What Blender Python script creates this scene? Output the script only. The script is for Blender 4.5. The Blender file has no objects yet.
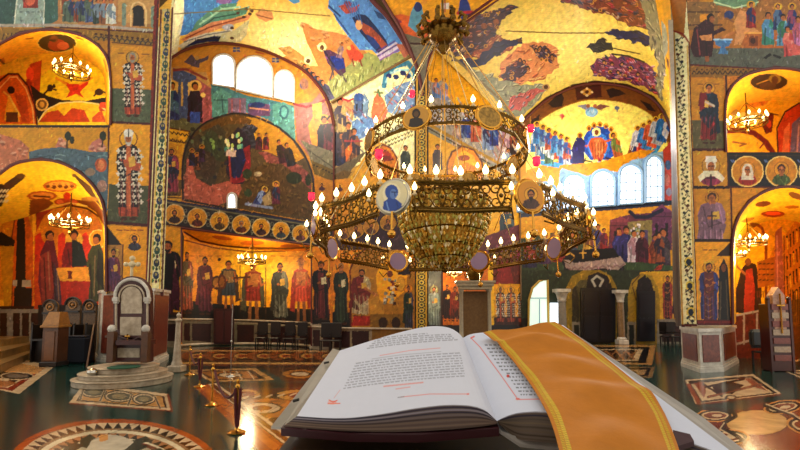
import bpy, bmesh, math, random
import numpy as np
from mathutils import Vector, Matrix
rnd = random.Random(7)
SC = bpy.context.scene
COL = SC.collection
PI = math.pi
# ------------------------------------------------------------------ camera
F = 480.0; EYE = 2.4; TILT = math.atan(41/480.0); CX, CYP = 400.0, 265.0
cam = bpy.data.cameras.new('camera'); co = bpy.data.objects.new('camera', cam); COL.objects.link(co)
cam.sensor_width = 36; cam.lens = F/800*36; cam.shift_y = 0.05; cam.clip_start = 0.05; cam.clip_end = 300
co.location = (0, 0, EYE); co.rotation_euler = (PI/2+TILT, 0, 0); SC.camera = co
ct, st = math.cos(TILT), math.sin(TILT)
def ray(px, py):
    a = (px-CX)/F; b = (CYP-py)/F
    return Vector((a, ct-b*st, st+b*ct))
def at(px, py, Y):
    d = ray(px, py); k = Y/d.y
    return Vector((d.x*k, Y, EYE+d.z*k))
def fl(px, py, z=0.0):
    d = ray(px, py); k = (z-EYE)/d.z
    return Vector((d.x*k, d.y*k, z))
def onp(px, py, A, B):            # on the vertical plane through plan points A, B
    d = ray(px, py); nx, ny = B[1]-A[1], A[0]-B[0]
    k = (A[0]*nx+A[1]*ny)/(d.x*nx+d.y*ny)
    return Vector((d.x*k, d.y*k, EYE+d.z*k))
def project(v):
    x = v[:, 0]; y = v[:, 1]; z = v[:, 2]-EYE
    zc = y*ct+z*st; yc = -y*st+z*ct
    zc = np.where(zc < 0.05, 0.05, zc)
    return CX+F*x/zc, CYP-F*yc/zc
def lin(h, k=1.0):
    if not isinstance(h, str): return np.array(h, float)
    h = h.lstrip('#'); c = np.array([int(h[i:i+2], 16)/255 for i in (0, 2, 4)])
    return np.where(c < .04045, c/12.92, ((c+.055)/1.055)**2.4)*k
# ------------------------------------------------------------------ tagging
def tag(o, label=None, cat=None, group=None, kind=None):
    if label: o['label'] = label
    if cat: o['category'] = cat
    if group: o['group'] = group
    if kind: o['kind'] = kind
    return o
def empty(name, loc, label=None, cat=None, group=None, rz=0, kind=None):
    o = bpy.data.objects.new(name, None); COL.objects.link(o); o.location = loc; o.rotation_euler = (0, 0, rz)
    o.empty_display_size = .2
    return tag(o, label, cat, group, kind)
# ------------------------------------------------------------------ materials
_m = {}
def mat(name, col, rough=.5, metal=0.0, emit=0.0, ecol=None, noise=0.0, nscale=8.0, spec=.5, trans=0.0, bump=0.0, coat=0.0, col2=None):
    if name in _m: return _m[name]
    m = bpy.data.materials.new(name); m.use_nodes = True; nt = m.node_tree; b = nt.nodes['Principled BSDF']
    c = lin(col); b.inputs['Roughness'].default_value = rough; b.inputs['Metallic'].default_value = metal
    b.inputs['Specular IOR Level'].default_value = spec; b.inputs['Coat Weight'].default_value = coat
    b.inputs['Base Color'].default_value = (*c, 1)
    if trans: b.inputs['Transmission Weight'].default_value = trans
    if emit:
        b.inputs['Emission Color'].default_value = (*lin(ecol or col), 1); b.inputs['Emission Strength'].default_value = emit
    if noise or col2 or bump:
        tc = nt.nodes.new('ShaderNodeTexCoord'); n = nt.nodes.new('ShaderNodeTexNoise'); n.inputs['Scale'].default_value = nscale
        n.inputs['Detail'].default_value = 6; n.inputs['Roughness'].default_value = .6; nt.links.new(tc.outputs['Object'], n.inputs['Vector'])
        if noise or col2:
            r = nt.nodes.new('ShaderNodeValToRGB'); r.color_ramp.elements[0].position = .35; r.color_ramp.elements[1].position = .65
            c2 = lin(col2) if col2 else c*(1-noise)
            r.color_ramp.elements[0].color = (*c2, 1); r.color_ramp.elements[1].color = (*c, 1)
            nt.links.new(n.outputs['Fac'], r.inputs['Fac']); nt.links.new(r.outputs['Color'], b.inputs['Base Color'])
        if bump:
            bp = nt.nodes.new('ShaderNodeBump'); bp.inputs['Strength'].default_value = bump; bp.inputs['Distance'].default_value = .02
            nt.links.new(n.outputs['Fac'], bp.inputs['Height']); nt.links.new(bp.outputs['Normal'], b.inputs['Normal'])
    _m[name] = m; return m
def paint_mat(name, rough=.5, spec=.4, brush=.18, nscale=5.0, bump=.15, coat=0.0):
    if name in _m: return _m[name]
    m = bpy.data.materials.new(name); m.use_nodes = True; nt = m.node_tree; b = nt.nodes['Principled BSDF']
    a = nt.nodes.new('ShaderNodeAttribute'); a.attribute_name = 'pigment'
    tc = nt.nodes.new('ShaderNodeTexCoord'); n = nt.nodes.new('ShaderNodeTexNoise'); n.inputs['Scale'].default_value = nscale
    n.inputs['Detail'].default_value = 8; n.inputs['Roughness'].default_value = .65; nt.links.new(tc.outputs['Object'], n.inputs['Vector'])
    mr = nt.nodes.new('ShaderNodeMapRange'); mr.inputs['From Min'].default_value = .3; mr.inputs['From Max'].default_value = .7
    mr.inputs['To Min'].default_value = 1-brush; mr.inputs['To Max'].default_value = 1+brush*.6
    nt.links.new(n.outputs['Fac'], mr.inputs['Value'])
    mx = nt.nodes.new('ShaderNodeVectorMath'); mx.operation = 'SCALE'
    nt.links.new(a.outputs['Color'], mx.inputs[0]); nt.links.new(mr.outputs['Result'], mx.inputs['Scale'])
    nt.links.new(mx.outputs['Vector'], b.inputs['Base Color'])
    b.inputs['Roughness'].default_value = rough; b.inputs['Specular IOR Level'].default_value = spec; b.inputs['Coat Weight'].default_value = coat
    b.inputs['Coat Roughness'].default_value = .05
    if bump:
        bp = nt.nodes.new('ShaderNodeBump'); bp.inputs['Strength'].default_value = bump; bp.inputs['Distance'].default_value = .02
        nt.links.new(n.outputs['Fac'], bp.inputs['Height']); nt.links.new(bp.outputs['Normal'], b.inputs['Normal'])
    _m[name] = m; return m
# ------------------------------------------------------------------ mesh helpers
def link(name, me, m=None, parent=None, smooth=False):
    o = bpy.data.objects.new(name, me); COL.objects.link(o)
    if m: me.materials.append(m)
    if parent: o.parent = parent
    if smooth: me.polygons.foreach_set('use_smooth', [True]*len(me.polygons))
    return o
class MB:
    def __init__(s): s.v = []; s.f = []
    def add(s, vs, fs):
        n = len(s.v); s.v += [tuple(v) for v in vs]; s.f += [tuple(i+n for i in f) for f in fs]; return s
    def box(s, c, d, rz=0, bev=0.0):
        x, y, z = d[0]/2, d[1]/2, d[2]/2; R = Matrix.Rotation(rz, 3, 'Z'); c = Vector(c)
        if bev:
            b = min(bev, x*.9, y*.9, z*.9); rings = []
            for (zz, i) in ((-z, b), (-z+b, 0), (z-b, 0), (z, b)):
                rings.append([(-x+i+(b if not i else 0)*0, -y+i, zz), (x-i, -y+i, zz), (x-i, y-i, zz), (-x+i, y-i, zz)])
            vs = [c+R@Vector(p) for r in rings for p in r]
            fs = [(3, 2, 1, 0), (12, 13, 14, 15)]
            for k in range(3):
                for j in range(4): fs.append((k*4+j, k*4+(j+1) % 4, k*4+4+(j+1) % 4, k*4+4+j))
            return s.add(vs, fs)
        vs = [c+R@Vector((a*x, b*y, e*z)) for a, b, e in ((-1,-1,-1),(1,-1,-1),(1,1,-1),(-1,1,-1),(-1,-1,1),(1,-1,1),(1,1,1),(-1,1,1))]
        return s.add(vs, [(3,2,1,0),(4,5,6,7),(0,1,5,4),(1,2,6,5),(2,3,7,6),(3,0,4,7)])
    def lathe(s, prof, c=(0, 0, 0), n=20, cap=True):
        c = Vector(c); vs = []; fs = []
        for r, z in prof:
            for k in range(n):
                a = 2*PI*k/n; vs.append(c+Vector((r*math.cos(a), r*math.sin(a), z)))
        for i in range(len(prof)-1):
            for k in range(n): fs.append((i*n+k, i*n+(k+1) % n, (i+1)*n+(k+1) % n, (i+1)*n+k))
        if cap: fs.append(tuple(range(n))[::-1]); fs.append(tuple((len(prof)-1)*n+k for k in range(n)))
        return s.add(vs, fs)
    def tube(s, pts, r, n=6, closed=False):
        pts = [Vector(p) for p in pts]; N = len(pts); vs = []; fs = []; up = None
        for i, p in enumerate(pts):
            a = pts[i-1] if (i or closed) else p; b = pts[(i+1) % N] if (i < N-1 or closed) else p
            t = (b-a).normalized() if (b-a).length > 1e-9 else Vector((0, 0, 1))
            if up is None: up = Vector((0, 0, 1)) if abs(t.z) < .9 else Vector((1, 0, 0))
            x = t.cross(up).normalized() if t.cross(up).length > 1e-6 else t.orthogonal().normalized(); y = t.cross(x).normalized(); up = -y if closed is None else x.cross(t)
            rr = r[i] if isinstance(r, (list, tuple)) else r
            for k in range(n):
                g = 2*PI*k/n; vs.append(p+x*rr*math.cos(g)+y*rr*math.sin(g))
        M = N if closed else N-1
        for i in range(M):
            j = (i+1) % N
            for k in range(n): fs.append((i*n+k, j*n+k, j*n+(k+1) % n, i*n+(k+1) % n))
        if not closed: fs.append(tuple(range(n))); fs.append(tuple((N-1)*n+k for k in range(n))[::-1])
        return s.add(vs, fs)
    def ball(s, c, r, n=10, m=6, sz=1.0):
        prof = [(max(r*math.sin(PI*i/m), 1e-4), -r*sz*math.cos(PI*i/m)) for i in range(m+1)]
        return s.lathe(prof, c, n, False)
    def prism(s, poly, n):          # 3D polygon extruded by vector n
        n = Vector(n); k = len(poly); P = [Vector(p) for p in poly]
        return s.add(P+[p+n for p in P], [tuple(range(k))[::-1], tuple(range(k, 2*k))]+[(i, (i+1) % k, k+(i+1) % k, k+i) for i in range(k)])
    def build(s, name, m, parent=None, smooth=False, xf=None):
        me = bpy.data.meshes.new(name); me.from_pydata([xf@Vector(v) for v in s.v] if xf else s.v, [], s.f); me.update()
        o = link(name, me, m, parent, smooth)
        if smooth:
            try: me.set_sharp_from_angle(angle=math.radians(40))
            except Exception: pass
        return o
# ------------------------------------------------------------------ painted surfaces
SURF = {}
class Surf:
    def __init__(s, name, V, faces, base='#c08a20', m=None, smooth=True, kind='structure', parent=None, xf=None):
        V = np.asarray(V, float)
        me = bpy.data.meshes.new(name)
        me.vertices.add(len(V)); me.vertices.foreach_set('co', V.ravel())
        fc = np.asarray(faces, np.int32); me.loops.add(fc.size); me.polygons.add(len(fc))
        me.loops.foreach_set('vertex_index', fc.ravel()); me.polygons.foreach_set('loop_start', np.arange(0, fc.size, 4, dtype=np.int32))
        me.polygons.foreach_set('loop_total', np.full(len(fc), 4, np.int32)); me.update(calc_edges=True); me.validate()
        s.gam, s.gai = (1.22, 1.1) if 'wall' in name or 'ceil' in name else (1.08, 1.03); s.me = me; s.V = V; s.px, s.py = project(V if xf is None else V@np.array(xf.to_3x3()).T+np.array(xf.translation)); s.warp(); s.col = np.tile(lin(base), (len(V), 1))
        s.o = link(name, me, m or paint_mat('fresco_paint'), parent, smooth)
        if kind: s.o['kind'] = kind
        SURF[name] = s
    def warp(s, A=.09):
        X, Y = s.px.copy(), s.py.copy()
        s.px = X+A*(np.sin(Y*.83+1.3*np.sin(X*.31))+.5*np.sin(Y*2.1+X*1.1)); s.py = Y+A*(np.sin(X*.77+1.1*np.sin(Y*.37))+.5*np.sin(X*1.9-Y*1.3))
        s.X0, s.Y0 = X, Y
    def grit(s, a=.06):
        r = np.random.RandomState(5); X, Y = s.X0, s.Y0; n = np.zeros((len(X), 3))
        for k in range(9):
            f = .35*1.32**k; t = r.rand()*6.28; p = r.rand(4)*6.28
            b = np.sin(f*(X*math.cos(t)+Y*math.sin(t))+p[0]+1.5*np.sin(f*.6*(Y*math.cos(t)-X*math.sin(t))+p[1]))*np.sin(f*(Y*math.cos(t*1.7)-X*math.sin(t*1.7))+p[2])
            n += b[:, None]*(.75+.5*r.rand(3)[None, :])*np.where(r.rand(3) > .25, 1, .2)[None, :]
        s.col = s.col*np.exp(a*n)
    def done(s):
        a = s.me.color_attributes.new('pigment', 'FLOAT_COLOR', 'POINT')
        c = np.ones((len(s.V), 4)); c[:, :3] = np.clip(s.col**s.gam*s.gai, 0.002, .93); a.data.foreach_set('color', c.ravel().astype(np.float32))
def gridfaces(nu, nv, keep=None):
    i, j = np.meshgrid(np.arange(nu-1), np.arange(nv-1), indexing='ij')
    a = i*nv+j; f = np.stack([a, a+nv, a+nv+1, a+1], -1).reshape(-1, 4)
    return f if keep is None else f[keep.reshape(-1)]
def inpoly(x, y, P):
    r = np.zeros(x.shape, bool); n = len(P)
    for i in range(n):
        x0, y0 = P[i]; x1, y1 = P[(i+1) % n]
        if y0 == y1: continue
        c = (y0 > y) != (y1 > y); r ^= c & (x < (x1-x0)*(y-y0)/(y1-y0)+x0)
    return r
def wall(name, a, b, outline, holes=(), step=.62, base='#c08a20', m=None):
    """vertical plane through horizon pixels a=(px,Y) b=(px,Y); outline and holes in photo pixels"""
    A = at(a[0], 306, a[1]); B = at(b[0], 306, b[1]); A2, B2 = (A.x, A.y), (B.x, B.y)
    d = Vector((B.x-A.x, B.y-A.y, 0)).normalized()
    O = [onp(p[0], p[1], A2, B2) for p in outline]; S = [(p-A).dot(d) for p in O]; Z = [p.z for p in O]
    h = step/F*min(a[1], b[1])
    nu = int((max(S)-min(S))/h)+2; nv = int((max(Z)-min(Z))/h)+2
    s = np.linspace(min(S), max(S), nu); z = np.linspace(min(Z), max(Z), nv)
    sg, zg = np.meshgrid(s, z, indexing='ij')
    V = np.stack([A.x+d.x*sg, A.y+d.y*sg, zg], -1).reshape(-1, 3)
    sc = (sg[:-1, :-1]+sg[1:, 1:])/2; zc = (zg[:-1, :-1]+zg[1:, 1:])/2
    k = inpoly(sc, zc, list(zip(S, Z)))
    for hp in holes:
        H = [onp(p[0], p[1], A2, B2) for p in hp]; k &= ~inpoly(sc, zc, [((p-A).dot(d), p.z) for p in H])
    f = gridfaces(nu, nv, k)
    used = np.zeros(len(V), bool); used[f.ravel()] = True; idx = np.cumsum(used)-1
    sf = Surf(name, V[used], idx[f], base, m); sf.A = A2; sf.B = B2; return sf
def resample(P, n):
    P = np.array([tuple(p) for p in P]); L = np.r_[0, np.cumsum(np.linalg.norm(np.diff(P, axis=0), axis=1))]
    t = np.linspace(0, L[-1], n); return np.stack([np.interp(t, L, P[:, k]) for k in range(3)], -1)
def smoothc(P, it=2):
    P = [tuple(p) for p in P]
    for _ in range(it):
        Q = [P[0]]
        for a, b in zip(P[:-1], P[1:]): Q += [tuple(.75*x+.25*y for x, y in zip(a, b)), tuple(.25*x+.75*y for x, y in zip(a, b))]
        P = Q+[P[-1]]
    return P
def loft(name, C0, C1, nu, nv, base='#c08a20', m=None, sm=1):
    a = resample(smoothc(C0, sm), nu); b = resample(smoothc(C1, sm), nu); t = np.linspace(0, 1, nv)[None, :, None]
    V = (a[:, None]*(1-t)+b[:, None]*t).reshape(-1, 3)
    return Surf(name, V, gridfaces(nu, nv), base, m)
# ------------------------------------------------------------------ painting
class Pen: s = None; T = (0, 0, 1, 0, 1.0)
pen = Pen()
def on(name): pen.s = SURF[name]; pen.T = (0, 0, 1, 0, 1.0)
def place(x=0, y=0, rot=0, sx=1, sy=1): pen.T = (x, y, sx, rot, sy)
def tr(pts):
    x0, y0, sx, r, sy = pen.T
    if (x0, y0, sx, r, sy) == (0, 0, 1, 0, 1): return [tuple(p) for p in pts]
    c, s_ = math.cos(r), math.sin(r)
    return [(x0+p[0]*sx*c-p[1]*sy*s_, y0+p[0]*sx*s_+p[1]*sy*c) for p in pts]
def _sel(x0, y0, x1, y1):
    s = pen.s; return np.nonzero((s.px > x0) & (s.px < x1) & (s.py > y0) & (s.py < y1))[0]
def poly(pts, col, a=1.0, raw=False):
    P = pts if raw else tr(pts); xs = [p[0] for p in P]; ys = [p[1] for p in P]
    i = _sel(min(xs), min(ys), max(xs), max(ys))
    if not len(i): return
    s = pen.s; k = i[inpoly(s.px[i], s.py[i], P)]
    c = lin(col); s.col[k] = c if a >= 1 else s.col[k]*(1-a)+c*a
def ell(cx, cy, rx, ry, col, a=1.0, rot=0, n=18):
    c, q = math.cos(rot), math.sin(rot)
    poly([(cx+rx*math.cos(t)*c-ry*math.sin(t)*q, cy+rx*math.cos(t)*q+ry*math.sin(t)*c) for t in [2*PI*k/n for k in range(n)]], col, a)
def line(pts, w, col, a=1.0, closed=False):
    P = tr(pts)
    if closed: P = P+[P[0]]
    x0 = min(p[0] for p in P)-w; x1 = max(p[0] for p in P)+w; y0 = min(p[1] for p in P)-w; y1 = max(p[1] for p in P)+w
    i = _sel(x0, y0, x1, y1)
    if not len(i): return
    s = pen.s; X, Y = s.px[i], s.py[i]; D = np.full(len(i), 1e9)
    for (ax, ay), (bx, by) in zip(P[:-1], P[1:]):
        dx, dy = bx-ax, by-ay; L = dx*dx+dy*dy
        t = np.clip(((X-ax)*dx+(Y-ay)*dy)/L, 0, 1) if L > 0 else 0*X
        D = np.minimum(D, (X-ax-t*dx)**2+(Y-ay-t*dy)**2)
    w2 = w/2; al = np.clip((w2+.35-np.sqrt(D))/.5, 0, 1)*a; k = al > 0
    j = i[k]; al = al[k][:, None]; s.col[j] = s.col[j]*(1-al)+lin(col)*al
def rect(x0, y0, x1, y1, col, a=1.0): poly([(x0, y0), (x1, y0), (x1, y1), (x0, y1)], col, a)
def curve(pts, n=3): return smoothc(pts, n)
def mottle(amp=.25, f=1.0, seed=0, tint=None, box=None):
    s = pen.s; X, Y = s.px*.16*f, s.py*.16*f; v = np.zeros(len(X)); r = np.random.RandomState(seed)
    for o in range(5):
        a = r.rand()*6.28; b = r.rand()*6.28; k = 1.9**o; ph = r.rand(2)*6.28
        v += (np.sin(X*k*math.cos(a)+Y*k*math.sin(a)+ph[0]+1.7*np.sin(Y*k*.7+ph[1]))*np.sin(X*k*math.cos(b)+Y*k*math.sin(b)+ph[1]))/1.5**o
    v = v/1.6
    m = np.ones(len(X), bool) if box is None else (s.px > box[0]) & (s.px < box[2]) & (s.py > box[1]) & (s.py < box[3])
    if tint is None: s.col[m] *= (1+amp*v[m])[:, None]
    else:
        w = np.clip(v*1.5, 0, 1)[:, None]*amp; s.col[m] = s.col[m]*(1-w[m])+lin(tint)*w[m]
SK = '#7a4522'
def dk(c, k): return lin(c)*k
def saint(x, top, bot, robe='#6a2a24', cloak='#2c3450', halo='#e9b22a', hair='#2a1a12', style='', turn=0, w=1.0, rot=0, hcol='#7a4a14', skin='#a9683a', flip=1, feet=True):
    """standing figure; unit height: head at top, feet at bottom"""
    h = bot-top; w *= .86; k0 = pen.T; place(x, top, rot, h*w*flip, h)
    if halo: ell(0, .085, .115/w*.9, .1, hcol); ell(0, .085, .1/w*.9, .09, halo)
    body = [(-.05, .15), (-.12, .18), (-.155, .28), (-.15, .42), (-.115, .5), (-.13, .66), (-.12, .9), (-.04, .93), (.02, .9), (.1, .93), (.13, .88), (.12, .66), (.12, .5), (.155, .42), (.15, .28), (.11, .17), (.05, .145)]
    if feet: ell(-.06, .965, .05, .02, '#4a2a18'); ell(.06, .965, .05, .02, '#4a2a18')
    if style == 'soldier':
        poly([(-.06, .6), (-.02, .6), (-.03, .97), (-.08, .97)], '#8c5a34'); poly([(.02, .6), (.08, .6), (.09, .97), (.04, .97)], '#8c5a34')
        poly([(-.05, .15), (-.13, .19), (-.12, .45), (-.15, .66), (.15, .66), (.11, .45), (.13, .19), (.05, .15)], robe)
        poly([(-.11, .2), (-.17, .3), (-.2, .8), (-.11, .84), (-.1, .4)], cloak); poly([(.1, .2), (.17, .3), (.19, .75), (.12, .78)], cloak)
        poly([(-.09, .2), (.09, .2), (.08, .42), (-.08, .42)], lin(robe)*.5+lin('#b08a40')*.5)
        for q in range(5): line([(-.1+.05*q, .46), (-.12+.06*q, .65)], h*.012, dk(robe, .5))
        line([(.2, .1), (.2, .97)], max(.7, h*.012), '#3a2412')
        if turn == 1: ell(-.2, .42, .1, .13, '#4c2c18'); ell(-.2, .42, .07, .09, '#9a6c2e')
        line([(-.1, .22), (-.12, .45), (-.02, .4)], h*.03, dk(robe, .5)); line([(.1, .22), (.13, .4), (.18, .36)], h*.025, skin)
    else:
        poly(body, robe)
        if style == 'bishop':
            c = '#cfc4ae'; poly(body, '#1a161a')
            n = 5; q = 11
            for i in range(n):
                for j in range(q):
                    cx = -.13+.065*i+(.0325 if j % 2 else 0); cy = .22+.062*j
                    if cy < .8: poly([(cx-.03, cy-.008), (cx-.009, cy-.008), (cx-.009, cy-.028), (cx+.009, cy-.028), (cx+.009, cy-.008), (cx+.03, cy-.008), (cx+.03, cy+.01), (cx+.009, cy+.01), (cx+.009, cy+.028), (cx-.009, cy+.028), (cx-.009, cy+.01), (cx-.03, cy+.01)], c)
            poly([(-.13, .84), (.13, .84), (.12, .94), (-.12, .94)], '#a34a2c'); line([(0, .2), (0, .84)], h*.05, '#b8683c')
            poly([(-.12, .3), (.16, .36), (.15, .44), (-.02, .42)], '#b05a38')
        elif style == 'monk':
            poly(body, cloak); poly([(-.05, .2), (.05, .2), (.06, .95), (-.05, .95)], robe)
        elif style == 'king':
            poly([(-.07, .15), (.07, .15), (.08, .95), (-.08, .95)], cloak)
            for q in range(7): line([(-.05, .26+.1*q), (0, .29+.1*q), (.05, .26+.1*q)], h*.008, '#b8823a', .8)
            line([(-.15, .3), (-.15, .92)], h*.02, '#c89a3a'); line([(.15, .3), (.15, .92)], h*.02, '#c89a3a')
            poly([(-.07, .035), (-.08, -.03), (-.03, 0), (0, -.045), (.03, 0), (.08, -.03), (.07, .035)], '#d8a83a')
        else:
            poly([(-.05, .15), (-.13, .19), (-.165, .34), (-.15, .5), (-.19, .8), (-.13, .82), (-.08, .6), (-.0, .74), (.14, .58), (.165, .46), (.02, .38), (.04, .15)], cloak)
            poly([(-.14, .6), (-.02, .78), (0, .86), (-.12, .8)], dk(cloak, .6))
        dd = dk(robe, .45); ll = np.clip(lin(robe)*1.9+.02, 0, .8)
        for q in range(4):
            xx = -.1+.065*q; line([(xx, .5+.03*(q % 2)), (xx*1.15+.01, .93)], h*.012, dd, .8)
            line([(xx+.02, .55), (xx*1.1+.035, .9)], h*.008, ll, .6)
        line([(-.1, .22), (-.04, .5), (.1, .44)], h*.014, dk(cloak, .4), .8); line([(.08, .2), (.13, .45)], h*.012, ll, .5)
    # arms, hands, gospel book
    ell(-.03, .37, .028, .02, skin); ell(.07, .33, .028, .02, skin)
    if style in ('bishop', 'monk', ''): poly([(.0, .29), (.08, .27), (.09, .38), (.01, .4)], '#c9a04a' if style != 'monk' else '#d8c8a0')
    poly([(-.035, .12), (.035, .12), (.04, .17), (-.04, .17)], skin)
    ell(0, .068, .054, .062, hair); ell(0, .09, .04, .05, skin)
    if turn != 2 and style != 'soldier': ell(0, .13, .034, .036, hair); ell(0, .1, .032, .026, skin)
    line([(-.024, .082), (-.01, .082)], h*.006, '#2c1808', .7); line([(.01, .082), (.024, .082)], h*.006, '#2c1808', .7)
    line([(0, .08), (.003, .1)], h*.008, dk(skin, .5))
    pen.T = k0
def bust(x, y, r, robe='#7a3028', hair='#2a1a12', halo='#e3a92c', bg='#c98f1e', ring='#f0d890', beard=True, veil=None, skin='#a9683a'):
    k0 = pen.T; place(x, y, 0, r, r)
    if ring: ell(0, 0, 1.1, 1.1, '#1a1410'); ell(0, 0, 1, 1, ring); ell(0, 0, .92, .92, bg, n=24)
    ell(0, -.18, .5, .5, '#7a4a14'); ell(0, -.18, .46, .46, halo)
    a = [(math.cos(t)*.88, math.sin(t)*.88) for t in [PI*k/10 for k in range(11)]]
    b = [p for p in a if p[1] > .2]
    poly([(-.14, .12), (-.5, .3)]+[(-.62, .6), (-.4, .8), (0, .9), (.4, .8), (.62, .6)]+[(.5, .3), (.14, .12)], robe)
    poly([(-.14, .12), (0, .5), (.14, .12)], dk(robe, .5)); line([(-.4, .35), (-.3, .75)], r*.06, dk(robe, .5)); line([(.35, .35), (.25, .8)], r*.06, np.clip(lin(robe)*2, 0, .8), .6)
    if veil: ell(0, -.14, .34, .42, veil); poly([(-.34, -.1), (-.42, .5), (-.1, .5), (.1, .5), (.42, .5), (.34, -.1)], veil)
    else: ell(0, -.22, .27, .32, hair)
    poly([(-.1, .05), (.1, .05), (.13, .25), (-.13, .25)], skin); ell(0, -.12, .19, .27, skin)
    if beard: poly([(-.17, .0), (0, -.02), (.17, .0), (.12, .2), (0, .32), (-.12, .2)], hair)
    line([(-.13, -.15), (-.04, -.15)], r*.05, '#1c0e08'); line([(.04, -.15), (.13, -.15)], r*.05, '#1c0e08'); line([(0, -.12), (.01, 0)], r*.04, dk(skin, .5))
    pen.T = k0
def fig(x, y, h, c1, c2=None, halo=None, rot=0, skin='#a9683a', hair='#2a1a12'):
    """small figure, y = feet"""
    k0 = pen.T; place(x, y, rot, h, h)
    if halo: ell(0, -.9, .17, .15, halo)
    poly([(-.1, -.78), (-.19, -.6), (-.18, -.3), (-.2, 0), (.2, 0), (.17, -.3), (.19, -.6), (.1, -.78)], c1)
    if c2: poly([(-.08, -.78), (-.19, -.58), (-.12, -.3), (.18, -.15), (.18, -.45), (.02, -.55), (.06, -.78)], c2)
    line([(-.08, -.5), (-.1, -.03)], h*.04, dk(c1, .45)); line([(.06, -.4), (.08, -.03)], h*.03, np.clip(lin(c1)*1.8, 0, .8), .6)
    ell(0, -.91, .088, .1, hair); ell(.01, -.87, .068, .08, skin)
    pen.T = k0
PAL = ['#7a2a24', '#2c3c70', '#4a5a3a', '#8a6a3a', '#5a3a60', '#a8543a', '#3a6a70', '#b88a6a', '#24243a']
def crowd(x0, x1, y, h, n, pal=PAL, halo=None, jit=3, seed=1, slope=0.0, rot=0):
    r = random.Random(seed)
    for row in (1, 0):
        for i in range(n):
            t = (i+.5)/n; x = x0+(x1-x0)*t+r.uniform(-1, 1)*jit*.5
            fig(x, y+slope*(x-x0)-row*h*.28+r.uniform(-1, 1)*jit*.3, h*(1 if not row else .95), r.choice(pal), r.choice(pal), halo, rot)
def building(x0, y0, x1, y1, col='#9a6a78', roof='#7a3030', win=3):
    poly([(x0, y0), (x1, y0), (x1, y1), (x0, y1)], col); w = x1-x0; h = y1-y0
    poly([(x0-w*.05, y0), (x0+w*.5, y0-h*.2), (x1+w*.05, y0)], roof); line([(x0, y0+h*.12), (x1, y0+h*.12)], .8, dk(col, .5))
    for k in range(win):
        a = x0+w*(k+.3)/win; poly([(a, y0+h*.3), (a+w*.2/win*1.6, y0+h*.3), (a+w*.2/win*1.6, y0+h*.65), (a, y0+h*.65)], '#241a20')
def rocks(pts, col='#b0806a', n=8, seed=0, hi='#d8b090'):
    r = random.Random(seed); poly(pts, col); P = tr(pts); xs = [p[0] for p in P]; ys = [p[1] for p in P]; k0 = pen.T; pen.T = (0, 0, 1, 0, 1.0)
    for _ in range(n*2):
        x = r.uniform(min(xs), max(xs)); y = r.uniform(min(ys), max(ys)); s_ = r.uniform(1.5, 4.2); t = r.uniform(-.5, .5)
        if not inpoly(np.array([x, x]), np.array([y, y+1]), P).all(): continue
        c, q = math.cos(t), math.sin(t); F_ = lambda u, v: (x+s_*(u*c-v*q), y+s_*(u*q+v*c))
        poly([F_(-1, -.2), F_(-.3, -.7), F_(.9, -.3), F_(.7, .1), F_(-.6, .1)], hi, .45); poly([F_(-.6, .1), F_(.7, .1), F_(.9, .5), F_(.1, .9), F_(-.5, .6)], dk(col, .45), .6)
    pen.T = k0
def scroll(x0, y0, x1, y1, n, col='#2a3a5a', c2='#3c6a4a', w=1.1, r=None):
    """a vine with leaves and flowers running between two points"""
    dx, dy = x1-x0, y1-y0; L = math.hypot(dx, dy); ux, uy = dx/L, dy/L; nx, ny = -uy, ux; r = r or L/n*.35
    line([(x0+dx*t+nx*math.sin(t*n*PI)*r, y0+dy*t+ny*math.sin(t*n*PI)*r) for t in [k/(n*6) for k in range(n*6+1)]], w*.8, c2)
    for k in range(n):
        t = (k+.5)/n; sg = 1 if k % 2 else -1; x = x0+dx*t; y = y0+dy*t; cx, cy = x-nx*sg*r*.1, y-ny*sg*r*.1
        ell(cx, cy, r*.5, r*.62, col); ell(cx, cy, r*.2, r*.25, '#d8c890')
        for (a, b) in ((1.1, .8), (1.1, -.8), (-1.1, .8), (-1.1, -.8)):
            ell(cx+nx*r*a*.9+ux*r*b, cy+ny*r*a*.9+uy*r*b, r*.26, r*.34, col if (k+int(a > 0)) % 3 else '#8a3040')
def frame(pts, w, col, closed=True): line(pts, w, col, 1, closed)
def patches(box, n, cols, s0, s1, seed=0, a=.85):
    r = random.Random(seed)
    for _ in range(n):
        x = r.uniform(box[0], box[2]); y = r.uniform(box[1], box[3]); s = r.uniform(s0, s1); t = r.uniform(0, 6.28)
        poly([(x+s*math.cos(t+q)*r.uniform(.4, 1.2), y+s*math.sin(t+q)*r.uniform(.4, 1.2)) for q in (0, .9, 1.8, 2.9, 3.8, 5)], r.choice(cols), a)
# ================================================================== THE SHELL
DKR = '#4a1612'
# --- left pier wall with two tiers of arches (facing the camera)
LU = [(-60, 125), (-60, 95), (-30, 66), (-10, 49), (0, 44), (20, 33), (50, 28.6), (80, 34), (98, 45), (108, 58), (111, 80), (110.5, 125)]
LL = [(-60, 420), (-60, 240), (-30, 195), (0, 174), (10, 166), (20, 162), (40, 159), (60, 162), (80, 172), (94, 186), (103, 202), (106, 222), (100, 420)]
wall('wall_left', (-60, 20.2), (155, 20.2), [(-64, -40), (162, -40), (159, 8), (146.5, 293), (100, 291), (99, 372), (-64, 372)], [LU, LL], base='#b07c1e')
wall('wall_left_pier', (155, 20.22), (170, 20.6), [(159.5, 8), (174, -6), (163.5, 296), (146.5, 296)], base='#e2d9a8')
loft('wall_left_upper_niche', [at(p[0], p[1], 20.2) for p in LU], [at(p[0]*.9+6, p[1]*.72+32, 23.7) for p in LU], 260, 70, base='#e4a828')
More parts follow.
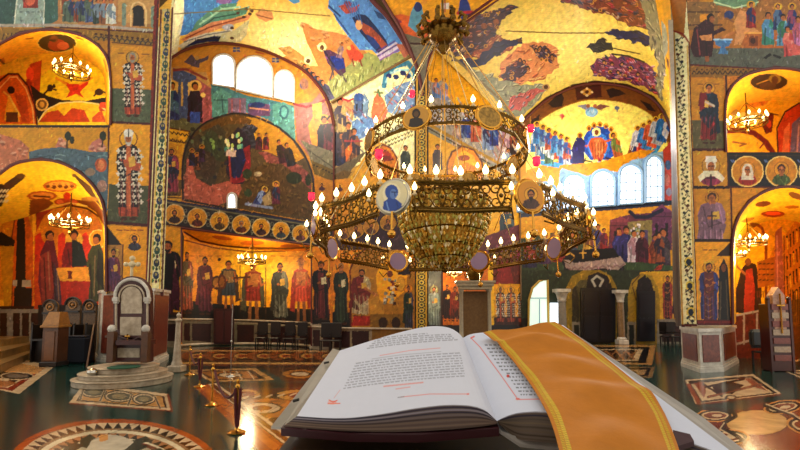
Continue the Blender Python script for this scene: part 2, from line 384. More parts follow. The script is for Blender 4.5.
wall('wall_left_upper_back', (-60, 23.7), (120, 23.7), [(-64, 134), (-64, 50), (112, 50), (112, 134)], base='#eeba2c')
LB = [(-30, 380), (-30, 300), (6, 240), (20, 216), (33, 232), (40, 221), (52, 211), (70, 206.5), (86, 209), (98, 217), (103, 228), (100, 380)]
loft('wall_left_lower_niche', [at(p[0], p[1], 20.2) for p in LL[:-1]+[(107, 293)]], [at(*p, 24.2) for p in [(-40, 380), (-40, 260), (-20, 232), (6, 222), (24, 218), (34, 214), (44, 211), (56, 208), (70, 206.5), (86, 209), (98, 217), (103, 228), (104, 298)]], 320, 90, base='#eeba2c')
wall('wall_left_lower_back', (-60, 24.2), (112, 24.2), [(-64, 372), (-64, 200), (108, 200), (108, 372)], base='#a83a14')
# --- right pier wall
RU = [(726, 152), (724.5, 105), (730, 88), (740, 78), (753, 72), (777, 67.5), (800, 70), (830, 80), (850, 105), (850, 152)]
RL = [(733.5, 376), (731.5, 240), (737, 218), (749, 201), (765, 191), (781, 186.5), (800, 187), (830, 200), (850, 240), (856, 376)]
wall('wall_right', (693, 18), (860, 18), [(684, -40), (864, -40), (864, 376), (737, 376), (736, 325), (697.3, 325), (689.5, 44)], [RU, RL], base='#b87a1a')
wall('wall_right_pier', (684.5, 18.25), (693, 18.02), [(664, -40), (683, -40), (689.5, 43), (697.3, 326), (681.5, 327), (673, 20)], base='#e8dcae')
wall('wall_right_pier_side', (677, 20.3), (684.5, 18.26), [(655, -40), (664, -40), (673, 20), (681.5, 327), (676, 326), (673, 300), (671, 150), (668, 40)], base='#b0a296')
loft('wall_right_upper_niche', [at(p[0], p[1], 18) for p in RU], [at(p[0]*.93+52, p[1]*.62+58, 20.8) for p in RU], 260, 70, base='#e8b030')
wall('wall_right_upper_back', (722, 20.8), (860, 20.8), [(722, 160), (722, 90), (864, 90), (864, 160)], base='#eeba2c')
loft('wall_right_lower_niche', [at(p[0], p[1], 18) for p in [(732.8, 327)]+RL[1:]], [at(*p, 22.3) for p in [(736, 322), (736, 262), (740, 245), (750, 230), (765, 221), (781, 219), (800, 222), (830, 236), (846, 262), (850, 356)]], 300, 90, base='#eeba2c')
wall('wall_right_lower_back', (728, 22.3), (860, 22.3), [(731, 362), (731, 214), (864, 214), (864, 362)], base='#c8780e')
# --- left arm: end wall, niche, side wall, vault
E1A, E1B = (163, 28.5), (335, 26.8)
ARCH1 = [(120, 110), (145, 78), (170, 58), (186, 48), (214, 42.2), (237, 43.6), (265, 50), (291, 62), (307, 72), (323, 91), (330, 106), (334, 125)]
NI = [(181.5, 372), (181.5, 228), (250, 236), (311.5, 245), (311.5, 372)]
wall('wall_back_left', E1A, E1B, ARCH1+[(333, 372), (120, 372)], [NI], base='#b07a2a')
_A = Vector((*SURF['wall_back_left'].A, 0)); _B = Vector((*SURF['wall_back_left'].B, 0))
nA = onp(181.5, 306, _A, _B); nB = onp(311.5, 306, _A, _B)
def niche_pt(t, z):          # t 0..1 across
    m = (nA+nB)/2; h = (nB-nA)/2; n = Vector((-h.y, h.x, 0)).normalized()
    a = PI*(1-t); p = m+h*math.cos(a)+n*(2.1*math.sin(a)); return Vector((p.x, p.y, z))
def nz(t):
    return float(np.interp(t, [0, .25, .5, .75, 1], [6.5, 6.15, 5.85, 5.7, 5.75]))
_fz = lambda t: onp(181.5+130*t, 228+17*t, _A, _B)
_bot = [niche_pt(t/40, 0) for t in range(41)]; _top = [niche_pt(t/40, nz(t/40)) for t in range(41)]
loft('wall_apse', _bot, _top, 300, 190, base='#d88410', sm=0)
loft('wall_apse_hood', _top, [_fz(t/40) for t in range(41)], 300, 40, base='#d07a14', sm=0)
S1A, S1B = (334, 26.8), (415, 26)
wall('wall_back_left_side', S1A, S1B, [(329.5, 98), (409, 52), (417, 60), (416, 372), (332, 372), (334, 125)], base='#d8c48a')
ARC_N = [(150, 120, 20.8), (166, 66, 20.8), (174, 0, 20.8), (188, -60, 21), (230, -100, 21.5), (300, -80, 24), (352, -30, 25.4), (371, 0, 25.7), (386, 14, 25.8), (398, 32, 25.9), (413, 57, 26)]
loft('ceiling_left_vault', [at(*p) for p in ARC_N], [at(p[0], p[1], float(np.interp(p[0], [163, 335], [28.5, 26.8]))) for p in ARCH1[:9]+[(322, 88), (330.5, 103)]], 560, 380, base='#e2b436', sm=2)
# --- pier between the arms
wall('wall_back_pier', (414.5, 25.95), (428.5, 25.95), [(414.5, 70), (428.5, 70), (428.5, 372), (414.5, 372)], base='#c8a858', step=.45)
# --- pendentive
PL = [(423, 96, 26), (418, 72, 25.9), (411, 52, 25.8), (400, 27, 25.3), (386, 5, 24.6), (360, -40, 23)]
PR = [(423, 96, 26), (427, 68, 25.9), (434, 48, 25.8), (452, 30, 25.3), (496, 0, 24.6), (560, -40, 23)]
loft('ceiling_pendentive', [at(*p) for p in PL], [at(*p) for p in PR], 260, 260, base='#c8921e', sm=2)
# --- right arm
S2A, S2B = (428, 26), (521, 31)
wall('wall_back_right_side', S2A, S2B, [(427, 62), (435, 41), (458, 57), (500, 97), (518, 121), (522, 150), (523, 372), (428, 372)], base='#c8a040')
E2A, E2B = (515, 31), (690, 31)
ARCH2 = [(515, 128), (520, 124), (533, 111), (547, 99), (573, 86.5), (595, 82.5), (627, 86), (653, 98), (664, 112), (672, 132), (680, 160)]
wall('wall_back_right', E2A, E2B, ARCH2+[(684, 372), (519, 372)], base='#c8921c')
ARC_R = [(433, 47, 26), (444, 36, 25.9), (460, 25, 25.6), (496, 0, 25), (540, -34, 24.5), (590, -70, 23), (640, -60, 21), (662, -10, 19.8), (670, 40, 20.4), (674, 110, 20.3), (676, 180, 20.3)]
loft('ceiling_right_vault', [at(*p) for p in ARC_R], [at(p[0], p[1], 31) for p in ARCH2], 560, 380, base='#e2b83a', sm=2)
# --- floor
def _floor():
    rows = list(np.arange(322, 474, .55))+list(474*1.02**np.arange(1, 90))
    cols = np.arange(-70, 880, .8)
    a = (cols-CX)/F; V = []
    py = np.array(rows); b = (CYP-py)/F; dy = ct-b*st; dz = st+b*ct; k = -EYE/dz
    X = a[:, None]*k[None, :]; Y = np.tile((dy*k)[None, :], (len(cols), 1)); Z = np.zeros_like(X)
    V = np.stack([X, Y, Z], -1).reshape(-1, 3)
    f = gridfaces(len(cols), len(rows))[:, ::-1]
    return Surf('floor', V, f, '#163a34', paint_mat('floor_marble_paint', rough=.15, spec=.3, brush=.35, nscale=2.2, bump=0.0, coat=.0))
_floor()

_b = MB().add([(-34, 36, 0), (34, 36, 0), (34, 36, 34), (-34, 36, 34)], [(0, 1, 2, 3)]).add([(-34, 36, 34), (34, 36, 34), (34, 19, 34), (-34, 19, 34)], [(0, 1, 2, 3)]).build('wall_outer', mat('outer_plaster', '#5a4420', .9, noise=.2)); _b['kind'] = 'structure'

_b = MB().box((0, -6.5, 4.5), (40, .6, 9)).build('wall_light_block', mat('light_block_wood', '#3a2410', .6, noise=.3)); _b['kind'] = 'structure'  # unseen wall added behind the camera to block low light
GOLD = '#c88a14'; RED = '#4c1410'
# ================================================================== LEFT PIER WALL
on('wall_left')
rect(-70, -45, 170, 27, '#a87c4c')
# upper scene: grey green building, steps, figures, arch window
poly([(-10, -40), (58, -40), (58, 20), (45, 27), (-10, 27)], '#54786c')
poly([(0, -40), (18, -40), (14, 27), (-6, 27)], '#3c5a52'); poly([(18, -10), (45, -10), (44, 27), (14, 27)], '#90a094')
line([(18, -10), (14, 27)], 1, '#d0d0bc'); line([(45, -10), (44, 27)], 1, '#d0d0bc')
rect(23, -12, 38, 8, '#8c3020'); ell(30, 0, 5, 6, '#c86848'); poly([(45, -10), (58, -14), (58, 20), (44, 27)], '#42645a')
for x in (20, 26, 32, 38): line([(x, 12), (x+2, 12)], .8, '#4a5a54')
building(60, -30, 100, 10, '#b08a5c', '#8a5a3a'); rect(62, 8, 78, 26, '#a88858')
crowd(64, 92, 22, 26, 5, ['#2c3a5c', '#a08058', '#5a6a5a', '#8a4a30', '#4c5c7c'], None, 2, 4)
for i, (x, c) in enumerate(((98, '#3a4a40'), (104, '#8a5a3c'), (111, '#c8c8b8'))): fig(x, 24, 26, c, '#7a8a94', None)
poly([(118, -30), (160, -30), (155, 24), (118, 22)], '#b8935c')
poly([(133, 26), (133, 10)]+[(138+6*math.cos(t), 10-5*math.sin(t)) for t in (3.1, 2.4, 1.6, .8, 0)]+[(144, 26)], '#181818')
line([(131, 26), (131, 10), (133, 4), (138, 2), (143, 4), (146, 10), (146, 26)], 1.5, '#d8b880'); line([(124, 24), (124, 5)], 4, '#7a8a78'); line([(153, 26), (153, 8)], 4, '#7a8a78')
line([(-60, 24), (0, 25.5), (50, 25), (110, 27), (158, 31)], 2.6, '#a89c8c')
# ornament band
poly([(-60, 26), (158, 32), (157, 46), (110, 41), (-60, 40)], '#8f6c26')
for i in range(12):
    x = 96+i*5.2; ell(x, 34+i*.55, 1.6, 1.2, '#4a2c18'); line([(x-2.4, 38+i*.5), (x, 36+i*.5), (x+2.4, 38+i*.5)], .9, '#3a3430'); ell(x+2.6, 39.5+i*.5, 1, .8, '#3c3c34')
line([(60, 27.5), (158, 32.6)], 1.2, RED); line([(112, 42.5), (157, 46)], 1, '#5a3a1c')
for i in range(9): line([(2+i*4, 40-i*.9), (4+i*4, 34-i*.4)], .9, '#4a3018')
# border around the arches
line(LU, 3.4, RED); line([(p[0], p[1]) for p in LU], 1.6, '#741d14')
rect(-64, 121.5, 109.5, 127.5, '#15100e')
# fresco of sea and hills between the tiers
poly([(-64, 127.5), (109, 127.5), (109, 215), (-64, 215)], '#c08c1e')
rocks([(-64, 138), (0, 134), (20, 140), (29, 148), (28, 160), (0, 175), (-64, 175)], '#b07050', 16, 3)
rocks([(55, 147), (60, 137), (66, 141), (66, 148)], '#c08068', 5, 5); rocks([(88, 150), (92, 142), (100, 138), (106, 147), (104, 155)], '#b87868', 6, 6)
poly([(29, 152), (40, 149), (60, 147), (75, 149), (92, 152), (109, 152), (109, 215), (80, 180), (29, 162)], '#566a72')
for i in range(26):
    x = rnd.uniform(34, 106); y = rnd.uniform(152, 195); line([(x-5, y+1), (x, y), (x+5, y+1.5)], .9, rnd.choice(['#7f9298', '#38484e', '#8aa0a0']), .7)
ell(101, 165, 6, 7, '#b05c3a'); ell(101, 165, 3.5, 5, '#d08050'); ell(90, 172, 5, 4, '#8f7a68'); ell(102, 186, 5, 6, '#9a7a6a')
ell(68, 136, 3.4, 4.6, '#2a3018'); ell(72, 140, 2.4, 4, '#2a3018'); line([(67, 141), (67, 148)], 1.2, '#2a2014'); ell(103, 136, 3.6, 4.6, '#26301a'); line([(103, 140), (102, 147)], 1.2, '#2a2014')
line(LL, 3.4, RED); line([(108.8, 27), (109, 190), (108, 300)], 2.4, RED)
# saint panels on the pier
poly([(111.5, 45), (155.5, 47.5), (153.5, 123), (110, 121.5)], '#c48c22'); poly([(111, 88), (154.3, 90), (153.5, 123), (110, 121.5)], '#586048')
line([(118, 53), (124, 53.4)], .9, '#7a5020'); line([(142, 54), (149, 54.4)], .9, '#7a5020')
saint(132.5, 52, 118, style='bishop', w=1.1, hair='#8a8578', hcol='#6a4416', halo='#a88848')
poly([(111, 121), (153.5, 123), (152.5, 125), (110, 123)], RED)
poly([(110, 124), (153, 125.5), (149.5, 225), (107, 222)], '#d69a1c'); poly([(109, 184), (151, 186), (149.5, 225), (107, 222)], '#4f5238')
saint(128.5, 131, 222, style='bishop', w=1.0, hair='#b8b0a4', hcol='#7a4c16', halo='#d8a428')
ell(128.5, 133, 5, 4, '#d8d0c0'); line([(128.5, 129), (128.5, 137)], .9, '#16121a')
poly([(107, 221), (150, 224), (150, 227), (107, 224)], RED)
poly([(107, 225), (149, 227.5), (147, 310), (104, 310)], '#dd9a10')
for i in range(4): line([(117+i*7, 230), (122+i*7, 230.4)], .9, '#8a3c18')
place(0, 0); bust(134.5, 241, 11, robe='#3a3a44', ring=None, bg='#dd9a10', halo='#dd9a10', hair='#1a1416')
poly([(107, 226), (122, 245), (106, 245)], '#2a1c12'); rect(104, 245, 123, 300, '#a97a3a')
saint(113.5, 248, 308, robe='#6a2a30', cloak='#5a3050', halo='#b88a3a', hcol='#8a5c2c', w=.9, hair='#1c1412')
line([(123, 245), (122, 285)], 1, '#5a2a14')
# left border against the ornament strip
poly([(159, 6), (162.5, -40), (156, -40), (153, 30), (143, 372), (146.5, 372)], '#7a2418')
line([(158, 0), (148, 250)], 1.1, '#3c0e0c')
# lower pier surface above the pedestal
line([(-60, 300), (146, 300)], .1, RED)
mottle(.10, 2.2, 1)
on('wall_left_pier')
P = curve([(167, 18), (164, 100), (159.5, 200), (154.5, 286)], 0)
rect(140, -40, 180, 380, '#ded6a6')
poly([(157, 30), (171, 8), (176, -40), (150, -40)], '#d8a83c')
# upper dense vine, lower flowers
for i in range(22):
    y = 15+i*12.4; x = 167.6-(y-15)*.0445; c = ['#2a3c64', '#3a5a50', '#2c3450'][i % 3]
    if y < 130: rect(x-5.5, y-6, x+5.5, y+6.4, '#c0a870' if i % 2 else '#b8a878')
    ell(x, y, 3.0, 4.0, c); ell(x, y-1, 1.2, 1.6, '#c8b070'); ell(x-3.6, y+5, 1.6, 2.2, '#3e6a4a'); ell(x+3.6, y+5, 1.6, 2.2, '#3e6a4a'); ell(x, y+6, 1.5, 1.7, '#7a2c3c' if i % 2 else c)
    ell(x-4.3, y-1.5, .9, 1.3, c); ell(x+4.3, y-1.5, .9, 1.3, c); line([(x, y-6), (x, y+6)], .8, '#2c4a3a')
for (a, b) in (((161, 10), (148.5, 296)), ((172.5, 8), (161.5, 296))): line([a, b], 1.7, '#5c1a14')
line([(163.4, 12), (150.8, 290)], .9, '#d8b040'); line([(170.5, 10), (159.6, 290)], .9, '#d8b040')
rect(140, 290, 170, 380, '#5a1c18')
# ---- soffit and back of the upper left niche
on('wall_left_upper_niche')
mottle(.25, 1.2, 3, '#f6c030'); patches((-20, 60, 12, 120), 26, ['#c85a10', '#e8a020', '#a84812', '#8a3a10'], 2, 6, 4, .7)
ell(57, 43, 20, 9.6, '#e8c860'); ell(57, 43, 19, 8.8, '#3a2c14'); ell(57, 45, 9, 6, '#a03c20'); ell(54, 39, 4, 3.6, '#7a4424'); ell(63, 46, 6, 4, '#c8643c'); ell(53, 40.4, 3, 1.2, '#2a120c')
line([(26, 39), (33, 38)], 1, '#8a4410'); line([(76, 37), (83, 40)], 1, '#8a4410')
line([(0, 60), (6, 66), (4, 78), (-3, 84)], 2, '#6a3410'); line([(104, 60), (107, 72)], 1.4, '#b86a10')
on('wall_left_upper_back')
poly([(20, 125), (36, 84), (48, 70), (110, 66), (114, 100), (114, 126)], '#f2cc20')
poly([(24, 90), (30, 64), (42, 60), (40, 90), (34, 104), (27, 100)], '#c8501a'); ell(30, 74, 4, 7, '#e8582a'); ell(29, 84, 3, 5, '#a83c14')
poly([(30, 84), (40, 92), (48, 96), (62, 100), (86, 101), (112, 96), (112, 104), (60, 106), (48, 112), (38, 120), (34, 102)], '#2b241c')
ell(50, 88, 3, 3.6, '#3a2c1c'); ell(54, 86, 1.6, 2, '#3a2c1c'); ell(99, 92, 4.4, 3.4, '#4a3018'); line([(44, 94), (50, 88), (56, 90)], 1.6, '#3a2c1c'); line([(94, 96), (100, 90), (108, 94)], 1.4, '#4a3018')
# seraph
poly([(62, 80), (70, 84), (80, 84), (90, 76), (88, 84), (80, 92), (84, 98), (76, 94), (66, 98), (70, 91)], '#d83c18'); ell(71, 77, 3, 3.4, '#6a2c12'); line([(56, 78), (66, 84)], 2.2, '#e89a20'); line([(92, 78), (80, 84)], 2.2, '#e89a20')
ell(71.5, 67, 17, 5, '#d8a82c'); ell(71.5, 67, 14, 3.2, '#e8c440')  # pale oval is the chandelier highlight painted on the wall
ell(42, 104.5, 6.4, 6.4, '#e0b860'); ell(42, 104.5, 4.8, 4.8, '#7a5a2a'); ell(42, 104.5, 2.4, 3, '#c89a40')
poly([(38, 122), (46, 110), (60, 103), (80, 101.5), (98, 104), (106, 110), (110, 122)], '#ecc020')
poly([(38, 122), (48, 112), (58, 110), (64, 116), (72, 108), (84, 110), (90, 122)], '#c04c12'); poly([(92, 118), (98, 112), (102, 111), (106, 122), (92, 122)], '#c85a1c'); rect(99, 106, 106, 111, '#b85010')
line([(38, 122), (46, 110), (60, 103), (80, 101.5), (98, 104), (108, 112)], 1.1, '#f0dc90')
ell(104, 105, 5, 3, '#d85a2c')
poly([(-20, 124), (-20, 84), (6, 74), (18, 74), (28, 86), (35, 106), (36, 124)], '#d86a14')
line([(-4, 84), (8, 74), (18, 74), (28, 86), (35, 106), (37, 124)], 1.8, '#5a1e14'); line([(0, 88), (10, 77), (17, 77), (26, 89), (32.6, 108), (34, 124)], .9, '#f0c070')
poly([(4, 120), (8, 96), (18, 112), (20, 122)], '#e8a428'); poly([(14, 92), (26, 96), (30, 122), (22, 122)], '#b84e18'); line([(4, 92), (9, 96), (20, 116)], 1.6, '#f0c050'); ell(11, 90, 3.8, 4, '#2a1810'); rect(6, 112, 18, 122, '#6a3c1c')
mottle(.16, 2, 9)
# ---- lower left niche
on('wall_left_lower_niche')
mottle(.35, .8, 5, '#ffc820')
poly([(0, 192), (4, 184), (18, 174), (24, 174), (25, 178), (12, 188), (2, 198)], '#4c3420'); ell(20.6, 176, 4.6, 2.6, '#6a4a24'); poly([(-20, 186), (2, 184), (8, 190), (2, 206), (-20, 214)], '#3c2c20')
for i in range(5):
    for j in range(3): line([(-6+i*3, 192+j*5), (-4+i*3, 190+j*5)], 1.2, '#d8c8a0')
poly([(72, 174), (76, 175), (90, 186), (98, 200), (102, 208), (92, 198)], '#5c3a1c'); ell(74, 175.4, 2.4, 1.8, '#7a4c24')
ell(60, 186, 17, 6, '#c8641c'); ell(60, 186, 15, 4.6, '#dc9a38')
for x in (48, 54, 60, 66, 72): ell(x, 186+((x//6) % 2), 2.2, 2, '#7a3c18'); ell(x, 184, 1.3, 1.2, '#b87a40')
ell(42, 196, 15, 5, '#b4561a'); ell(42, 196, 12, 3.6, '#d88c34'); line([(34, 196), (50, 197)], 1.6, '#6a3414')
poly([(30, 200), (44, 198), (54, 203), (44, 212), (34, 222), (28, 232)], '#8a4c10'); poly([(72, 200), (94, 200), (104, 212), (104, 226), (96, 212), (84, 205)], '#7a3e10')
ell(66, 202, 12, 4, '#b4441a'); ell(60, 202, 3.4, 2.4, '#d87038'); ell(74, 203, 3.4, 2.4, '#d87038'); ell(67, 196, 4, 3.6, '#c83818')
ell(90, 199, 9, 2.4, '#a87430')
line([(30, 240), (34, 226), (42, 216), (53, 209.5), (70, 205.5), (87, 208.5), (98, 216)], 1.8, '#5a1e10')
line([(28, 236), (32, 222), (41, 212), (53, 206.5), (70, 203), (87, 206)], 1, '#f0c860')
on('wall_left_lower_back')
rect(-70, 200, 36, 372, '#e4a424')
poly([(-4, 300), (-4, 236), (14, 200), (32, 200), (34, 300)], '#c88214'); poly([(12, 236), (15, 214), (27, 210), (33, 236), (34, 340), (10, 340)], '#c05e12'); line([(12, 320), (12, 236), (16, 212)], 1.2, '#7a3410')
poly([(17, 222), (21, 208), (25, 222), (26, 300), (15, 300)], '#1e1410'); ell(21, 209, 2, 4, '#8a4c1c')
rect(13, 280, 17, 286, '#a89a84'); rect(22, 280, 31, 287, '#a89a84')
poly([(-60, 232), (2, 232), (15, 240), (14, 246), (-60, 246)], '#1c1008'); poly([(0, 246), (14, 246), (11, 306), (4, 306)], '#b88414'); rect(-60, 306, 40, 309, '#3a1812'); rect(14, 288, 32, 306, '#1c1418')
# Trinity
poly([(34, 300), (34, 236), (44, 216), (56, 207), (72, 203), (90, 206), (104, 222), (106, 300)], '#d08010')
for (x, c) in ((38, '#c03418'), (61, '#c83a1a'), (84, '#c83a1a')): poly([(x-4, 300), (x-3, 236), (x+2, 232), (x+7, 240), (x+5, 275)], c)
poly([(34, 262), (108, 256), (108, 320), (34, 320)], '#b8480e')
ell(74, 240, 9, 9, '#dca83c'); ell(98, 239, 9.2, 9.6, '#f2d878'); ell(98, 239, 8.2, 8.6, '#e0a018'); ell(50, 236, 8.6, 8.6, '#c87a14')
poly([(46, 240), (54, 240), (58, 262), (62, 290), (62, 306), (42, 306), (38, 280), (40, 254)], '#6a2432'); poly([(40, 256), (50, 250), (54, 290), (50, 306), (42, 306)], '#8a3a30'); poly([(54, 262), (62, 286), (61, 306), (54, 306)], '#4a3a4a')
ell(49.6, 235, 4.6, 4.8, '#2a1610'); ell(50.4, 237.4, 3.2, 3.8, '#a8683a')
poly([(66, 242), (80, 242), (86, 262), (84, 267), (62, 267), (62, 256)], '#7a1e20'); poly([(72, 238), (82, 244), (88, 266), (72, 267)], '#1e2a2c'); ell(74, 234, 4.4, 4.6, '#2a1610'); ell(74, 236.4, 3, 3.6, '#a8683a')
poly([(92, 246), (100, 244), (106, 260), (105, 300), (84, 304), (80, 292), (86, 270), (88, 254)], '#46492c'); poly([(98, 248), (105, 262), (104, 290), (96, 280)], '#2a2a20'); ell(97, 238.4, 4.2, 4.8, '#2a1610'); ell(95.8, 240.6, 3, 3.8, '#a8683a')
poly([(56, 268), (88, 267), (90, 281), (60, 281)], '#dc9c38'); poly([(60, 281), (90, 281), (88, 304), (62, 304)], '#a82e14'); poly([(67, 271), (73, 271), (71.5, 275), (72.5, 279), (67.5, 279), (68.6, 275)], '#6a2814')
for (x0, y0, x1, y1) in ((44, 258, 46, 300), (52, 262, 56, 300), (90, 264, 92, 300), (98, 262, 99, 300), (68, 250, 70, 264)): line([(x0, y0), (x1, y1)], 1.1, '#2a1418', .8)
for (x0, y0, x1, y1) in ((48, 252, 50, 290), (57, 270, 59, 300), (95, 256, 94, 296)): line([(x0, y0), (x1, y1)], .9, '#b08a6a', .5)
rect(-60, 309, 40, 372, '#8a8378')
for x in (-40, -20, 0, 13, 22, 31): rect(x, 313, x+7, 350, '#3a1a14')
rect(38, 305, 112, 372, '#1a1210')
mottle(.16, 2, 12)
# ================================================================== RIGHT PIER WALL
on('wall_right')
rect(665, -45, 870, 66, '#a8702c')
# washing of the feet
rect(670, -30, 870, 20, '#9a6a34'); rect(674, 2, 718, 30, '#8a6638'); rect(680, 14, 688, 22, '#c88a20'); rect(700, 14, 708, 22, '#c88a20'); rect(700, -5, 716, 2, '#b8801c')
line([(674, 12), (720, 12)], 1, '#4a3018'); line([(674, 25), (722, 25)], 1.2, '#4a3018')
poly([(712, -4), (760, -6), (756, 6), (735, 8), (716, 5)], '#6a8a6a'); line([(714, 2), (735, 8), (758, 2)], 1.2, '#c0d0a0')
poly([(672, 49), (800, 47), (870, 48), (870, 72), (672, 65)], '#5d6054')
poly([(690, 47), (694, 28), (706, 19), (714, 24), (714, 40), (712, 57), (694, 57)], '#3c1620'); ell(710.6, 17.6, 3.8, 4.4, '#1a100c'); ell(712, 19.4, 2.6, 3.4, '#9a6034'); poly([(699, 36), (712, 34), (712, 41), (702, 40)], '#c88a54'); line([(697, 30), (700, 55)], 1, '#8a3c3c'); line([(706, 42), (707, 57)], 1, '#1c0a10'); rect(705, 56, 709, 62, '#8a5530')
poly([(712, 32), (722, 27), (726, 30), (714, 35)], '#3c1620')
poly([(714, 39), (732, 39), (729, 46), (725, 47), (728, 54), (718, 54), (721, 47), (716, 45)], '#4a78a0'); line([(714, 39.5), (732, 39.5)], 1.4, '#a8c8dc')
poly([(740, 10), (748, 12), (752, 26), (760, 32), (748, 36), (740, 45), (734, 45), (736, 32), (734, 22)], '#c8905a'); line([(734, 32), (722, 38)], 2.2, '#b8783f'); ell(729, 15, 5, 4.4, '#2c3c68'); line([(726, 18), (734, 22)], 1.4, '#8a5a34')
poly([(746, 33), (800, 34), (800, 48), (740, 48)], '#a8642c'); rect(749, 36, 758, 46, '#7a4018'); ell(753, 41, 2.6, 3, '#4a2412'); line([(745, 33), (764, 33)], 1.6, '#d8a050')
for (x, y, h, a, b) in ((751, 28, 26, '#8a2420', '#20305c'), (768, 45, 33, '#3a8070', '#5a88a8'), (778, 30, 26, '#24386c', '#54708c'), (783, 46, 32, '#5a8aa0', '#387058'), (792, 30, 26, '#24386c', '#8a4460'), (798, 46, 30, '#b07098', '#a85a68'), (812, 40, 32, '#2c4a7c', '#a85040'), (826, 40, 32, '#a85040', '#386a58')):
    fig(x, y, h, a, b, '#c8962c' if y < 40 else None)
fig(790, 56, 30, '#b84c4c', '#c87868', None, -.1); poly([(784, 40), (800, 46), (806, 56), (790, 54)], '#c06058')
poly([(763, 58), (770, 53), (772, 55), (766, 59)], '#141010'); poly([(773, 54), (782, 57), (780, 59), (773, 56)], '#141010')
line([(672, 64.6), (692, 65), (800, 70.8), (870, 73)], 1.6, '#5a1a14')
poly([(690, 66), (760, 69), (790, 72), (760, 74), (740, 80), (726, 78), (691, 77)], '#8a6424')
for i in range(12): x = 694+i*5.2; line([(x-2, 74), (x, 71), (x+2, 74)], 1, '#3a2a1c'); ell(x+2.6, 69.6, 1, .8, '#4a2a18')
rect(723, 76, 870, 152, '#c07a18')
line(RU, 3.2, RED); rect(724, 151.5, 870, 157, '#120e10')
# john
poly([(691, 78), (724, 79), (724, 150), (692, 149)], '#bf861f'); poly([(692, 120), (725, 121), (725, 150), (693, 149)], '#625a3a')
line([(698, 84), (703, 84.3)], .9, '#7a5020'); line([(714, 84), (719, 84)], .9, '#7a5020')
saint(709, 83, 145, robe='#7a1c20', cloak='#1f3040', halo='#c8902c', hcol='#8a5c1c', w=1.15, turn=2, flip=-1)
poly([(700, 92), (706, 94), (704, 108), (698, 106)], '#7a1c24'); line([(706, 102), (714, 106)], 2, '#c8b49c')
rect(690, 148.5, 726, 151.5, RED)
poly([(693, 151), (727, 151), (727.5, 187), (695, 187)], '#c08a22')
bust(711, 169, 19, robe='#8a3450', ring=None, veil=None, beard=False, hair='#d8c8b0', bg='#c08a22', halo='#b88a3c'); poly([(698, 177), (704, 171), (718, 171), (725, 178), (722, 182), (714, 176), (706, 177), (700, 182)], '#d8cdb0'); poly([(706, 156), (716, 156), (717, 162), (705, 162)], '#d8d0c0'); line([(711, 175), (711, 187)], 1.6, '#3a1a30'); line([(707, 178), (715, 178)], 1.4, '#3a1a30')
rect(693, 186, 729, 189, '#2a0e0c')
poly([(695.5, 189), (729, 189), (731, 240), (697, 240)], '#bd851c')
saint(712, 192, 262, robe='#9a7484', cloak='#80606c', halo='#b8822c', hcol='#8a5418', w=1.45, hair='#4a2c18', turn=2)
line([(712, 212), (712, 228)], 1.4, '#3c2c38'); line([(708, 216), (716, 216)], 1.2, '#3c2c38')
rect(695, 239, 733, 380, '#e09c10'); poly([(695, 239), (733, 239), (733, 242), (695, 242)], '#2a0e0c')
for i in range(3): line([(704+i*5, 250), (707+i*5, 250)], 1, '#8a4c14')
saint(709, 262, 325, robe='#343a6c', cloak='#6a3434', halo='#d8981c', style='king', w=1.25)
poly([(719, 268), (724, 258), (728, 268), (731, 322), (718, 322)], '#1c1410'); ell(723.6, 268, 2.4, 4, '#7a4522'); line([(721, 282), (720, 320)], 1, '#5a4a34'); line([(726, 280), (728, 320)], .9, '#5a4a34')
poly([(716, 256), (733, 240), (733, 256)], '#3a2410')
rect(690, 320, 735, 380, '#5a1414'); line([(697, 322), (733, 322)], 1.5, '#7a1a18')
# medallion frieze
rect(728, 155, 870, 187, '#14151c')
line([(728, 155.4), (870, 155.4)], 1, '#3c2a18'); line([(728, 187), (870, 187)], 1.6, '#501612')
for (x, rb, hr, vl) in ((747.5, '#9a2a20', '#2a1a12', '#d8c8b0'), (781.5, '#4e5c30', '#4a2a14', None), (815, '#7a3028', '#2a1a12', None), (848, '#2c3c60', '#2a1a12', None)):
    ell(x, 171.5, 16.4, 15.8, '#e8c070'); ell(x, 171.5, 15.2, 14.6, '#c4841c'); bust(x, 172, 15.3, robe=rb, hair=hr, veil=vl, ring=None, bg='#c4841c', halo='#c88c22', beard=False)
for x in (731, 733, 764.4, 766, 798): line([(x, 160), (x+1.5, 162)], .9, '#6a7aa0')
rect(732, 188, 870, 240, '#cc8a16')
line([(731, 188), (733.5, 330)], 1.6, '#4a140e'); line(RL, 3.0, RED)
line([(726, 76), (728.6, 188)], 1.8, '#3a100e')
mottle(.10, 2.2, 21)
on('wall_right_pier')
rect(650, -45, 705, 380, '#e6dcae')
poly([(655, -45), (690, -45), (684, 38), (673, 30)], '#a8702c')
for i in range(40):
    y = 40+i*7.2; x = 679+(y-40)*.0415; c = ['#26303c', '#3c4a2c', '#5a3020'][i % 3]
    a = 2.9 if i % 2 else -2.9
    ell(x+a*.7, y, 1.7, 1.5, c); ell(x-a, y+2.4, 1, 1.3, c); ell(x+a*.2, y+3.6, .9, .9, '#7a5a2a'); line([(x-a*.8, y-3), (x+a*.8, y+3)], .8, c)
    ell(x-a*1.2, y-2, .8, .9, c)
for y in (262, 286, 312): 
    x = 679.6+(y-40)*.0415; ell(x, y, 4.4, 5, '#dcc25a'); ell(x, y, 2.8, 3.4, '#243448'); line([(x-4, y+6), (x, y+3), (x+4, y+6)], 1.2, '#203040')
line([(673.8, 30), (682.6, 326)], 1.6, '#b0841c'); line([(689.6, 44), (698, 330)], 2.6, '#5c1610'); line([(687.2, 46), (695, 320)], .9, '#c89a2c'); line([(674, 31), (683, 34), (690, 44)], 1.6, '#8a1c14')
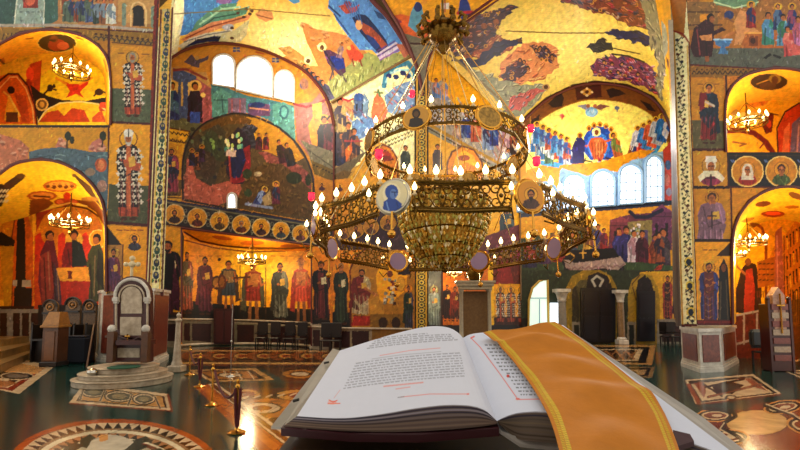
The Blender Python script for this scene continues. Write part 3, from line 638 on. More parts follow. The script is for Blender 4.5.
rect(678, 324, 705, 380, '#5a1414')
on('wall_right_pier_side')
rect(640, -45, 700, 380, '#6e645e'); poly([(652, -45), (668, -45), (676, 120), (668, 120)], '#d8a428'); poly([(668, 20), (674, 20), (677, 150), (674, 150)], '#8f9090')
poly([(672, 120), (680, 120), (684, 372), (676, 372)], '#64584f'); line([(677, 150), (682, 320)], 1.6, '#c8c0b4'); line([(673, 150), (679, 330)], 1.2, '#4a3c40')
# ---- upper right niche
on('wall_right_upper_niche')
mottle(.25, 1.2, 31, '#f2b428')
ell(769, 82, 19.5, 9, '#d8a040'); ell(769, 82, 18.5, 8.2, '#3c2810'); ell(775, 79, 6, 5, '#8a6a20'); ell(775, 80, 3.4, 4, '#5a3418'); ell(768, 86, 8, 4, '#5a3c20'); line([(757, 84), (768, 80)], 1, '#a87a30')
on('wall_right_upper_back')
rect(715, 85, 870, 162, '#eeb42c'); mottle(.4, 1, 33, '#f6c428')
poly([(726, 152), (726, 95), (770, 90), (782, 110), (780, 152)], '#eeaa1c')
ell(752, 100, 19, 9, '#f2bc38'); ell(752, 100, 17, 7.4, '#e8922c'); ell(750, 97, 6, 2.4, '#c03814'); ell(740, 102, 3, 3, '#d87828'); ell(762, 102, 3, 3, '#d87828')
ell(748, 118, 18, 6, '#e8c468'); ell(748, 119, 14, 4, '#f2d060'); ell(734, 112, 5, 3, '#b88a40')
poly([(765, 113), (774, 114), (772, 132), (766, 134), (762, 126)], '#7a2010'); ell(769, 124, 2.4, 4, '#c84a20'); line([(764, 112), (778, 115)], 1.2, '#6a3010')
line([(726, 131), (740, 130), (754, 133), (766, 142), (774, 154)], 5, '#7a1c10'); line([(724, 136), (740, 135), (752, 138), (764, 147)], 1, '#e8b040')
line([(760, 148), (764, 143), (768, 150)], 1.4, '#8a2c12'); line([(733, 142), (746, 144), (740, 146)], 1.6, '#8a5a28')
poly([(778, 152), (778, 128), (786, 112), (800, 103), (840, 96), (870, 96), (870, 152)], '#c8481c'); line([(778, 152), (777, 128), (785, 112), (800, 102.5), (830, 97)], 1.4, '#4a140c'); poly([(790, 152), (792, 124), (800, 116), (806, 152)], '#7a6a80'); line([(797, 152), (799, 124)], 1.4, '#c89a90'); poly([(782, 152), (784, 130), (790, 122), (789, 152)], '#e07a48')
mottle(.12, 2, 34)
# ---- lower right niche
on('wall_right_lower_niche')
mottle(.4, .9, 41, '#ffd030')
ell(763, 204, 8, 2.8, '#7a3c14', rot=-.12); ell(773, 214, 12, 3.2, '#a82c10'); ell(773, 213.4, 8, 1.8, '#e85a28'); ell(796, 196, 8, 3, '#8a5a2c', rot=.35); ell(748, 220, 7, 1.8, '#b8741c', rot=-.3); ell(757, 226, 8, 2.6, '#8a4a12', rot=.3); ell(792, 207, 7, 1.8, '#c87a1c')
on('wall_right_lower_back')
rect(725, 210, 870, 380, '#e09c1c')
poly([(733, 330), (735, 244), (748, 232), (762, 240), (766, 262), (766, 320)], '#f0b018')
poly([(733, 312), (733, 296), (738, 283), (741, 270), (747, 262), (756, 264), (762, 284), (761, 306), (758, 316)], '#3a1c14'); poly([(744, 300), (746, 270), (752, 268), (755, 290), (754, 314), (744, 316)], '#a83820'); ell(748, 262, 3.2, 4, '#8a5228'); line([(732, 262), (745, 274)], 2, '#a86a3a')
line([(766, 320), (766, 240), (762, 228), (756, 224)], 2.6, '#8a3c0c')
poly([(770, 320), (768, 262), (774, 246), (784, 244), (785, 300)], '#c8780c')
poly([(757, 262), (776, 256), (776, 284), (758, 288)], '#a8600e'); 
for i in range(4):
    for j in range(4): line([(759+i*4, 264+j*5.4), (761+i*4, 263.6+j*5.4)], 1.1, '#5a2a0c')
for i in range(14): line([(757+i*2, 291), (757.6+i*2, 297)], .8, '#7a3c10')
poly([(774, 372), (775, 232), (782, 226), (786, 372)], '#a86048'); line([(777, 236), (778, 330)], 1, '#d08a70'); line([(784, 236), (785, 330)], 1, '#6a2c20')
poly([(785, 372), (785, 236), (800, 214), (870, 205), (870, 372)], '#cc7c18')
for j in range(4):
    for i in range(10): x = 787+i*3.2; y = 238+j*20-i*2.4; line([(x, y), (x+.6, y+11)], 1.2, '#5a2a10' if (i+j) % 3 else '#e8b030'); ell(x, y-1, 1, 1.2, '#3a1c10')
poly([(733, 316), (774, 308), (774, 372), (733, 372)], '#6f2a1c'); line([(733, 316), (774, 308)], 1.8, '#b0a090'); line([(733, 345), (774, 334)], 2, '#b0a090')
for x in (744, 757, 768): line([(x, 314), (x, 344)], 1.6, '#b0a090')
rect(785, 320, 870, 380, '#7a4a20'); poly([(790, 300), (870, 290), (870, 330), (790, 326)], '#8a5a1c')
for i in range(12): line([(788+i*2.4, 290), (788+i*2.4, 322)], .7, '#5a3414')
mottle(.14, 2, 44)
# ================================================================== LEFT ARM: end wall
on('wall_back_left')
rect(110, 30, 345, 380, '#b88228')
A1 = [(163, 66)]+[p for p in ARCH1[2:]]
poly([(163, 60)]+[(p[0], p[1]-3) for p in ARCH1[2:]]+[(334, 200), (163, 200)], '#bc8430')
# scene left of the windows: Christ before buildings
poly([(163, 100), (163, 70), (178, 66), (190, 72), (206, 72), (212, 88), (224, 90), (224, 130), (163, 130)], '#b89058')
poly([(173, 98), (173, 68), (182, 70), (196, 76), (202, 100), (200, 120), (172, 120)], '#4c5c82'); line([(174, 70), (186, 69), (206, 79)], 2.4, '#8a3c38')
for x in (176, 181, 188): rect(x, 82, x+2, 106, '#c8a860')
poly([(196, 78), (214, 90), (214, 126), (198, 126)], '#a05c60')
poly([(163, 122), (184, 118), (205, 124), (198, 140), (180, 152), (163, 150)], '#67664a')
fig(172, 120, 38, '#2c3c6a', '#4a6a7a', '#d8b060'); fig(195, 122, 40, '#341c34', '#2c2438', '#e0b868'); rect(190, 112, 200, 123, '#3c58a0'); ell(203, 95, 2.4, 2.4, '#e8c878')
# angel and gold above windows
poly([(184, 62), (192, 54), (196, 60), (204, 58), (209, 55), (208, 60), (200, 63), (199, 68), (192, 66)], '#5a4a5a'); ell(197, 58, 2.2, 2.2, '#b08a50')
for x, y in ((236.5, 49.5), (275.5, 60)): rect(x-3.6, y-2.4, x+3.6, y+2.4, '#3a4a78'); line([(x-3, y), (x+3, y)], .8, '#a89060'); line([(x, y-2), (x, y+2)], .8, '#a89060')
line([(256, 52), (264, 54)], 1.2, '#a84828'); ell(245, 56, 1.4, 1.6, '#b8703c')
# teal band with city under the windows
poly([(211, 84), (228, 88), (248, 96), (272, 100), (294, 106), (296, 150), (280, 126), (255, 114), (232, 111), (212, 118)], '#4a7a80')
poly([(213, 118), (211, 96), (220, 88), (231, 94), (232, 112)], '#5c9088'); line([(214, 100), (230, 100)], 1, '#2c5058'); line([(222, 96), (223, 112)], 1, '#2c5058')
poly([(272, 122), (273, 104), (284, 102), (294, 108), (296, 148)], '#5c9088'); ell(284, 112, 5, 7, '#3c6870'); ell(284, 112, 3, 5, '#68a098')
rect(248, 104, 270, 116, '#6a4a6a'); ell(257, 105, 8, 3, '#2c3868'); line([(250, 108), (268, 110)], 1.2, '#c89070')
poly([(228, 98), (246, 98), (246, 114), (228, 113)], '#7a6478'); line([(232, 100), (232, 112)], 1, '#a0585a'); line([(240, 100), (240, 112)], 1, '#a0585a')
# right of windows: temple, angel and figures
poly([(294, 104), (312, 102), (320, 92), (334, 120), (334, 170), (312, 160), (297, 140)], '#a06a62')
line([(294, 104), (306, 107), (318, 104), (325, 100)], 2.2, '#8c2c34'); ell(304, 84, 4.6, 5.6, '#5a5a78'); line([(302, 80), (307, 88)], 1.4, '#3a3c60'); poly([(296, 74), (310, 70), (322, 90), (316, 98), (304, 92)], '#b0743c', .6)
poly([(312, 104), (322, 102), (322, 130), (314, 132)], '#d0a048'); poly([(308, 126), (314, 114), (320, 120), (318, 146), (312, 146)], '#c89038'); ell(315, 113, 2.6, 2.8, '#c88a30')
fig(324, 152, 36, '#2a1c34', '#1c1c2c', '#c89840'); rect(325, 134, 329, 146, '#c8b8a4'); fig(330, 150, 34, '#6a2c3c', '#3c2030', None); ell(314, 148, 4, 1.6, '#24386c')
poly([(300, 140), (333, 152), (333, 178), (312, 166), (308, 152)], '#77705c'); line([(308, 150), (334, 168)], .8, '#4a4638')
poly([(311, 160), (334, 170), (334, 182), (314, 174)], '#6a5420')
for i in range(7): ell(314+i*3, 165+i*1.4, 1.1, .9, '#2c1c14')
poly([(314, 176), (334, 181), (334, 235), (314, 222)], '#b87c22'); bust(322, 186, 5.5, robe='#4a2030', ring=None, bg='#b87c22', halo='#c88c2c')
# left ornament and saint left of the lunette
poly([(163, 127), (191, 132), (186, 140), (182, 156), (163, 140)], '#d8a830')
for i in range(6):
    for j in range(2): x = 168+i*4.2-j; y = 131+j*7+i*.8; line([(x-1.6, y), (x, y+2), (x+1.6, y)], 1, '#3c2a1c')
line([(163, 127), (190, 131.5)], 1.1, '#5a3018'); line([(163, 140), (186, 143)], .9, '#5a3018')
poly([(163, 142), (182, 145), (181, 196), (163, 194)], '#c8921e'); poly([(163, 178), (182, 180), (181, 198), (163, 198)], '#6a5428')
saint(171.5, 148, 196, robe='#8a3c50', cloak='#24304c', halo='#c89628', w=1.2)
rect(163, 196, 181, 203, '#c8a028'); line([(163, 197), (181, 198)], 1, '#4a2414'); line([(163, 203), (182, 204)], 1.2, '#2a1410')
# nativity lunette
LN = curve([(183, 198), (182, 170), (184, 152), (192, 134), (204, 123), (220, 116), (238, 112.5), (256, 117), (276, 125), (291, 137), (302, 150), (310, 166), (314, 182), (314.5, 222)], 1)
poly(LN+[(314, 222), (183, 199)], '#5c4a30')
poly([(238, 116), (256, 118), (276, 127), (292, 140), (304, 158), (296, 162), (282, 158), (268, 152), (252, 148), (250, 126)], '#b8862a')
poly([(200, 128), (218, 119), (238, 114), (252, 120), (250, 124), (228, 124), (206, 134)], '#6a4a24')
rocks([(184, 186), (184, 150), (192, 138), (206, 130), (218, 124), (226, 132), (222, 160), (214, 186), (208, 190)], '#4c4436', 16, 8, '#7a6a4c')
rocks([(184, 190), (187, 158), (192, 162), (196, 178), (210, 186), (228, 181), (240, 184), (244, 196), (216, 206), (184, 198)], '#b06450', 16, 9, '#d89078')
rocks([(238, 132), (244, 126), (252, 124), (258, 128), (254, 134), (258, 150), (246, 146)], '#2c2c38', 8, 10, '#5a5a66')
rocks([(258, 152), (268, 152), (282, 160), (296, 164), (308, 172), (312, 190), (300, 182), (282, 172), (268, 162)], '#8a4c44', 12, 11, '#b87464')
rocks([(236, 204), (244, 182), (252, 170), (266, 163), (282, 164), (298, 176), (308, 188), (312, 218), (276, 212)], '#5c4424', 20, 12, '#8a6c38')
for x, y, rx, ry in ((211, 142, 8, 12), (222, 150, 10, 12), (207, 165, 9, 14)): ell(x, y, rx, ry, '#3a4a38' if x != 207 else '#4a3a30', .7)
for i in range(22):
    x = rnd.uniform(186, 228); y = rnd.uniform(128, 182); ell(x, y, rnd.uniform(1, 2.4), rnd.uniform(1.4, 3), rnd.choice(['#6a7a5a', '#2a2c2c', '#8a6a4a', '#4a3040', '#8a8a60', '#243040']), .8)
poly([(233, 133), (238, 127), (247, 134), (251, 146), (250, 170), (243, 184), (232, 184), (226, 172), (228, 152), (226, 140)], '#2a2034')
poly([(240, 150), (250, 145), (251, 166), (243, 182), (234, 184), (229, 180), (240, 168)], '#8a2430'); poly([(230, 148), (243, 148), (246, 160), (240, 178), (233, 178), (229, 164)], '#1c2850'); line([(229, 150), (231, 182)], 1.6, '#a04038'); poly([(226, 150), (236, 150), (236, 157), (226, 156)], '#c8b0a0')
for i in range(16): ell(rnd.uniform(224, 242), rnd.uniform(133, 150), 1.4, 2.4, rnd.choice(['#b8c870', '#8ab888', '#d8c890', '#4a8078', '#d8d8a8']))
for i in range(5): ell(213+rnd.uniform(-2, 2), 140+i*2, 1.4, 1.8, '#8aa860')
for x, y, c in ((259, 150, '#5c2434'), (266, 150, '#7a2c30'), (197, 170, '#7a4c2c'), (202, 162, '#4a3050'), (192, 166, '#2a2c4a')): fig(x, y, 17, c, '#2c1c24', '#a87828')
for x, y, c in ((284, 163, '#4a2030'), (292, 166, '#24242c')): fig(x, y, 24, c, '#3a2a1c', None, -.25)
fig(256, 205, 20, '#3c4878', '#8a98b8', '#c8a048', .5); fig(276, 204, 22, '#6a3040', '#2c3850', '#b88838'); poly([(262, 198), (270, 190), (272, 204), (264, 206)], '#a89068'); line([(246, 204), (272, 208)], 2.4, '#8890a8')
ell(247, 174, 5, 5, '#34402a'); ell(294, 178, 8, 6, '#2c3420'); ell(308, 180, 3, 6, '#2c3420'); ell(248, 193, 4, 4, '#3c4c34'); ell(258, 174, 4, 2.4, '#b09a7a')
frame(LN+[(314, 224), (183, 200)], 1.7, '#1c1c2a')
# medallion frieze on a slant band
FT = lambda x: 202+(x-165)*.160; FB = lambda x: 224+(x-165)*.142
poly([(163, FT(163)-3), (314, FT(314)-3), (314, FT(314)), (163, FT(163))], '#28304c')
poly([(163, FT(163)), (334, FT(330)), (334, FB(334)), (163, FB(163))], '#2a2a30')
for i, x in enumerate((174.5, 197.2, 219.5, 241.3, 261.2, 281, 300.5, 318)):
    y = (FT(x)+FB(x))/2; r = 9.6-i*.28
    ell(x, y, r*1.08, r*1.1, '#c8b888'); ell(x, y, r, r, '#d0962a')
    bust(x, y+.5, r, robe=['#3c2a2c', '#5c2c28', '#54422c', '#6a3a2c', '#4a3438', '#3c4a50', '#5a3838', '#5a3828'][i], hair=['#1c1414', '#3c2418', '#4a3a2c', '#8a7a6a'][i % 4], ring=None, bg='#d0962a', halo='#d8a034')
    xm = x+11; ym = (FT(xm)+FB(xm))/2
    for s_ in (-1, 1): ell(xm, ym+s_*5.4, 2, 2, '#6a6a5c'); ell(xm, ym+s_*5.4, .9, .9, '#20202a')
    line([(xm-2.5, ym), (xm+2.5, ym)], 1, '#8a8468')
line([(163, FT(163)), (334, FT(334))], 1.2, '#7a7458'); line([(163, FB(163)), (334, FB(334))], 1.6, '#3c1410')
# lower pier wall with black robed monk, and wall right of the apse
poly([(160, 225), (182, 229), (182, 372), (160, 372)], '#dca020'); rect(160, 312, 182, 320, '#2a2420')
poly([(311, 246), (335, 249), (334, 372), (311, 372)], '#dc8a14'); rect(311, 309, 336, 325, '#201a18')
saint(167.5, 240, 316, robe='#501c30', cloak='#14131c', halo=None, w=1.5, style='monk', hair='#14100e'); poly([(160, 254), (174, 254), (176, 276), (174, 290), (160, 288)], '#12121a'); poly([(174, 262), (180, 290), (179, 312), (172, 300)], '#501c34')
saint(321, 260.5, 321, robe='#6a2c2c', cloak='#181c22', halo=None, w=1.15, style='monk', hair='#14100e'); 
rect(330, 246, 337, 372, '#c87a18')
rect(160, 318, 182, 322, '#8a7c68'); rect(160, 322, 182, 372, '#8a7c68'); rect(163, 324, 180, 341, '#3c1814')
rect(311, 324, 337, 328, '#9a8a74'); rect(311, 328, 337, 372, '#9a8a74'); rect(313, 330, 320, 346, '#3c1814'); rect(323, 330, 334, 347, '#3c1814')
mottle(.14, 2.4, 51)
# ---- apse niche
on('wall_apse')
SF = SURF['wall_apse']; gx = SF.px
e = np.exp(-((SF.px-256)**2/1500+(SF.py-264)**2/1300))[:, None]; SF.col = lin('#dc9018')*(1-e)+lin('#f6c42c')*e  # brighter pool of light around the chandelier, painted into the gold
line([(184, 240), (215, 248), (250, 252), (285, 251), (311, 250)], 1, '#7a2c0c')
for x in range(190, 310, 9): line([(x, 256), (x+4, 256)], .8, '#a04c0c', .7)
top = [(160, 305), (182, 300), (220, 304), (260, 307), (312, 309), (312, 327), (250, 324), (200, 322), (182, 320)]
poly(top, '#1e1a16'); poly([(182, 320), (212, 321), (252, 323), (312, 327), (312, 372), (182, 372)], '#7a6c58')
line([(182, 319.5), (212, 321), (252, 323), (312, 327)], 1.4, '#b09c80')
for a, b in ((184, 190), (192, 211), (237, 254), (257, 268), (271, 296), (300, 311)): 
    poly([(a, 323+(a-184)*.03), (b, 323+(b-184)*.03), (b, 341+(b-184)*.05), (a, 340+(a-184)*.05)], '#3a1712')
for (x, t, bt, r_, c_, st_, hr, wd) in ((187, 251, 315, '#8a4a34', '#5c5444', '', '#3a2414', .75), (205, 256, 316, '#5a2434', '#6a2430', '', '#2a1a12', 1.0), (228.5, 260, 314, '#3c4650', '#4c3428', 'soldier', '#2a1a12', 1.25), (253, 262, 321, '#8a3428', '#54503c', 'soldier', '#a8643a', 1.25), (280, 262, 322, '#6c6a5c', '#3a3a34', '', '#2a1a12', 1.05), (301, 259, 323, '#c85438', '#a03a28', 'soldier', '#b08050', 1.0)):
    saint(x, t, bt, robe=r_, cloak=c_, halo=None, style=st_, hair=hr, w=wd, skin='#a8683a', turn=1 if 225 < x < 232 else 0)
ell(219.5, 259.5, 1.7, 1.7, '#2a140c')
poly([(296, 262), (301, 256), (306, 262)], '#b07040'); line([(234, 278), (250, 277)], 1.6, '#4a2410'); ell(222, 282, 4.4, 7.6, '#5a3020'); ell(222, 282, 2.6, 5.4, '#8a5a24')
mottle(.16, 1.6, 53, None)
on('wall_apse_hood')
SURF['wall_apse_hood'].col[:] = lin('#dc8c18'); mottle(.3, 1.2, 55, '#e89a10')
ell(222, 238, 10, 2, '#a84c10', rot=.15); ell(252, 243, 12, 2.4, '#b85a14'); ell(290, 246, 10, 1.6, '#9a4410'); line([(252, 238), (253, 248)], 2, '#8a4a10')
line([(184, 232), (200, 241), (225, 246), (250, 248), (290, 248.5), (311, 247)], 1.6, '#5a1c0c')
# ---- side wall between the corner and the far pier
on('wall_back_left_side')
rect(320, 40, 420, 380, '#b58a3a')
poly([(326, 100), (413, 50), (420, 70), (418, 140), (332, 176)], '#efe4ac')
poly([(329, 102), (338, 96), (350, 100), (356, 108), (350, 130), (356, 150), (340, 170), (332, 176)], '#8a6030', .8)
line([(341, 98), (348, 101), (353, 99)], 1.8, '#a82c38')
building(354, 98, 366, 118, '#54688c', '#3c5488', 2); ell(359, 97, 5, 4, '#3a5a94'); poly([(364, 92), (369, 100), (368, 118), (362, 118)], '#7088a0')
poly([(371, 112), (374, 98), (378, 92), (384, 100), (388, 112), (384, 122), (372, 124)], '#c07048'); line([(378, 90), (380, 96)], 2, '#5c7048'); line([(375, 92), (383, 93)], 1.4, '#5c7048')
# domed colonnade
line([(384, 86), (386, 75), (395, 66), (408, 63), (415, 72), (416, 82)], 5, '#4888a0'); line([(386, 82), (390, 74), (398, 70), (408, 70), (412, 78)], 2, '#9cc8cc')
for x, y in ((389, 76), (396, 77), (403, 73), (408, 76)): ell(x, y, 3, 2.6, '#1e2c64')
for x in (388, 393, 400, 406, 411): line([(x, 78), (x+.5, 92)], 1.8, '#d8d0a0')
poly([(384, 96), (396, 86), (412, 80), (418, 96), (414, 112), (398, 116), (388, 112)], '#7892b4')
for i in range(40):
    x = rnd.uniform(386, 416); y = rnd.uniform(84, 118); line([(x-1.5, y-1), (x+1.5, y+1.5)], 1.1, rnd.choice(['#a83c4c', '#d8dce4', '#38548c', '#c87868']), .8)
poly([(352, 122), (364, 114), (372, 118), (376, 128), (366, 136), (352, 144)], '#6888b4')
for i in range(34):
    x = rnd.uniform(340, 374); y = rnd.uniform(108, 160); line([(x-2, y-1), (x+1.5, y+2.5)], 1.3, rnd.choice(['#2c3c64', '#8aa4c8', '#a86048', '#d8d4c8', '#54301c', '#5c4060']), .8)
for x, y, c in ((336, 158, '#24243c'), (341, 166, '#1c2040'), (348, 156, '#7a4a34'), (340, 132, '#a89058'), (354, 162, '#8a5c38')): fig(x, y, 34, c, '#3a2a3c', None)
line([(345, 141), (362, 141)], 1.6, '#9a3438')
poly([(332, 170), (354, 158), (368, 150), (350, 172), (340, 182), (332, 184)], '#6c5c44')
poly([(332, 176), (344, 170), (352, 172), (346, 180), (333, 190)], '#6a5020')
# cream wall with slender dark saint and small arch
poly([(332, 190), (352, 176), (376, 138), (415, 118), (415, 240), (332, 240)], '#d09a2c')
poly([(376, 141), (415, 125), (415, 180), (400, 180), (398, 158), (386, 144)], '#ecdfa8'); line([(370, 146), (415, 117)], 4, '#8a8a78')
for i in range(9):
    for j in range(2): x = 386+i*3.2; y = 142-i*1.4+j*4; line([(x-1, y), (x, y+1.4), (x+1, y)], .9, '#4a3c1c')
fig(405.5, 172, 27, '#54584c', '#3c4440', None)
poly([(371, 176), (371, 158), (376, 148), (383, 144.5), (391, 148), (397, 158), (398, 178)], '#c87a14'); line([(371, 176), (371, 158), (376, 148), (383, 144.5), (391, 148), (397, 158), (398, 178)], 1.5, '#6a2c14')
poly([(374, 158), (380, 149), (388, 150), (394, 160), (384, 162)], '#7a2c14'); ell(386, 154, 5, 2, '#a83418')
poly([(345, 150), (352, 142), (352, 152), (346, 162)], '#c86820')
# lower band: frieze of medallions
poly([(333, 240), (415, 190), (415, 262), (333, 250)], '#453038'); poly([(345, 232), (395, 212), (400, 214), (400, 236), (350, 246)], '#3c2434')
for x, y in ((343, 232), (356, 230), (371, 227), (388, 223)): bust(x, y, 8, robe='#54382c', bg='#a87830', ring='#c8983a', halo='#b88434')
poly([(333, 180), (352, 178), (352, 214), (333, 236)], '#c88820'); bust(340, 187, 5, robe='#4a2030', ring=None, bg='#c88820')
# lowest zone
rect(330, 250, 420, 380, '#d88814'); rect(330, 312, 350, 330, '#1c1816')
saint(341, 262, 326, robe='#33402c', cloak='#20281e', halo=None, w=.9, style='monk', hair='#8a6a4a')
poly([(351, 328), (351, 270), (356, 258), (366, 250), (384, 248), (404, 252), (414, 262), (414, 330)], '#b07a24'); line([(351, 328), (350, 270), (355, 258), (366, 248)], 1.6, '#6a2a10')
poly([(376, 276), (380, 264), (390, 257), (402, 258), (408, 268), (406, 290), (390, 304), (378, 300)], '#f2a808')
saint(362, 269, 318, robe='#b8a07a', cloak='#7a2c28', halo=None, w=1.5, turn=1, rot=.05, hair='#1c120c'); line([(365, 288), (378, 296)], 2.2, '#b0703c')
poly([(354, 316), (373, 316), (377, 326), (351, 326)], '#a02c18')
poly([(368, 300), (378, 296), (384, 306), (384, 324), (372, 324)], '#c08c34')
for i in range(26):
    x = rnd.uniform(384, 397); y = rnd.uniform(278, 308); rect(x-1.6, y-1.4, x+1.6, y+1.4, rnd.choice(['#b8a888', '#4a1c14', '#d8c0a0', '#7a3020', '#8a8a7a']))
ell(390, 274, 3, 3.6, '#7a3c1c'); ell(401, 284, 5, 8, '#c8881c'); ell(401, 284, 3.6, 6.4, '#d8a030')
poly([(370, 314), (412, 314), (412, 340), (370, 340)], '#8a6420'); ell(383, 323, 4.6, 6, '#3c2410'); ell(396, 323, 4.6, 6, '#3c2410')
saint(408.5, 285, 332, robe='#3c3c4c', cloak='#2c3c2c', halo='#d88a14', w=.8)
rect(398, 258, 411, 275, '#2a141c')
rect(330, 328, 372, 380, '#9a8a70'); rect(334, 331, 350, 348, '#3c1814'); rect(352, 331, 369, 349, '#3c1814')
mottle(.15, 2.4, 57)
# ---- far pier ornament strip
on('wall_back_pier')
rect(405, 60, 440, 380, '#c8a040'); line([(415.3, 60), (415.3, 380)], 1.6, '#2a1410'); line([(427.8, 60), (427.8, 380)], 1.6, '#2a1410'); line([(417, 60), (417, 380)], .7, '#c89a30'); line([(426, 60), (426, 380)], .7, '#c89a30')
rect(417.8, 60, 425.4, 380, '#2a2a20')
for i in range(44):
    y = 92+i*5.6; ell(421.6, y, 2.7, 2.2, '#c8b05c'); ell(421.6, y, 1.3, 1.1, '#26303a'); ell(418.9, y+2.8, .9, 1, '#b8984c'); ell(424.3, y+2.8, .9, 1, '#b8984c')
# ---- left vault
on('ceiling_left_vault')
sv = SURF['ceiling_left_vault']; e = np.exp(-((sv.px-290)**2/3200+(sv.py-42)**2/900))[:, None]; sv.col = lin('#dcae44')*(1-e)+lin('#f4e2a0')*e  # hot patch of light on the vault, painted into the colour
poly([(174, -5), (190, -5), (182, 24), (176, 64), (166, 70), (160, -5)], '#d8d0a8'); poly([(176, 0), (186, 0), (178, 30), (174, 48)], '#efe6b8')
poly([(184, -10), (246, -10), (236, 4), (214, 12), (200, 24), (188, 34), (180, 36), (184, 16)], '#4a84bc'); ell(224, 1, 8, 3, '#8a6aa0')
poly([(190, 34), (196, 22), (208, 12), (222, 4), (238, 3), (234, 10), (250, 6), (246, 14), (228, 20), (212, 28), (200, 36)], '#5c8c78'); line([(200, 24), (222, 9), (240, 7)], 1.8, '#9cc0a0'); line([(196, 32), (214, 18), (236, 14)], 1.2, '#34584c')
poly([(180, 40), (192, 32), (212, 22), (230, 19), (252, 14), (248, 20), (228, 26), (210, 32), (190, 42)], '#c88a60'); line([(186, 38), (210, 27), (246, 17)], 1.2, '#8a4a34')
poly([(178, 46), (190, 38), (206, 33), (222, 31), (234, 28), (230, 34), (206, 40), (184, 50)], '#c4c0ac'); line([(184, 42), (206, 35), (230, 31)], 1, '#7a7a78'); ell(228, 27, 6, 3, '#a8a8b0', rot=-.1)
poly([(180, 50), (196, 40), (214, 36), (232, 37), (226, 41), (206, 42), (186, 50)], '#1e2c54'); line([(196, 40), (236, 37)], 1.6, '#2a2a30')
poly([(172, 60), (182, 48), (200, 43), (212, 42), (190, 50), (176, 58)], '#9a9480'); poly([(234, 30), (250, 19), (246, 36), (240, 42), (218, 43), (222, 34)], '#c0b890')
for x, y in ((247, 9), (252, 11), (244, 17), (238, 13), (250, 14), (232, 28), (232, 38)): ell(x, y, 2, 1.5, '#5a3c2c')
poly([(255, 14), (262, 8), (272, 12), (274, 19), (266, 22), (258, 18)], '#c8905c'); line([(257, 15), (272, 19)], 1, '#8a5a3a')
poly([(289, -4), (298, -4), (300, 2), (294, 4), (288, 0)], '#5890b8')
line([(174, 14), (250, 9), (330, 16)], .9, '#7a6a34')
# hills with procession
poly([(276, 60), (290, 54), (308, 66), (318, 66), (306, 40), (302, 26), (312, 28), (330, 32), (345, 42), (356, 42), (374, 60), (352, 80), (333, 98), (322, 92), (300, 70)], '#c08444')
rocks([(301, 22), (308, 24), (316, 30), (334, 32), (348, 36), (354, 44), (346, 50), (330, 44), (312, 40), (304, 32)], '#c88a50', 10, 21, '#e0b080'); rocks([(278, 48), (290, 46), (306, 58), (312, 72), (300, 66), (286, 56)], '#c09050', 6, 22, '#dcb878')
poly([(326, 84), (352, 62), (368, 52), (382, 58), (392, 52), (412, 56), (332, 104), (322, 90)], '#9a9c60')
for i in range(26): x = rnd.uniform(332, 390); y = 94-(x-332)*.55+rnd.uniform(-8, 4); line([(x, y), (x+1, y-5)], .8, rnd.choice(['#5a6a38', '#c8c890', '#4c4430']), .8)
ell(322, 47, 4.6, 4.6, '#f0dc98'); ell(322, 47.6, 2.2, 2.6, '#6a4020'); poly([(323, 50), (330, 50), (344, 58), (346, 72), (340, 76), (328, 64)], '#5a3450'); poly([(330, 56), (342, 56), (345, 68), (338, 70), (332, 66)], '#1e3480'); line([(325, 52), (334, 66)], 1.4, '#2c1c3c')
for a in ((330, 62, 334, 76), (340, 70, 346, 82), (334, 68, 330, 80)): line([a[:2], a[2:]], 1.4, '#5a4a4c')
fig(339, 58, 16, '#8a6a80', '#9a7a6a', None, .2); poly([(346, 50), (352, 44), (358, 50), (364, 56), (360, 62), (350, 60)], '#cc5030'); ell(349, 48, 2, 2, '#d8b060'); line([(352, 58), (354, 66)], 1.2, '#8a3c24'); line([(360, 60), (362, 66)], 1.2, '#8a3c24')
ell(308, 60, 4.2, 4.2, '#f0dca0'); ell(308, 61, 2.2, 2.4, '#5a4020')
for i, c in enumerate(['#3c4458', '#2c3450', '#5a4c50', '#3c3440', '#4a4460']): fig(313+i*4.5, 84+i*4, 22, c, '#2c2c44', None, -.45)
poly([(296, 62), (306, 68), (326, 92), (330, 100), (318, 88)], '#4c4038', .7)
# blue palace
poly([(330, -10), (372, -10), (384, 6), (396, 26), (408, 46), (398, 52), (380, 58), (372, 50), (360, 50), (348, 36), (336, 20), (334, 14), (328, 8)], '#5c8cc4')
poly([(352, 18), (358, 14), (366, 15), (374, 24), (386, 40), (389, 48), (379, 54), (370, 44), (360, 32)], '#1c2a54'); poly([(356, 20), (362, 22), (372, 28), (380, 36), (388, 46), (382, 48), (372, 42), (362, 30)], '#9a4c30'); poly([(366, 34), (374, 38), (380, 46), (376, 50), (370, 44)], '#24407c'); ell(359, 25, 3.6, 5, '#d0a070')
poly([(338, 6), (346, 4), (352, 8), (360, 4), (356, 12), (346, 14)], '#a84c40'); ell(348, 4, 4, 3, '#8a3440'); line([(329, 6), (340, 16)], 1.6, '#24406c'); line([(334, 14), (350, 36)], 1.2, '#2c4c80')
for i in range(5): line([(344+i*3, 0+i*.5), (350+i*3, 12+i*3)], .8, '#3c68a0')
poly([(374, 10), (382, 14), (386, 20), (378, 18)], '#34507c'); line([(372, -4), (404, 44)], 2, '#84acd8')
poly([(376, 54), (396, 42), (402, 46), (380, 60)], '#c8b8c8'); line([(378, 56), (398, 44)], 1.4, '#5a3c7c'); line([(380, 60), (402, 48)], 1.2, '#8a5a98'); line([(376, 52), (395, 41)], 1, '#5a3c7c')
poly([(396, 44), (404, 44), (410, 54), (404, 58)], '#b06a50')
frame([(371, -2), (386, 13), (398, 31), (412, 54)], 2.2, '#4c1420', False)
line([(332, 102), (411, 56)], 2.2, '#5c3a24')
line([(p[0], p[1]+.8) for p in ARCH1[1:]], 2.4, '#54201c')
mottle(.07, 2.0, 61)
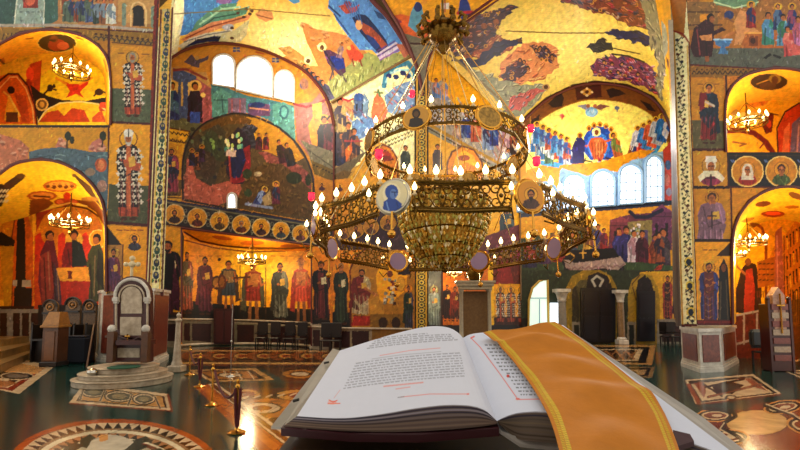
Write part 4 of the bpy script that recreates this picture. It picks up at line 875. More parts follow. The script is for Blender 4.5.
# ---- pendentive
on('ceiling_pendentive')
rect(340, -50, 520, 100, '#c89020'); rect(340, -50, 520, 8, '#d0981c')
poly([(386, 18), (400, 14), (430, 20), (440, 30), (436, 44), (402, 42), (398, 30)], '#c0602c'); poly([(372, 10), (392, 14), (402, 22), (390, 30), (380, 12)], '#8a3c4c')
poly([(411, 12), (416, 2), (422, 6), (424, 18), (418, 34), (408, 26)], '#5c8ca0'); ell(418, 7, 4, 5, '#24386c'); ell(424, 2, 3, 3, '#c08a30')
poly([(458, 14), (460, 0), (466, -4), (470, 6), (472, 14), (462, 20)], '#2c4080'); line([(458, 13), (472, 12)], 3, '#a82c34')
poly([(400, 32), (440, 44), (424, 96), (408, 50)], '#706a58'); poly([(411, 44), (436, 44), (424, 97)], '#76705e')
rect(441, 3, 449, 9, '#c8c0b8'); line([(445, 0), (445, 12)], 1, '#8a3c3c'); line([(411, 43.5), (436, 44.5)], 1.8, '#3a1a14')
line([(386, 12), (398, 26), (409, 46), (417, 66), (423, 90)], 2.6, '#501420'); line([(494, -2), (458, 24), (442, 38), (430, 56), (424, 90)], 2.6, '#5c141c')
mottle(.15, 2, 62)
# ================================================================== RIGHT ARM: side wall
on('wall_back_right_side')
rect(420, 40, 530, 380, '#cda030')
poly([(427, 60), (436, 42), (458, 58), (500, 98), (516, 122), (470, 112), (430, 104)], '#dca21c')
poly([(428, 80), (436, 84), (444, 78), (448, 96), (460, 112), (480, 118), (500, 124), (520, 134), (522, 176), (500, 168), (460, 150), (430, 130)], '#9c948c')
poly([(428, 126), (460, 146), (500, 168), (522, 180), (522, 200), (470, 176), (428, 160)], '#848478')
for (x, y, h, a, b) in ((436, 98, 20, '#5c7aa8', '#a87868'), (444, 100, 22, '#7a8ab0', '#c08a7a'), (466, 138, 26, '#20387c', '#2c4c8c'), (476, 142, 28, '#a84c34', '#c87854'), (488, 150, 30, '#7a8cac', '#24305c'), (495, 146, 28, '#20306c', '#34508c'), (504, 154, 30, '#b8a4a0', '#8a6a74'), (515, 156, 30, '#341c24', '#7a3c2c'), (508, 172, 24, '#5a6a80', '#8a98a8'), (456, 146, 22, '#c0a898', '#9c8074')):
    fig(x, y, h, a, b, None)
for i in range(70):
    x = rnd.uniform(432, 520); y = 92+(x-432)*.55+rnd.uniform(-8, 34); line([(x-1.5, y-2), (x+1, y+2.5)], 1.3, rnd.choice(['#c8ccd4', '#5c7090', '#a86048', '#8aa0b8', '#d8c8a8', '#6a6a60']), .6)
line([(428, 124), (460, 142), (500, 164), (520, 182)], 3, '#a8842c'); line([(428, 128), (460, 146), (490, 164)], 1, '#4a3818')
for i in range(8): ell(432+i*4.4, 130+i*2.6, 1, .9, '#4a3818')
poly([(428, 132), (462, 150), (500, 172), (520, 190), (522, 260), (428, 262)], '#d6a42c')
fig(437.5, 170, 26, '#54404c', '#3c3440', None)
poly([(447, 180), (447, 164), (452, 152), (462, 146), (474, 150), (482, 162), (484, 182)], '#d88c14'); line([(447, 180), (447, 164), (452, 152), (462, 146), (474, 150), (482, 162), (484, 182)], 1.6, '#6a3c14'); poly([(452, 170), (456, 156), (464, 150), (474, 156), (478, 168), (466, 162)], '#e8b428'); ell(464, 158, 6, 3, '#a8501c')
saint(507, 206, 252, robe='#4c5c60', cloak='#3c4c54', halo='#b89a48', w=1.2)
rect(428, 236, 530, 280, '#5c3430'); poly([(486, 236), (520, 224), (522, 290), (486, 290)], '#6a3a44')
for (x, y, h, a, b) in ((512, 290, 40, '#301c34', '#1e1c2c'), (520, 280, 38, '#6a4a58', '#7a3440'), (500, 290, 36, '#8a2c20', '#5a3828'), (492, 288, 34, '#3a3440', '#244'.replace('#244', '#2a3c48')), (478, 286, 32, '#7a4a2c', '#5c2824')): fig(x, y, h, a, b, '#8a6a2c')
# lower right: orange chapel, saints by the ciborium
rect(428, 268, 530, 380, '#c8700f'); rect(428, 262, 442, 380, '#5c5a54'); saint(434, 286, 330, robe='#7a8480', cloak='#8a9088', halo='#8a8a60', w=1.0)
saint(447, 284, 322, robe='#3a1c14', cloak='#2a1410', halo=None, w=.9); rect(441, 268, 443, 380, '#3c1c10')
saint(455, 286, 322, robe='#4a2414', cloak='#8a3414', halo=None, w=1)
rect(488, 262, 494, 330, '#f0b81c')
rect(493, 258, 530, 284, '#682c1c'); poly([(496, 284), (498, 264), (508, 260), (514, 284)], '#8a2c20')
poly([(494, 284), (530, 284), (530, 330), (494, 330)], '#dca01c'); rect(494, 317, 530, 325, '#4a2418')
for x in (500.5, 511, 522): saint(x, 287, 324, style='bishop', w=.95, halo='#e0a828', hair='#6a5a50')
rect(428, 325, 530, 380, '#2a1c18')
mottle(.15, 2.4, 66)
# ---- right arm end wall
on('wall_back_right')
rect(505, 70, 700, 380, '#c8941c')
BI = curve([(526, 140), (529, 131), (547, 115), (573, 103), (595, 99), (627, 103), (648, 112), (661, 126), (667, 139), (670, 170)], 1)
poly([(515, 140)]+[(p[0], p[1]-2) for p in ARCH2]+[(686, 200), (668, 200)]+BI[::-1], '#7c4c1c')
poly([(575, 88), (601, 84), (602, 97), (577, 100)], '#4c1e14'); rect(576, 87.4, 600.6, 97, '#501f14'); ell(587, 92, 5, 3.6, '#b88a3c'); ell(587, 92, 2, 1.6, '#501f14'); ell(582, 92, 1.4, 1.2, '#d8c090'); ell(592, 92, 1.4, 1.2, '#d8c090'); ell(587, 88.6, 1.4, 1.1, '#d8c090'); ell(587, 95.4, 1.4, 1.1, '#d8c090')
for pts in ([(548, 104), (556, 96), (560, 90), (564, 98), (562, 106), (554, 108)], [(606, 90), (612, 88), (620, 90), (626, 94), (618, 96), (610, 98), (608, 94)], [(524, 132), (532, 120), (540, 114), (538, 124), (530, 130)], [(640, 100), (650, 104), (656, 112), (648, 110)]): poly(pts, '#33201c')
line(BI, 1.4, '#a87820'); line([(p[0], p[1]+.6) for p in ARCH2[1:]], 1.8, '#4a2412')
poly(BI+[(672, 210), (526, 210)], '#f0e078')
poly([(527, 170), (560, 160), (600, 176), (640, 158), (672, 150), (672, 212), (516, 212)], '#d8981c')
# angels with cloud
ell(591.5, 112, 6.4, 5, '#7cb0d0'); ell(591.5, 113, 4.6, 3.4, '#9cc8e0'); poly([(577, 106), (586, 104), (590, 108), (586, 110)], '#8a8a9a'); poly([(594, 108), (600, 104), (610, 106), (600, 110)], '#8a5a50'); ell(588, 106, 2, 2, '#a86a48'); ell(595, 106, 2, 2, '#a86a48')
for x, y, c in ((562, 116, '#c05050'), (617, 108, '#6a7a90')): ell(x, y, 2.6, 2, c); poly([(x-1.5, y), (x+1.5, y), (x, y+5)], c)
# blue mandorla with the enthroned figure
poly([(584, 152), (584, 136), (590, 128), (598, 126), (608, 128), (613, 138), (614, 156), (608, 160), (590, 160)], '#20509c'); poly([(588, 150), (588, 138), (597, 131), (606, 136), (610, 150), (604, 158), (592, 158)], '#3c80c8')
for x, y in ((589, 128), (594, 125), (600, 124), (606, 126), (611, 129)): ell(x, y, 2.6, 2.8, '#d89a28'); ell(x, y+.6, 1.4, 1.7, '#7a4420')
poly([(591, 138), (602, 137), (608, 145), (606, 152), (602, 160), (594, 160), (590, 150), (588, 144)], '#b85c30'); poly([(594, 140), (600, 138), (604, 148), (600, 158), (595, 154)], '#c87c48'); ell(596.5, 132, 4.4, 4.4, '#f0dc90'); ell(596.5, 132.4, 2.2, 2.6, '#7a4420'); line([(592, 144), (586, 146)], 1.6, '#b85c30'); line([(604, 142), (610, 140)], 1.6, '#b85c30')
for i in range(5): line([(592+i*3, 142), (593+i*2.6, 158)], .8, '#7a3018', .8)
poly([(573, 168), (571, 150), (576, 138), (580, 134), (585, 142), (584, 168)], '#22225a'); ell(580, 135, 3, 3, '#d8a030'); ell(580, 135.6, 2, 2.3, '#7a4420'); line([(572, 168), (584, 167)], 1.6, '#a82838')
fig(619, 158, 26, '#a85c30', '#6a7a40', '#e0b040', -.25)
poly([(598, 156), (604, 164), (616, 167), (624, 168), (620, 174), (608, 172), (598, 164)], '#a03444'); line([(583, 160), (592, 162)], 1.4, '#3a2420'); line([(606, 158), (618, 160)], 1.4, '#3a2420'); line([(586, 158), (583, 164)], 1, '#3a2420')
# apostles left and right
poly([(538, 160), (568, 164), (570, 170), (536, 164)], '#4c9cc8')
for i, c in enumerate(['#3c78b0', '#8aa8b8', '#4a78a8', '#4a6c54', '#8a98a0', '#c05c3c', '#3c6cac', '#b8c0c4']): fig(535+i*4.7, 152+(i % 4)*3+i*.9, 24, c, ['#c8ccd0', '#24407c', '#d8d4c0'][i % 3], '#e0b43c')
for i in range(6): fig(537+i*6, 144+i*3, 22, ['#4a88b8', '#7a9cb0', '#a85840'][i % 3], '#3c5c94', '#e0b43c')
poly([(632, 162), (640, 158), (652, 150), (662, 138), (664, 142), (652, 160), (634, 168)], '#3484b8')
for i, c in enumerate(['#8a5030', '#2c3c74', '#b8382c', '#3c78b0', '#c85838', '#a8a8b0', '#2c68a8']): fig(631+i*5, 158-i*2.7, 26, c, ['#d8d4d0', '#b0302c', '#3c78b0'][i % 3], '#e0b43c', .3)
for i in range(5): fig(634+i*6, 146-i*3, 20, ['#b8bcc4', '#3c78b0', '#c06040'][i % 3], None, '#e0b43c', .2)
# windows wall
poly([(560, 168), (672, 150), (672, 206), (514, 214), (514, 200), (558, 200)], '#8cb0d0')
poly([(556, 176), (562, 168), (574, 172), (588, 176), (602, 170), (618, 172), (632, 160), (644, 158), (655, 150), (664, 150), (670, 160), (672, 150), (640, 150), (600, 162), (560, 165)], '#d0901c')
poly([(663, 150), (672, 140), (673, 205), (664, 205)], '#b84c44'); ell(668, 165, 3, 5, '#4a6a98'); ell(667, 180, 3, 6, '#c87c70'); ell(669, 192, 3, 4, '#8a8aa0')
poly([(514, 214), (672, 200), (672, 205), (514, 219)], '#1a2c48')
# gold + fresco band under the windows
poly([(514, 218), (674, 205), (676, 290), (514, 292)], '#cc9420')
poly([(514, 240), (600, 224), (602, 292), (514, 292)], '#3e4c34')
ell(594, 232, 9, 9, '#3c5068'); poly([(546, 240), (560, 226), (574, 226), (580, 236), (574, 262), (550, 262)], '#7a4c2c', .8)
for (x, y, h, a, b) in ((588, 252, 27, '#b08838', '#7a4a34'), (598, 252, 28, '#5a4a70', '#3c3c68'), (604, 250, 22, '#8a3030', '#5a2c3c'), (572, 262, 30, '#8a5c38', '#3c4c5c'), (560, 262, 32, '#7a2c24', '#a84c30'), (545, 264, 32, '#4a3450', '#7a5a38'), (530, 268, 36, '#34304c', '#8a3c30')): fig(x, y, h, a, b, '#d8a83c')
poly([(610, 220), (620, 217), (632, 214), (668, 212), (672, 284), (606, 286)], '#6a3848'); building(611, 222, 630, 252, '#7a3c48', '#8a4450', 2); building(652, 212, 672, 250, '#6a3858', '#7a4064', 2); poly([(628, 222), (652, 220), (652, 256), (628, 256)], '#8a7c4c'); rect(640, 230, 648, 246, '#5a4a6a')
line([(630, 212), (636, 217), (648, 217), (662, 210)], 3.6, '#1e1c3c')
for i in range(16): ell(rnd.uniform(631, 640), rnd.uniform(224, 240), 1, 1.4, rnd.choice(['#d8d0c8', '#8aa088', '#b0a8b0']))
for (x, y, h, a, b) in ((619, 264, 36, '#2c2c64', '#3c3a70'), (626, 264, 38, '#24285c', '#3a3468'), (634, 264, 34, '#c8b8bc', '#a07880'), (642, 266, 36, '#5a1c34', '#3c1428'), (655, 268, 34, '#a8502c', '#6a3020'), (663, 268, 40, '#3c2c38', '#54484c'), (659, 262, 30, '#8a4c2c', '#302034')): fig(x, y, h, a, b, None)
poly([(602, 262), (640, 262), (674, 266), (676, 290), (600, 290)], '#3c5030')
fig(618, 284, 22, '#b8b8c0', '#8a98b0', None, .2); fig(655, 272, 12, '#a83c24', None, None, .8)
poly([(562, 262), (566, 252), (614, 250), (624, 262), (624, 282), (620, 276), (574, 282), (566, 276)], '#1c1420'); poly([(564, 260), (620, 256), (626, 264), (618, 270), (600, 268), (580, 272), (566, 268)], '#a08a80')
for i in range(8): line([(568+i*7, 268-i*.4), (571+i*7, 270-i*.4), (575+i*7, 267-i*.4)], 1.2, '#8a6a68')
poly([(567, 259), (570, 250), (614, 248), (619, 257), (600, 260), (574, 263)], '#100e1a'); line([(566, 255), (570, 253), (574, 256)], 1.2, '#d0a048'); line([(583, 250), (583, 258)], 1.2, '#d0a048'); line([(580, 253), (586, 253)], 1, '#d0a048'); poly([(567, 272), (620, 270), (618, 282), (572, 284)], '#3c1a28')
# arches over the doors
poly([(514, 270), (700, 270), (700, 372), (514, 372)], '#343c2a'); poly([(640, 272), (700, 270), (700, 372), (640, 372)], '#cc9c20')
poly([(566, 372), (566, 288), (572, 276), (584, 270), (600, 270), (611, 276), (617, 288), (617, 372)], '#8f7420'); poly([(572, 372), (572, 290), (580, 280), (602, 280), (611, 290), (611, 372)], '#5c5230')
poly([(586, 290), (588, 276), (598, 272), (608, 276), (613, 290)], '#221418'); line([(595, 286), (592, 280), (597, 276), (603, 280), (600, 286)], 2, '#b0a898')
poly([(572, 326), (572, 290), (576, 286), (579, 300), (579, 326)], '#3c3424')
poly([(628, 372), (628, 292), (632, 280), (642, 273), (652, 276), (658, 288), (660, 300), (660, 372)], '#a08224'); poly([(636, 292), (638, 280), (645, 275), (651, 280), (654, 292)], '#221418'); line([(636, 300), (632, 284), (640, 275)], 1, '#5c3c18')
saint(667.5, 275, 322, robe='#9a3c30', cloak='#3c2c30', halo='#c89828', w=.9, style='king'); saint(677.5, 278, 322, robe='#5a2c30', cloak='#4a2c3c', halo='#c89828', w=.8)
rect(514, 318, 566, 372, '#2a2420'); rect(572, 322, 580, 346, '#8a8070'); rect(574, 325, 579, 346, '#1c2420'); rect(627, 322, 636, 346, '#8a8070'); rect(629, 325, 634, 346, '#1c2420')
rect(657, 319, 700, 372, '#8a8070'); rect(662, 323, 672, 342, '#3c1814'); rect(674, 323, 684, 342, '#3c1814')
mottle(.13, 2.4, 71)
# ---- right vault
on('ceiling_right_vault')
sv = SURF['ceiling_right_vault']; e = np.exp(-((sv.px-560)**2/6000+(sv.py-45)**2/2400))[:, None]; sv.col = lin('#c8a83c')*(1-e)+lin('#ecdc84')*e  # lit centre of the vault painted as paler yellow
VC = ['#a86c48', '#3a3044', '#b08a70', '#6a3c34', '#2c2c4a', '#4a3440', '#5c3038', '#7a4434', '#8a5a48', '#34344c', '#5a4a5c']
def mass(pts, n, seed, cols=VC, size=7, ang=0.0):
    r = random.Random(seed); Q = []
    for a, b in zip(pts, pts[1:]+pts[:1]):
        m = max(1, int(math.hypot(b[0]-a[0], b[1]-a[1])/3.2))
        for k in range(m): t = k/m; Q.append((a[0]+(b[0]-a[0])*t+r.uniform(-1.7, 1.7), a[1]+(b[1]-a[1])*t+r.uniform(-1.7, 1.7)))
    poly(Q, cols[len(cols)//2]); P = np.array(Q); xs = P[:, 0]; ys = P[:, 1]; size *= .62
    for _ in range(int(n*3.2)):
        x = r.uniform(xs.min(), xs.max()); y = r.uniform(ys.min(), ys.max())
        if not inpoly(np.array([x]), np.array([y]), Q)[0]: continue
        a = ang+r.uniform(-.6, .6); s = size*r.uniform(.4, 1); dx, dy = math.cos(a)*s, math.sin(a)*s; c = r.choice(cols)
        poly([(x-dx, y-dy), (x-dy*.45, y+dx*.45), (x+dx, y+dy), (x+dy*.45, y-dx*.45)], c, .92)
        line([(x-dx*.8, y-dy*.8), (x+dx*.8, y+dy*.8)], .6, dk(c, .35), .8); line([(x-dx*.5+dy*.3, y-dy*.5-dx*.3), (x+dx*.6+dy*.3, y+dy*.6-dx*.3)], .6, np.clip(lin(c)*2.4+.03, 0, .8), .6)
        if len(cols) > 5 and r.random() < .12: ell(x+dx, y+dy, 1.9, 1.9, '#c8983c'); ell(x+dx, y+dy, 1.2, 1.4, '#7a4c2c')
mass([(448, 40), (462, 30), (486, 26), (500, 36), (516, 44), (506, 52), (486, 60), (462, 58)], 40, 77, ['#a8643c', '#b87850', '#8a4c34', '#c08a60'], 7, -.5)
mass([(440, 42), (452, 26), (470, 18), (490, 12), (512, 4), (518, 6), (510, 14), (502, 20), (496, 34), (484, 46), (470, 54), (456, 56)], 90, 1, VC, 7, -.5)
mass([(450, 60), (478, 58), (500, 40), (520, 38), (522, 43), (508, 46), (496, 56), (484, 64), (470, 70)], 16, 2, ['#1c1c3c', '#22244c', '#2a2038'], 8, -.4)
ell(520, 40.5, 2.4, 2, '#5a3424'); ell(496, 22, 3, 3, '#8a5434'); ell(484, 26, 3, 3, '#8a5434')
mass([(500, 78), (502, 60), (514, 50), (532, 40), (548, 44), (558, 48), (556, 58), (558, 66), (548, 76), (534, 82), (514, 84)], 26, 3, ['#c07444', '#b4683c', '#c88a58', '#a85a38'], 8, -.5)
mass([(530, 46), (544, 46), (556, 54), (552, 62), (538, 58)], 20, 4, VC, 5, .4); mass([(500, 76), (510, 64), (522, 60), (528, 66), (524, 76), (508, 82)], 20, 5, VC, 5, -.4)
for x, y in ((524, 62), (520, 60), (528, 68), (540, 48), (546, 50), (552, 56), (536, 50)): ell(x, y, 2.1, 2.1, '#24140f'); ell(x, y+.6, 1.3, 1.3, '#a06838')
mass([(462, 60), (474, 68), (500, 80), (522, 84), (540, 84), (548, 88), (540, 100), (522, 116), (512, 118), (496, 100), (478, 78)], 40, 6, ['#7c8264', '#6a7058', '#8a8c74', '#94906c'], 8, -.5)
mass([(506, 112), (512, 98), (524, 92), (540, 88), (546, 90), (534, 98), (520, 110)], 16, 7, ['#a04438', '#8a5a58', '#b0605a', '#6a7078'], 6, -.6); ell(546, 87, 4, 3, '#b08a5c'); ell(546, 87, 2.2, 2.2, '#5a3a20')
mass([(560, -6), (600, -6), (640, -10), (660, -5), (660, 26), (648, 30), (624, 24), (604, 14), (584, 10), (574, 4), (562, 3)], 90, 8, VC+['#8a4c34', '#a86a44', '#8a2c38'], 8, .3)
mass([(604, 32), (616, 30), (634, 32), (640, 30), (656, 40), (658, 48), (640, 44), (620, 38), (608, 36)], 16, 9, ['#241f30', '#2c2c54', '#34304c'], 7, .3)
mass([(586, 48), (590, 44), (598, 40), (604, 38), (610, 44), (612, 50), (600, 52), (592, 51)], 12, 10, ['#2a2820', '#3a3630', '#26242a'], 5, .2)
mass([(590, 66), (598, 58), (612, 56), (634, 58), (652, 66), (658, 80), (660, 98), (646, 88), (624, 80), (606, 78), (596, 76)], 80, 11, ['#5a3050', '#34305c', '#a83c44', '#7a3c54', '#b0747c', '#2c2c4c', '#8a6a80'], 6, .5)
for x, y in ((604, 62), (612, 64), (622, 64), (630, 70), (638, 74), (618, 72)): ell(x, y, 2, 2, '#2a1814'); ell(x, y+.6, 1.3, 1.3, '#b88058')
mass([(636, -10), (660, -10), (668, 60), (662, 100), (656, 88), (658, 60), (650, 44), (646, 20)], 40, 12, ['#77725e', '#6a6658', '#8a8468', '#5c5a54'], 8, 1.2)
line([(612, 54), (628, 56), (644, 62)], 1.6, '#3a3020'); line([(506, 31), (560, 33), (604, 33)], 1, '#6a5418'); line([(612, 48), (640, 54)], 1, '#4a3c1c')
poly([(652, -20), (668, -20), (676, 60), (680, 170), (672, 170), (670, 110), (664, 50)], '#d8a018'); poly([(661, 20), (667, 28), (668, 50), (664, 60)], '#9a9a88'); poly([(666, 56), (669, 62), (668, 70)], '#5c2c34')
line([(p[0], p[1]-.6) for p in ARCH2[:-1]], 3, '#4a3018')
line([(494, 0), (460, 23), (444, 36), (436, 46)], 2, '#5c141c'); line([(437, 47), (458, 61), (500, 99), (516, 122)], 2, '#7a6a48')
mottle(.07, 2.0, 73)
def strokes(name, n, seed, box=None, L=3.2, up=True):
    on(name); s = pen.s; r = random.Random(seed); idx = np.arange(len(s.V)) if box is None else np.nonzero((s.px > box[0]) & (s.px < box[2]) & (s.py > box[1]) & (s.py < box[3]))[0]
    idx = idx[(s.px[idx] > -5) & (s.px[idx] < 805) & (s.py[idx] > -5)]
    for _ in range(n):
        i = idx[r.randrange(len(idx))]; c = s.col[i].copy(); x, y = s.px[i], s.py[i]
        gold = c[0] > .35 and c[2] < .22*c[0]+.08 and c[1] > .4*c[0]
        if gold and r.random() < .8: continue
        if c[0] > .6 and c[2] > .4: continue
        a = r.gauss(PI/2, .35) if up and r.random() < .7 else r.uniform(0, PI); l = r.uniform(.5, 1)*L/2; dx, dy = math.cos(a)*l, math.sin(a)*l
        k = r.choice((.35, .5, 1.9, 2.4)); t = np.array([1.0, r.uniform(.85, 1.1), r.uniform(.75, 1.3)])
        line([(x-dx, y-dy), (x+dx*.2+dy*.15, y+dy*.2-dx*.15), (x+dx, y+dy)], r.uniform(.5, .9), np.clip(c*k*t+(.015 if k > 1 else 0), 0, .8), .55)
for nm, n, sd, bx in (('wall_left', 900, 1, None), ('wall_left_lower_back', 350, 2, None), ('wall_left_upper_back', 160, 3, None), ('wall_right', 900, 4, None), ('wall_right_lower_back', 350, 5, None), ('wall_right_upper_back', 160, 6, None),
    ('wall_back_left', 1900, 7, (160, 60, 336, 320)), ('wall_apse', 500, 8, (180, 245, 312, 318)), ('wall_back_left_side', 1500, 9, (330, 55, 416, 325)), ('ceiling_left_vault', 900, 10, None), ('wall_back_right_side', 1200, 11, None), ('wall_back_right', 1800, 12, (515, 105, 684, 330)), ('ceiling_right_vault', 700, 13, None)):
    strokes(nm, n, sd, bx)
# ================================================================== FLOOR INLAY
on('floor')
CR, OR, BK, RD, TN = '#cdb088', '#b06a2c', '#17130f', '#7a2c16', '#b98a50'
sf = SURF['floor']
def ring(cx, cy, rx, ry, k0, k1, col, n=0, col2=None, duty=.5):
    X, Y = (sf.px-cx)/rx, (sf.py-cy)/ry; r = np.hypot(X, Y); m = (r > k0) & (r <= k1)
    if not n: sf.col[m] = lin(col); return
    a = np.arctan2(Y, X)/(2*PI)*n; f = a-np.floor(a); t = (r-k0)/(k1-k0)
    g = m & (np.abs(f-.5) < duty*(1-t)); sf.col[m] = lin(col); sf.col[g] = lin(col2)
# round medallion, bottom corner
c = (113, 466, 106, 47)
ring(*c, 0, 1, '#a8501e'); ring(*c, .86, .93, '#a8501e'); ring(*c, .80, .92, CR, 56, BK, .45); ring(*c, .76, .80, '#8a6a48'); ring(*c, .70, .76, '#d8c8a4'); ring(*c, .60, .70, '#a8744a', 48, BK, .42); ring(*c, .565, .60, '#d8c8a4'); ring(*c, .5, .565, RD); ring(*c, 0, .5, '#b8a888')
for pts in ([(60, 458), (64, 448), (76, 442), (84, 446), (76, 450), (84, 456), (70, 456)], [(80, 440), (90, 434), (96, 438), (90, 446), (100, 446), (92, 450), (80, 446)], [(122, 446), (134, 440), (146, 436), (152, 440), (140, 444), (150, 446), (136, 452), (124, 452)], [(140, 452), (160, 448), (172, 454), (160, 458)], [(60, 462), (80, 460), (74, 470)]): poly(pts, '#2c3020')
poly([(92, 440), (106, 434), (122, 436), (134, 442), (120, 454), (100, 456), (86, 450)], '#c8baa0'); poly([(98, 436), (108, 434), (108, 440), (100, 442)], '#d89850')
# panel under the throne platform
poly([(69, 403), (84, 383), (168, 394), (172, 411)], CR); poly([(76, 401), (86, 386), (164, 396), (167, 408)], BK); poly([(79, 400), (88, 387), (162, 396.5), (165, 407)], TN)
for x, y, rx, ry in ((94, 392, 10, 4), (119, 396.5, 12, 4.2), (144, 399, 9, 4)): ell(x, y, rx+3, ry+1.8, BK); ell(x, y, rx+1.6, ry+.8, CR); ell(x, y, rx, ry, '#4a4a3c'); ell(x, y, rx*.6, ry*.6, '#8a7a58')
for a, b in (((84, 388), (80, 400)), ((105, 390), (100, 401)), ((132, 395), (128, 405)), ((155, 397), (160, 408))): line([a, b], 2.4, CR); line([a, b], 1.2, BK)
line([(70, 403.5), (171, 411)], 1.2, '#8a3a1c'); line([(168, 395), (172, 411)], 2, '#8a4424')
for i in range(20): ell(78+i*4.6, 404+i*.33, 1, .5, BK)
# panel by the steps
poly([(-40, 400), (-40, 366), (28, 360), (54, 367), (19, 394), (0, 390)], CR)
poly([(-40, 392), (-40, 368), (20, 365), (44, 369), (12, 391), (-2, 388)], '#8a2c16'); poly([(-40, 390), (-40, 369), (20, 366), (40, 369), (8, 388), (-6, 386)], CR); poly([(-40, 388), (-40, 370), (18, 367), (36, 370), (8, 386), (-6, 384)], BK)
poly([(-2, 370), (18, 363), (46, 368), (36, 374), (6, 372)], '#c8945a'); ell(17, 376, 17, 4, CR); ell(17, 376, 15.6, 3.2, BK); ell(17, 376, 11, 2, '#7a6a5a'); poly([(-10, 380), (8, 381), (18, 383), (6, 387), (-8, 386)], '#a86a3c'); poly([(-12, 378), (10, 379), (8, 381), (-12, 380)], CR)
# field on the left centre: bands of loops
rect(176, 347, 420, 365, '#4a2c12'); rect(176, 348, 420, 350, '#1a1410')
for i in range(9):
    x = 190+i*22; poly([(x-12, 356), (x, 350), (x+12, 356), (x, 361)], '#8a4a1c'); ell(x+8, 356, 9, 3.2, BK); ell(x+8, 356, 7.6, 2.4, '#c08a48'); ell(x+8, 356, 4.4, 1.3, '#8a3c1a')
line([(176, 350.6), (420, 351.4)], 1.2, TN); line([(176, 363), (420, 364)], 1.6, '#c89858'); line([(176, 365), (420, 366)], 1.2, '#6a3018')
poly([(176, 366), (420, 367), (420, 371), (180, 370)], '#0f1512')
poly([(188, 370), (255, 368), (275, 380), (212, 382)], TN); poly([(194, 371), (252, 370), (266, 379), (214, 380)], BK); poly([(200, 372), (248, 371), (258, 378), (216, 379)], '#b07030'); ell(230, 375, 13, 2.6, BK); ell(230, 375, 11, 1.8, CR)
for i in range(5): line([(200+i*12, 371), (206+i*12, 379)], 1, CR)
poly([(262, 367), (420, 369), (420, 382), (284, 381)], '#5a3014')
for x in (300, 330, 365): ell(x, 374, 20, 5.4, BK); ell(x, 374, 18, 4.4, '#b0702c'); ell(x, 374, 11, 2.6, BK); ell(x, 374, 9, 1.8, CR)
poly([(222, 383), (420, 383), (420, 388), (232, 387)], '#101612')
poly([(226, 388), (420, 388), (420, 460), (330, 460), (270, 440)], '#5c2c10')
ell(268, 408, 34, 11, BK); ell(268, 408, 32, 9.8, '#a8662c'); ell(262, 408, 20, 6, BK); ell(262, 408, 18, 5, CR); ell(262, 408, 10, 2.6, '#8a4a20')
ell(300, 395, 26, 6.4, BK); ell(300, 395, 24, 5.4, '#c08a44'); ell(300, 395, 14, 2.8, '#6a2c14'); ell(246, 394, 14, 4.6, '#c08a44'); ell(246, 394, 9, 2.6, '#7a3014')
for i in range(10): line([(236+i*6, 399-i*.4), (242+i*6, 397-i*.4)], 1.2, CR if i % 2 else BK)
ell(330, 418, 30, 10, BK); ell(330, 418, 26, 8, '#b87434')
for i in range(16): line([(244+i*4, 404+i*3.4), (248+i*4, 402+i*3.4)], 1.6, CR if i % 2 else BK); line([(250+i*4, 406+i*3.4), (254+i*4, 404+i*3.4)], 1.4, BK if i % 2 else '#c8843c')
poly([(196, 388), (208, 384), (290, 450), (330, 480), (300, 480), (258, 450)], '#9c4a1a'); poly([(208, 384), (216, 383), (310, 450), (345, 480), (330, 480), (292, 450)], CR); poly([(210, 385), (214, 384), (304, 450), (340, 480), (332, 480), (296, 450)], '#5c2a14')
poly([(200, 387.5), (206, 385.5), (282, 448), (272, 450)], '#b86424')
# small field far right of centre
for (p, q) in (((585, 345, 656, 348, 652, 365, 560, 362), 0),):
    poly([(560, 345), (656, 345), (652, 365), (555, 363)], TN); poly([(560, 347), (650, 347), (646, 363), (556, 361)], BK); poly([(560, 349), (643, 349), (638, 361), (556, 359)], CR); poly([(560, 350), (637, 350), (632, 360), (556, 358)], '#3c2414')
for i in range(7): line([(566+i*10, 351), (574+i*10, 359)], 1.6, '#a87040'); line([(576+i*10, 351), (568+i*10, 359)], 1.4, '#8a5a34')
poly([(590, 366), (655, 367), (652, 378), (600, 378)], '#8a6a44'); poly([(594, 368), (651, 368), (648, 376), (604, 376)], BK); poly([(600, 369.5), (647, 369.5), (644, 375), (608, 375)], '#a8845a'); ell(626, 372.3, 11, 2, BK); ell(626, 372.3, 8, 1.2, CR)
# panel in front of the plinth
poly([(685, 380), (753, 374), (782, 394), (696, 405)], CR); poly([(688, 381), (752, 376), (777, 393), (699, 403)], BK); poly([(691, 384), (750, 377.5), (773, 392.6), (702, 401)], CR)
poly([(686, 384), (690, 384), (701, 402), (697, 404)], '#9a4c2c'); line([(697, 404.6), (781, 394.5)], 1.6, '#7a3a20')
for i in range(18): ell(702+i*4.2, 401.6-i*.5, .9, .6, BK)
poly([(694, 383), (703, 382), (706, 390), (704, 398)], '#9a4424'); poly([(744, 378), (752, 379), (768, 391), (754, 387)], '#a85a3a')
poly([(712, 386), (727, 381), (744, 385), (732, 394), (716, 393)], BK); poly([(716, 386.6), (728, 382.6), (740, 386), (730, 392)], '#3c4038'); line([(706, 387), (744, 379)], 1.8, BK); line([(708, 397), (762, 384)], 2, BK); line([(703, 384), (722, 396)], 1.6, BK); line([(708, 397), (762, 384)], .8, '#b06a4a'); ell(731, 397.4, 6, 2.4, BK); ell(731, 397.4, 4, 1.4, CR)
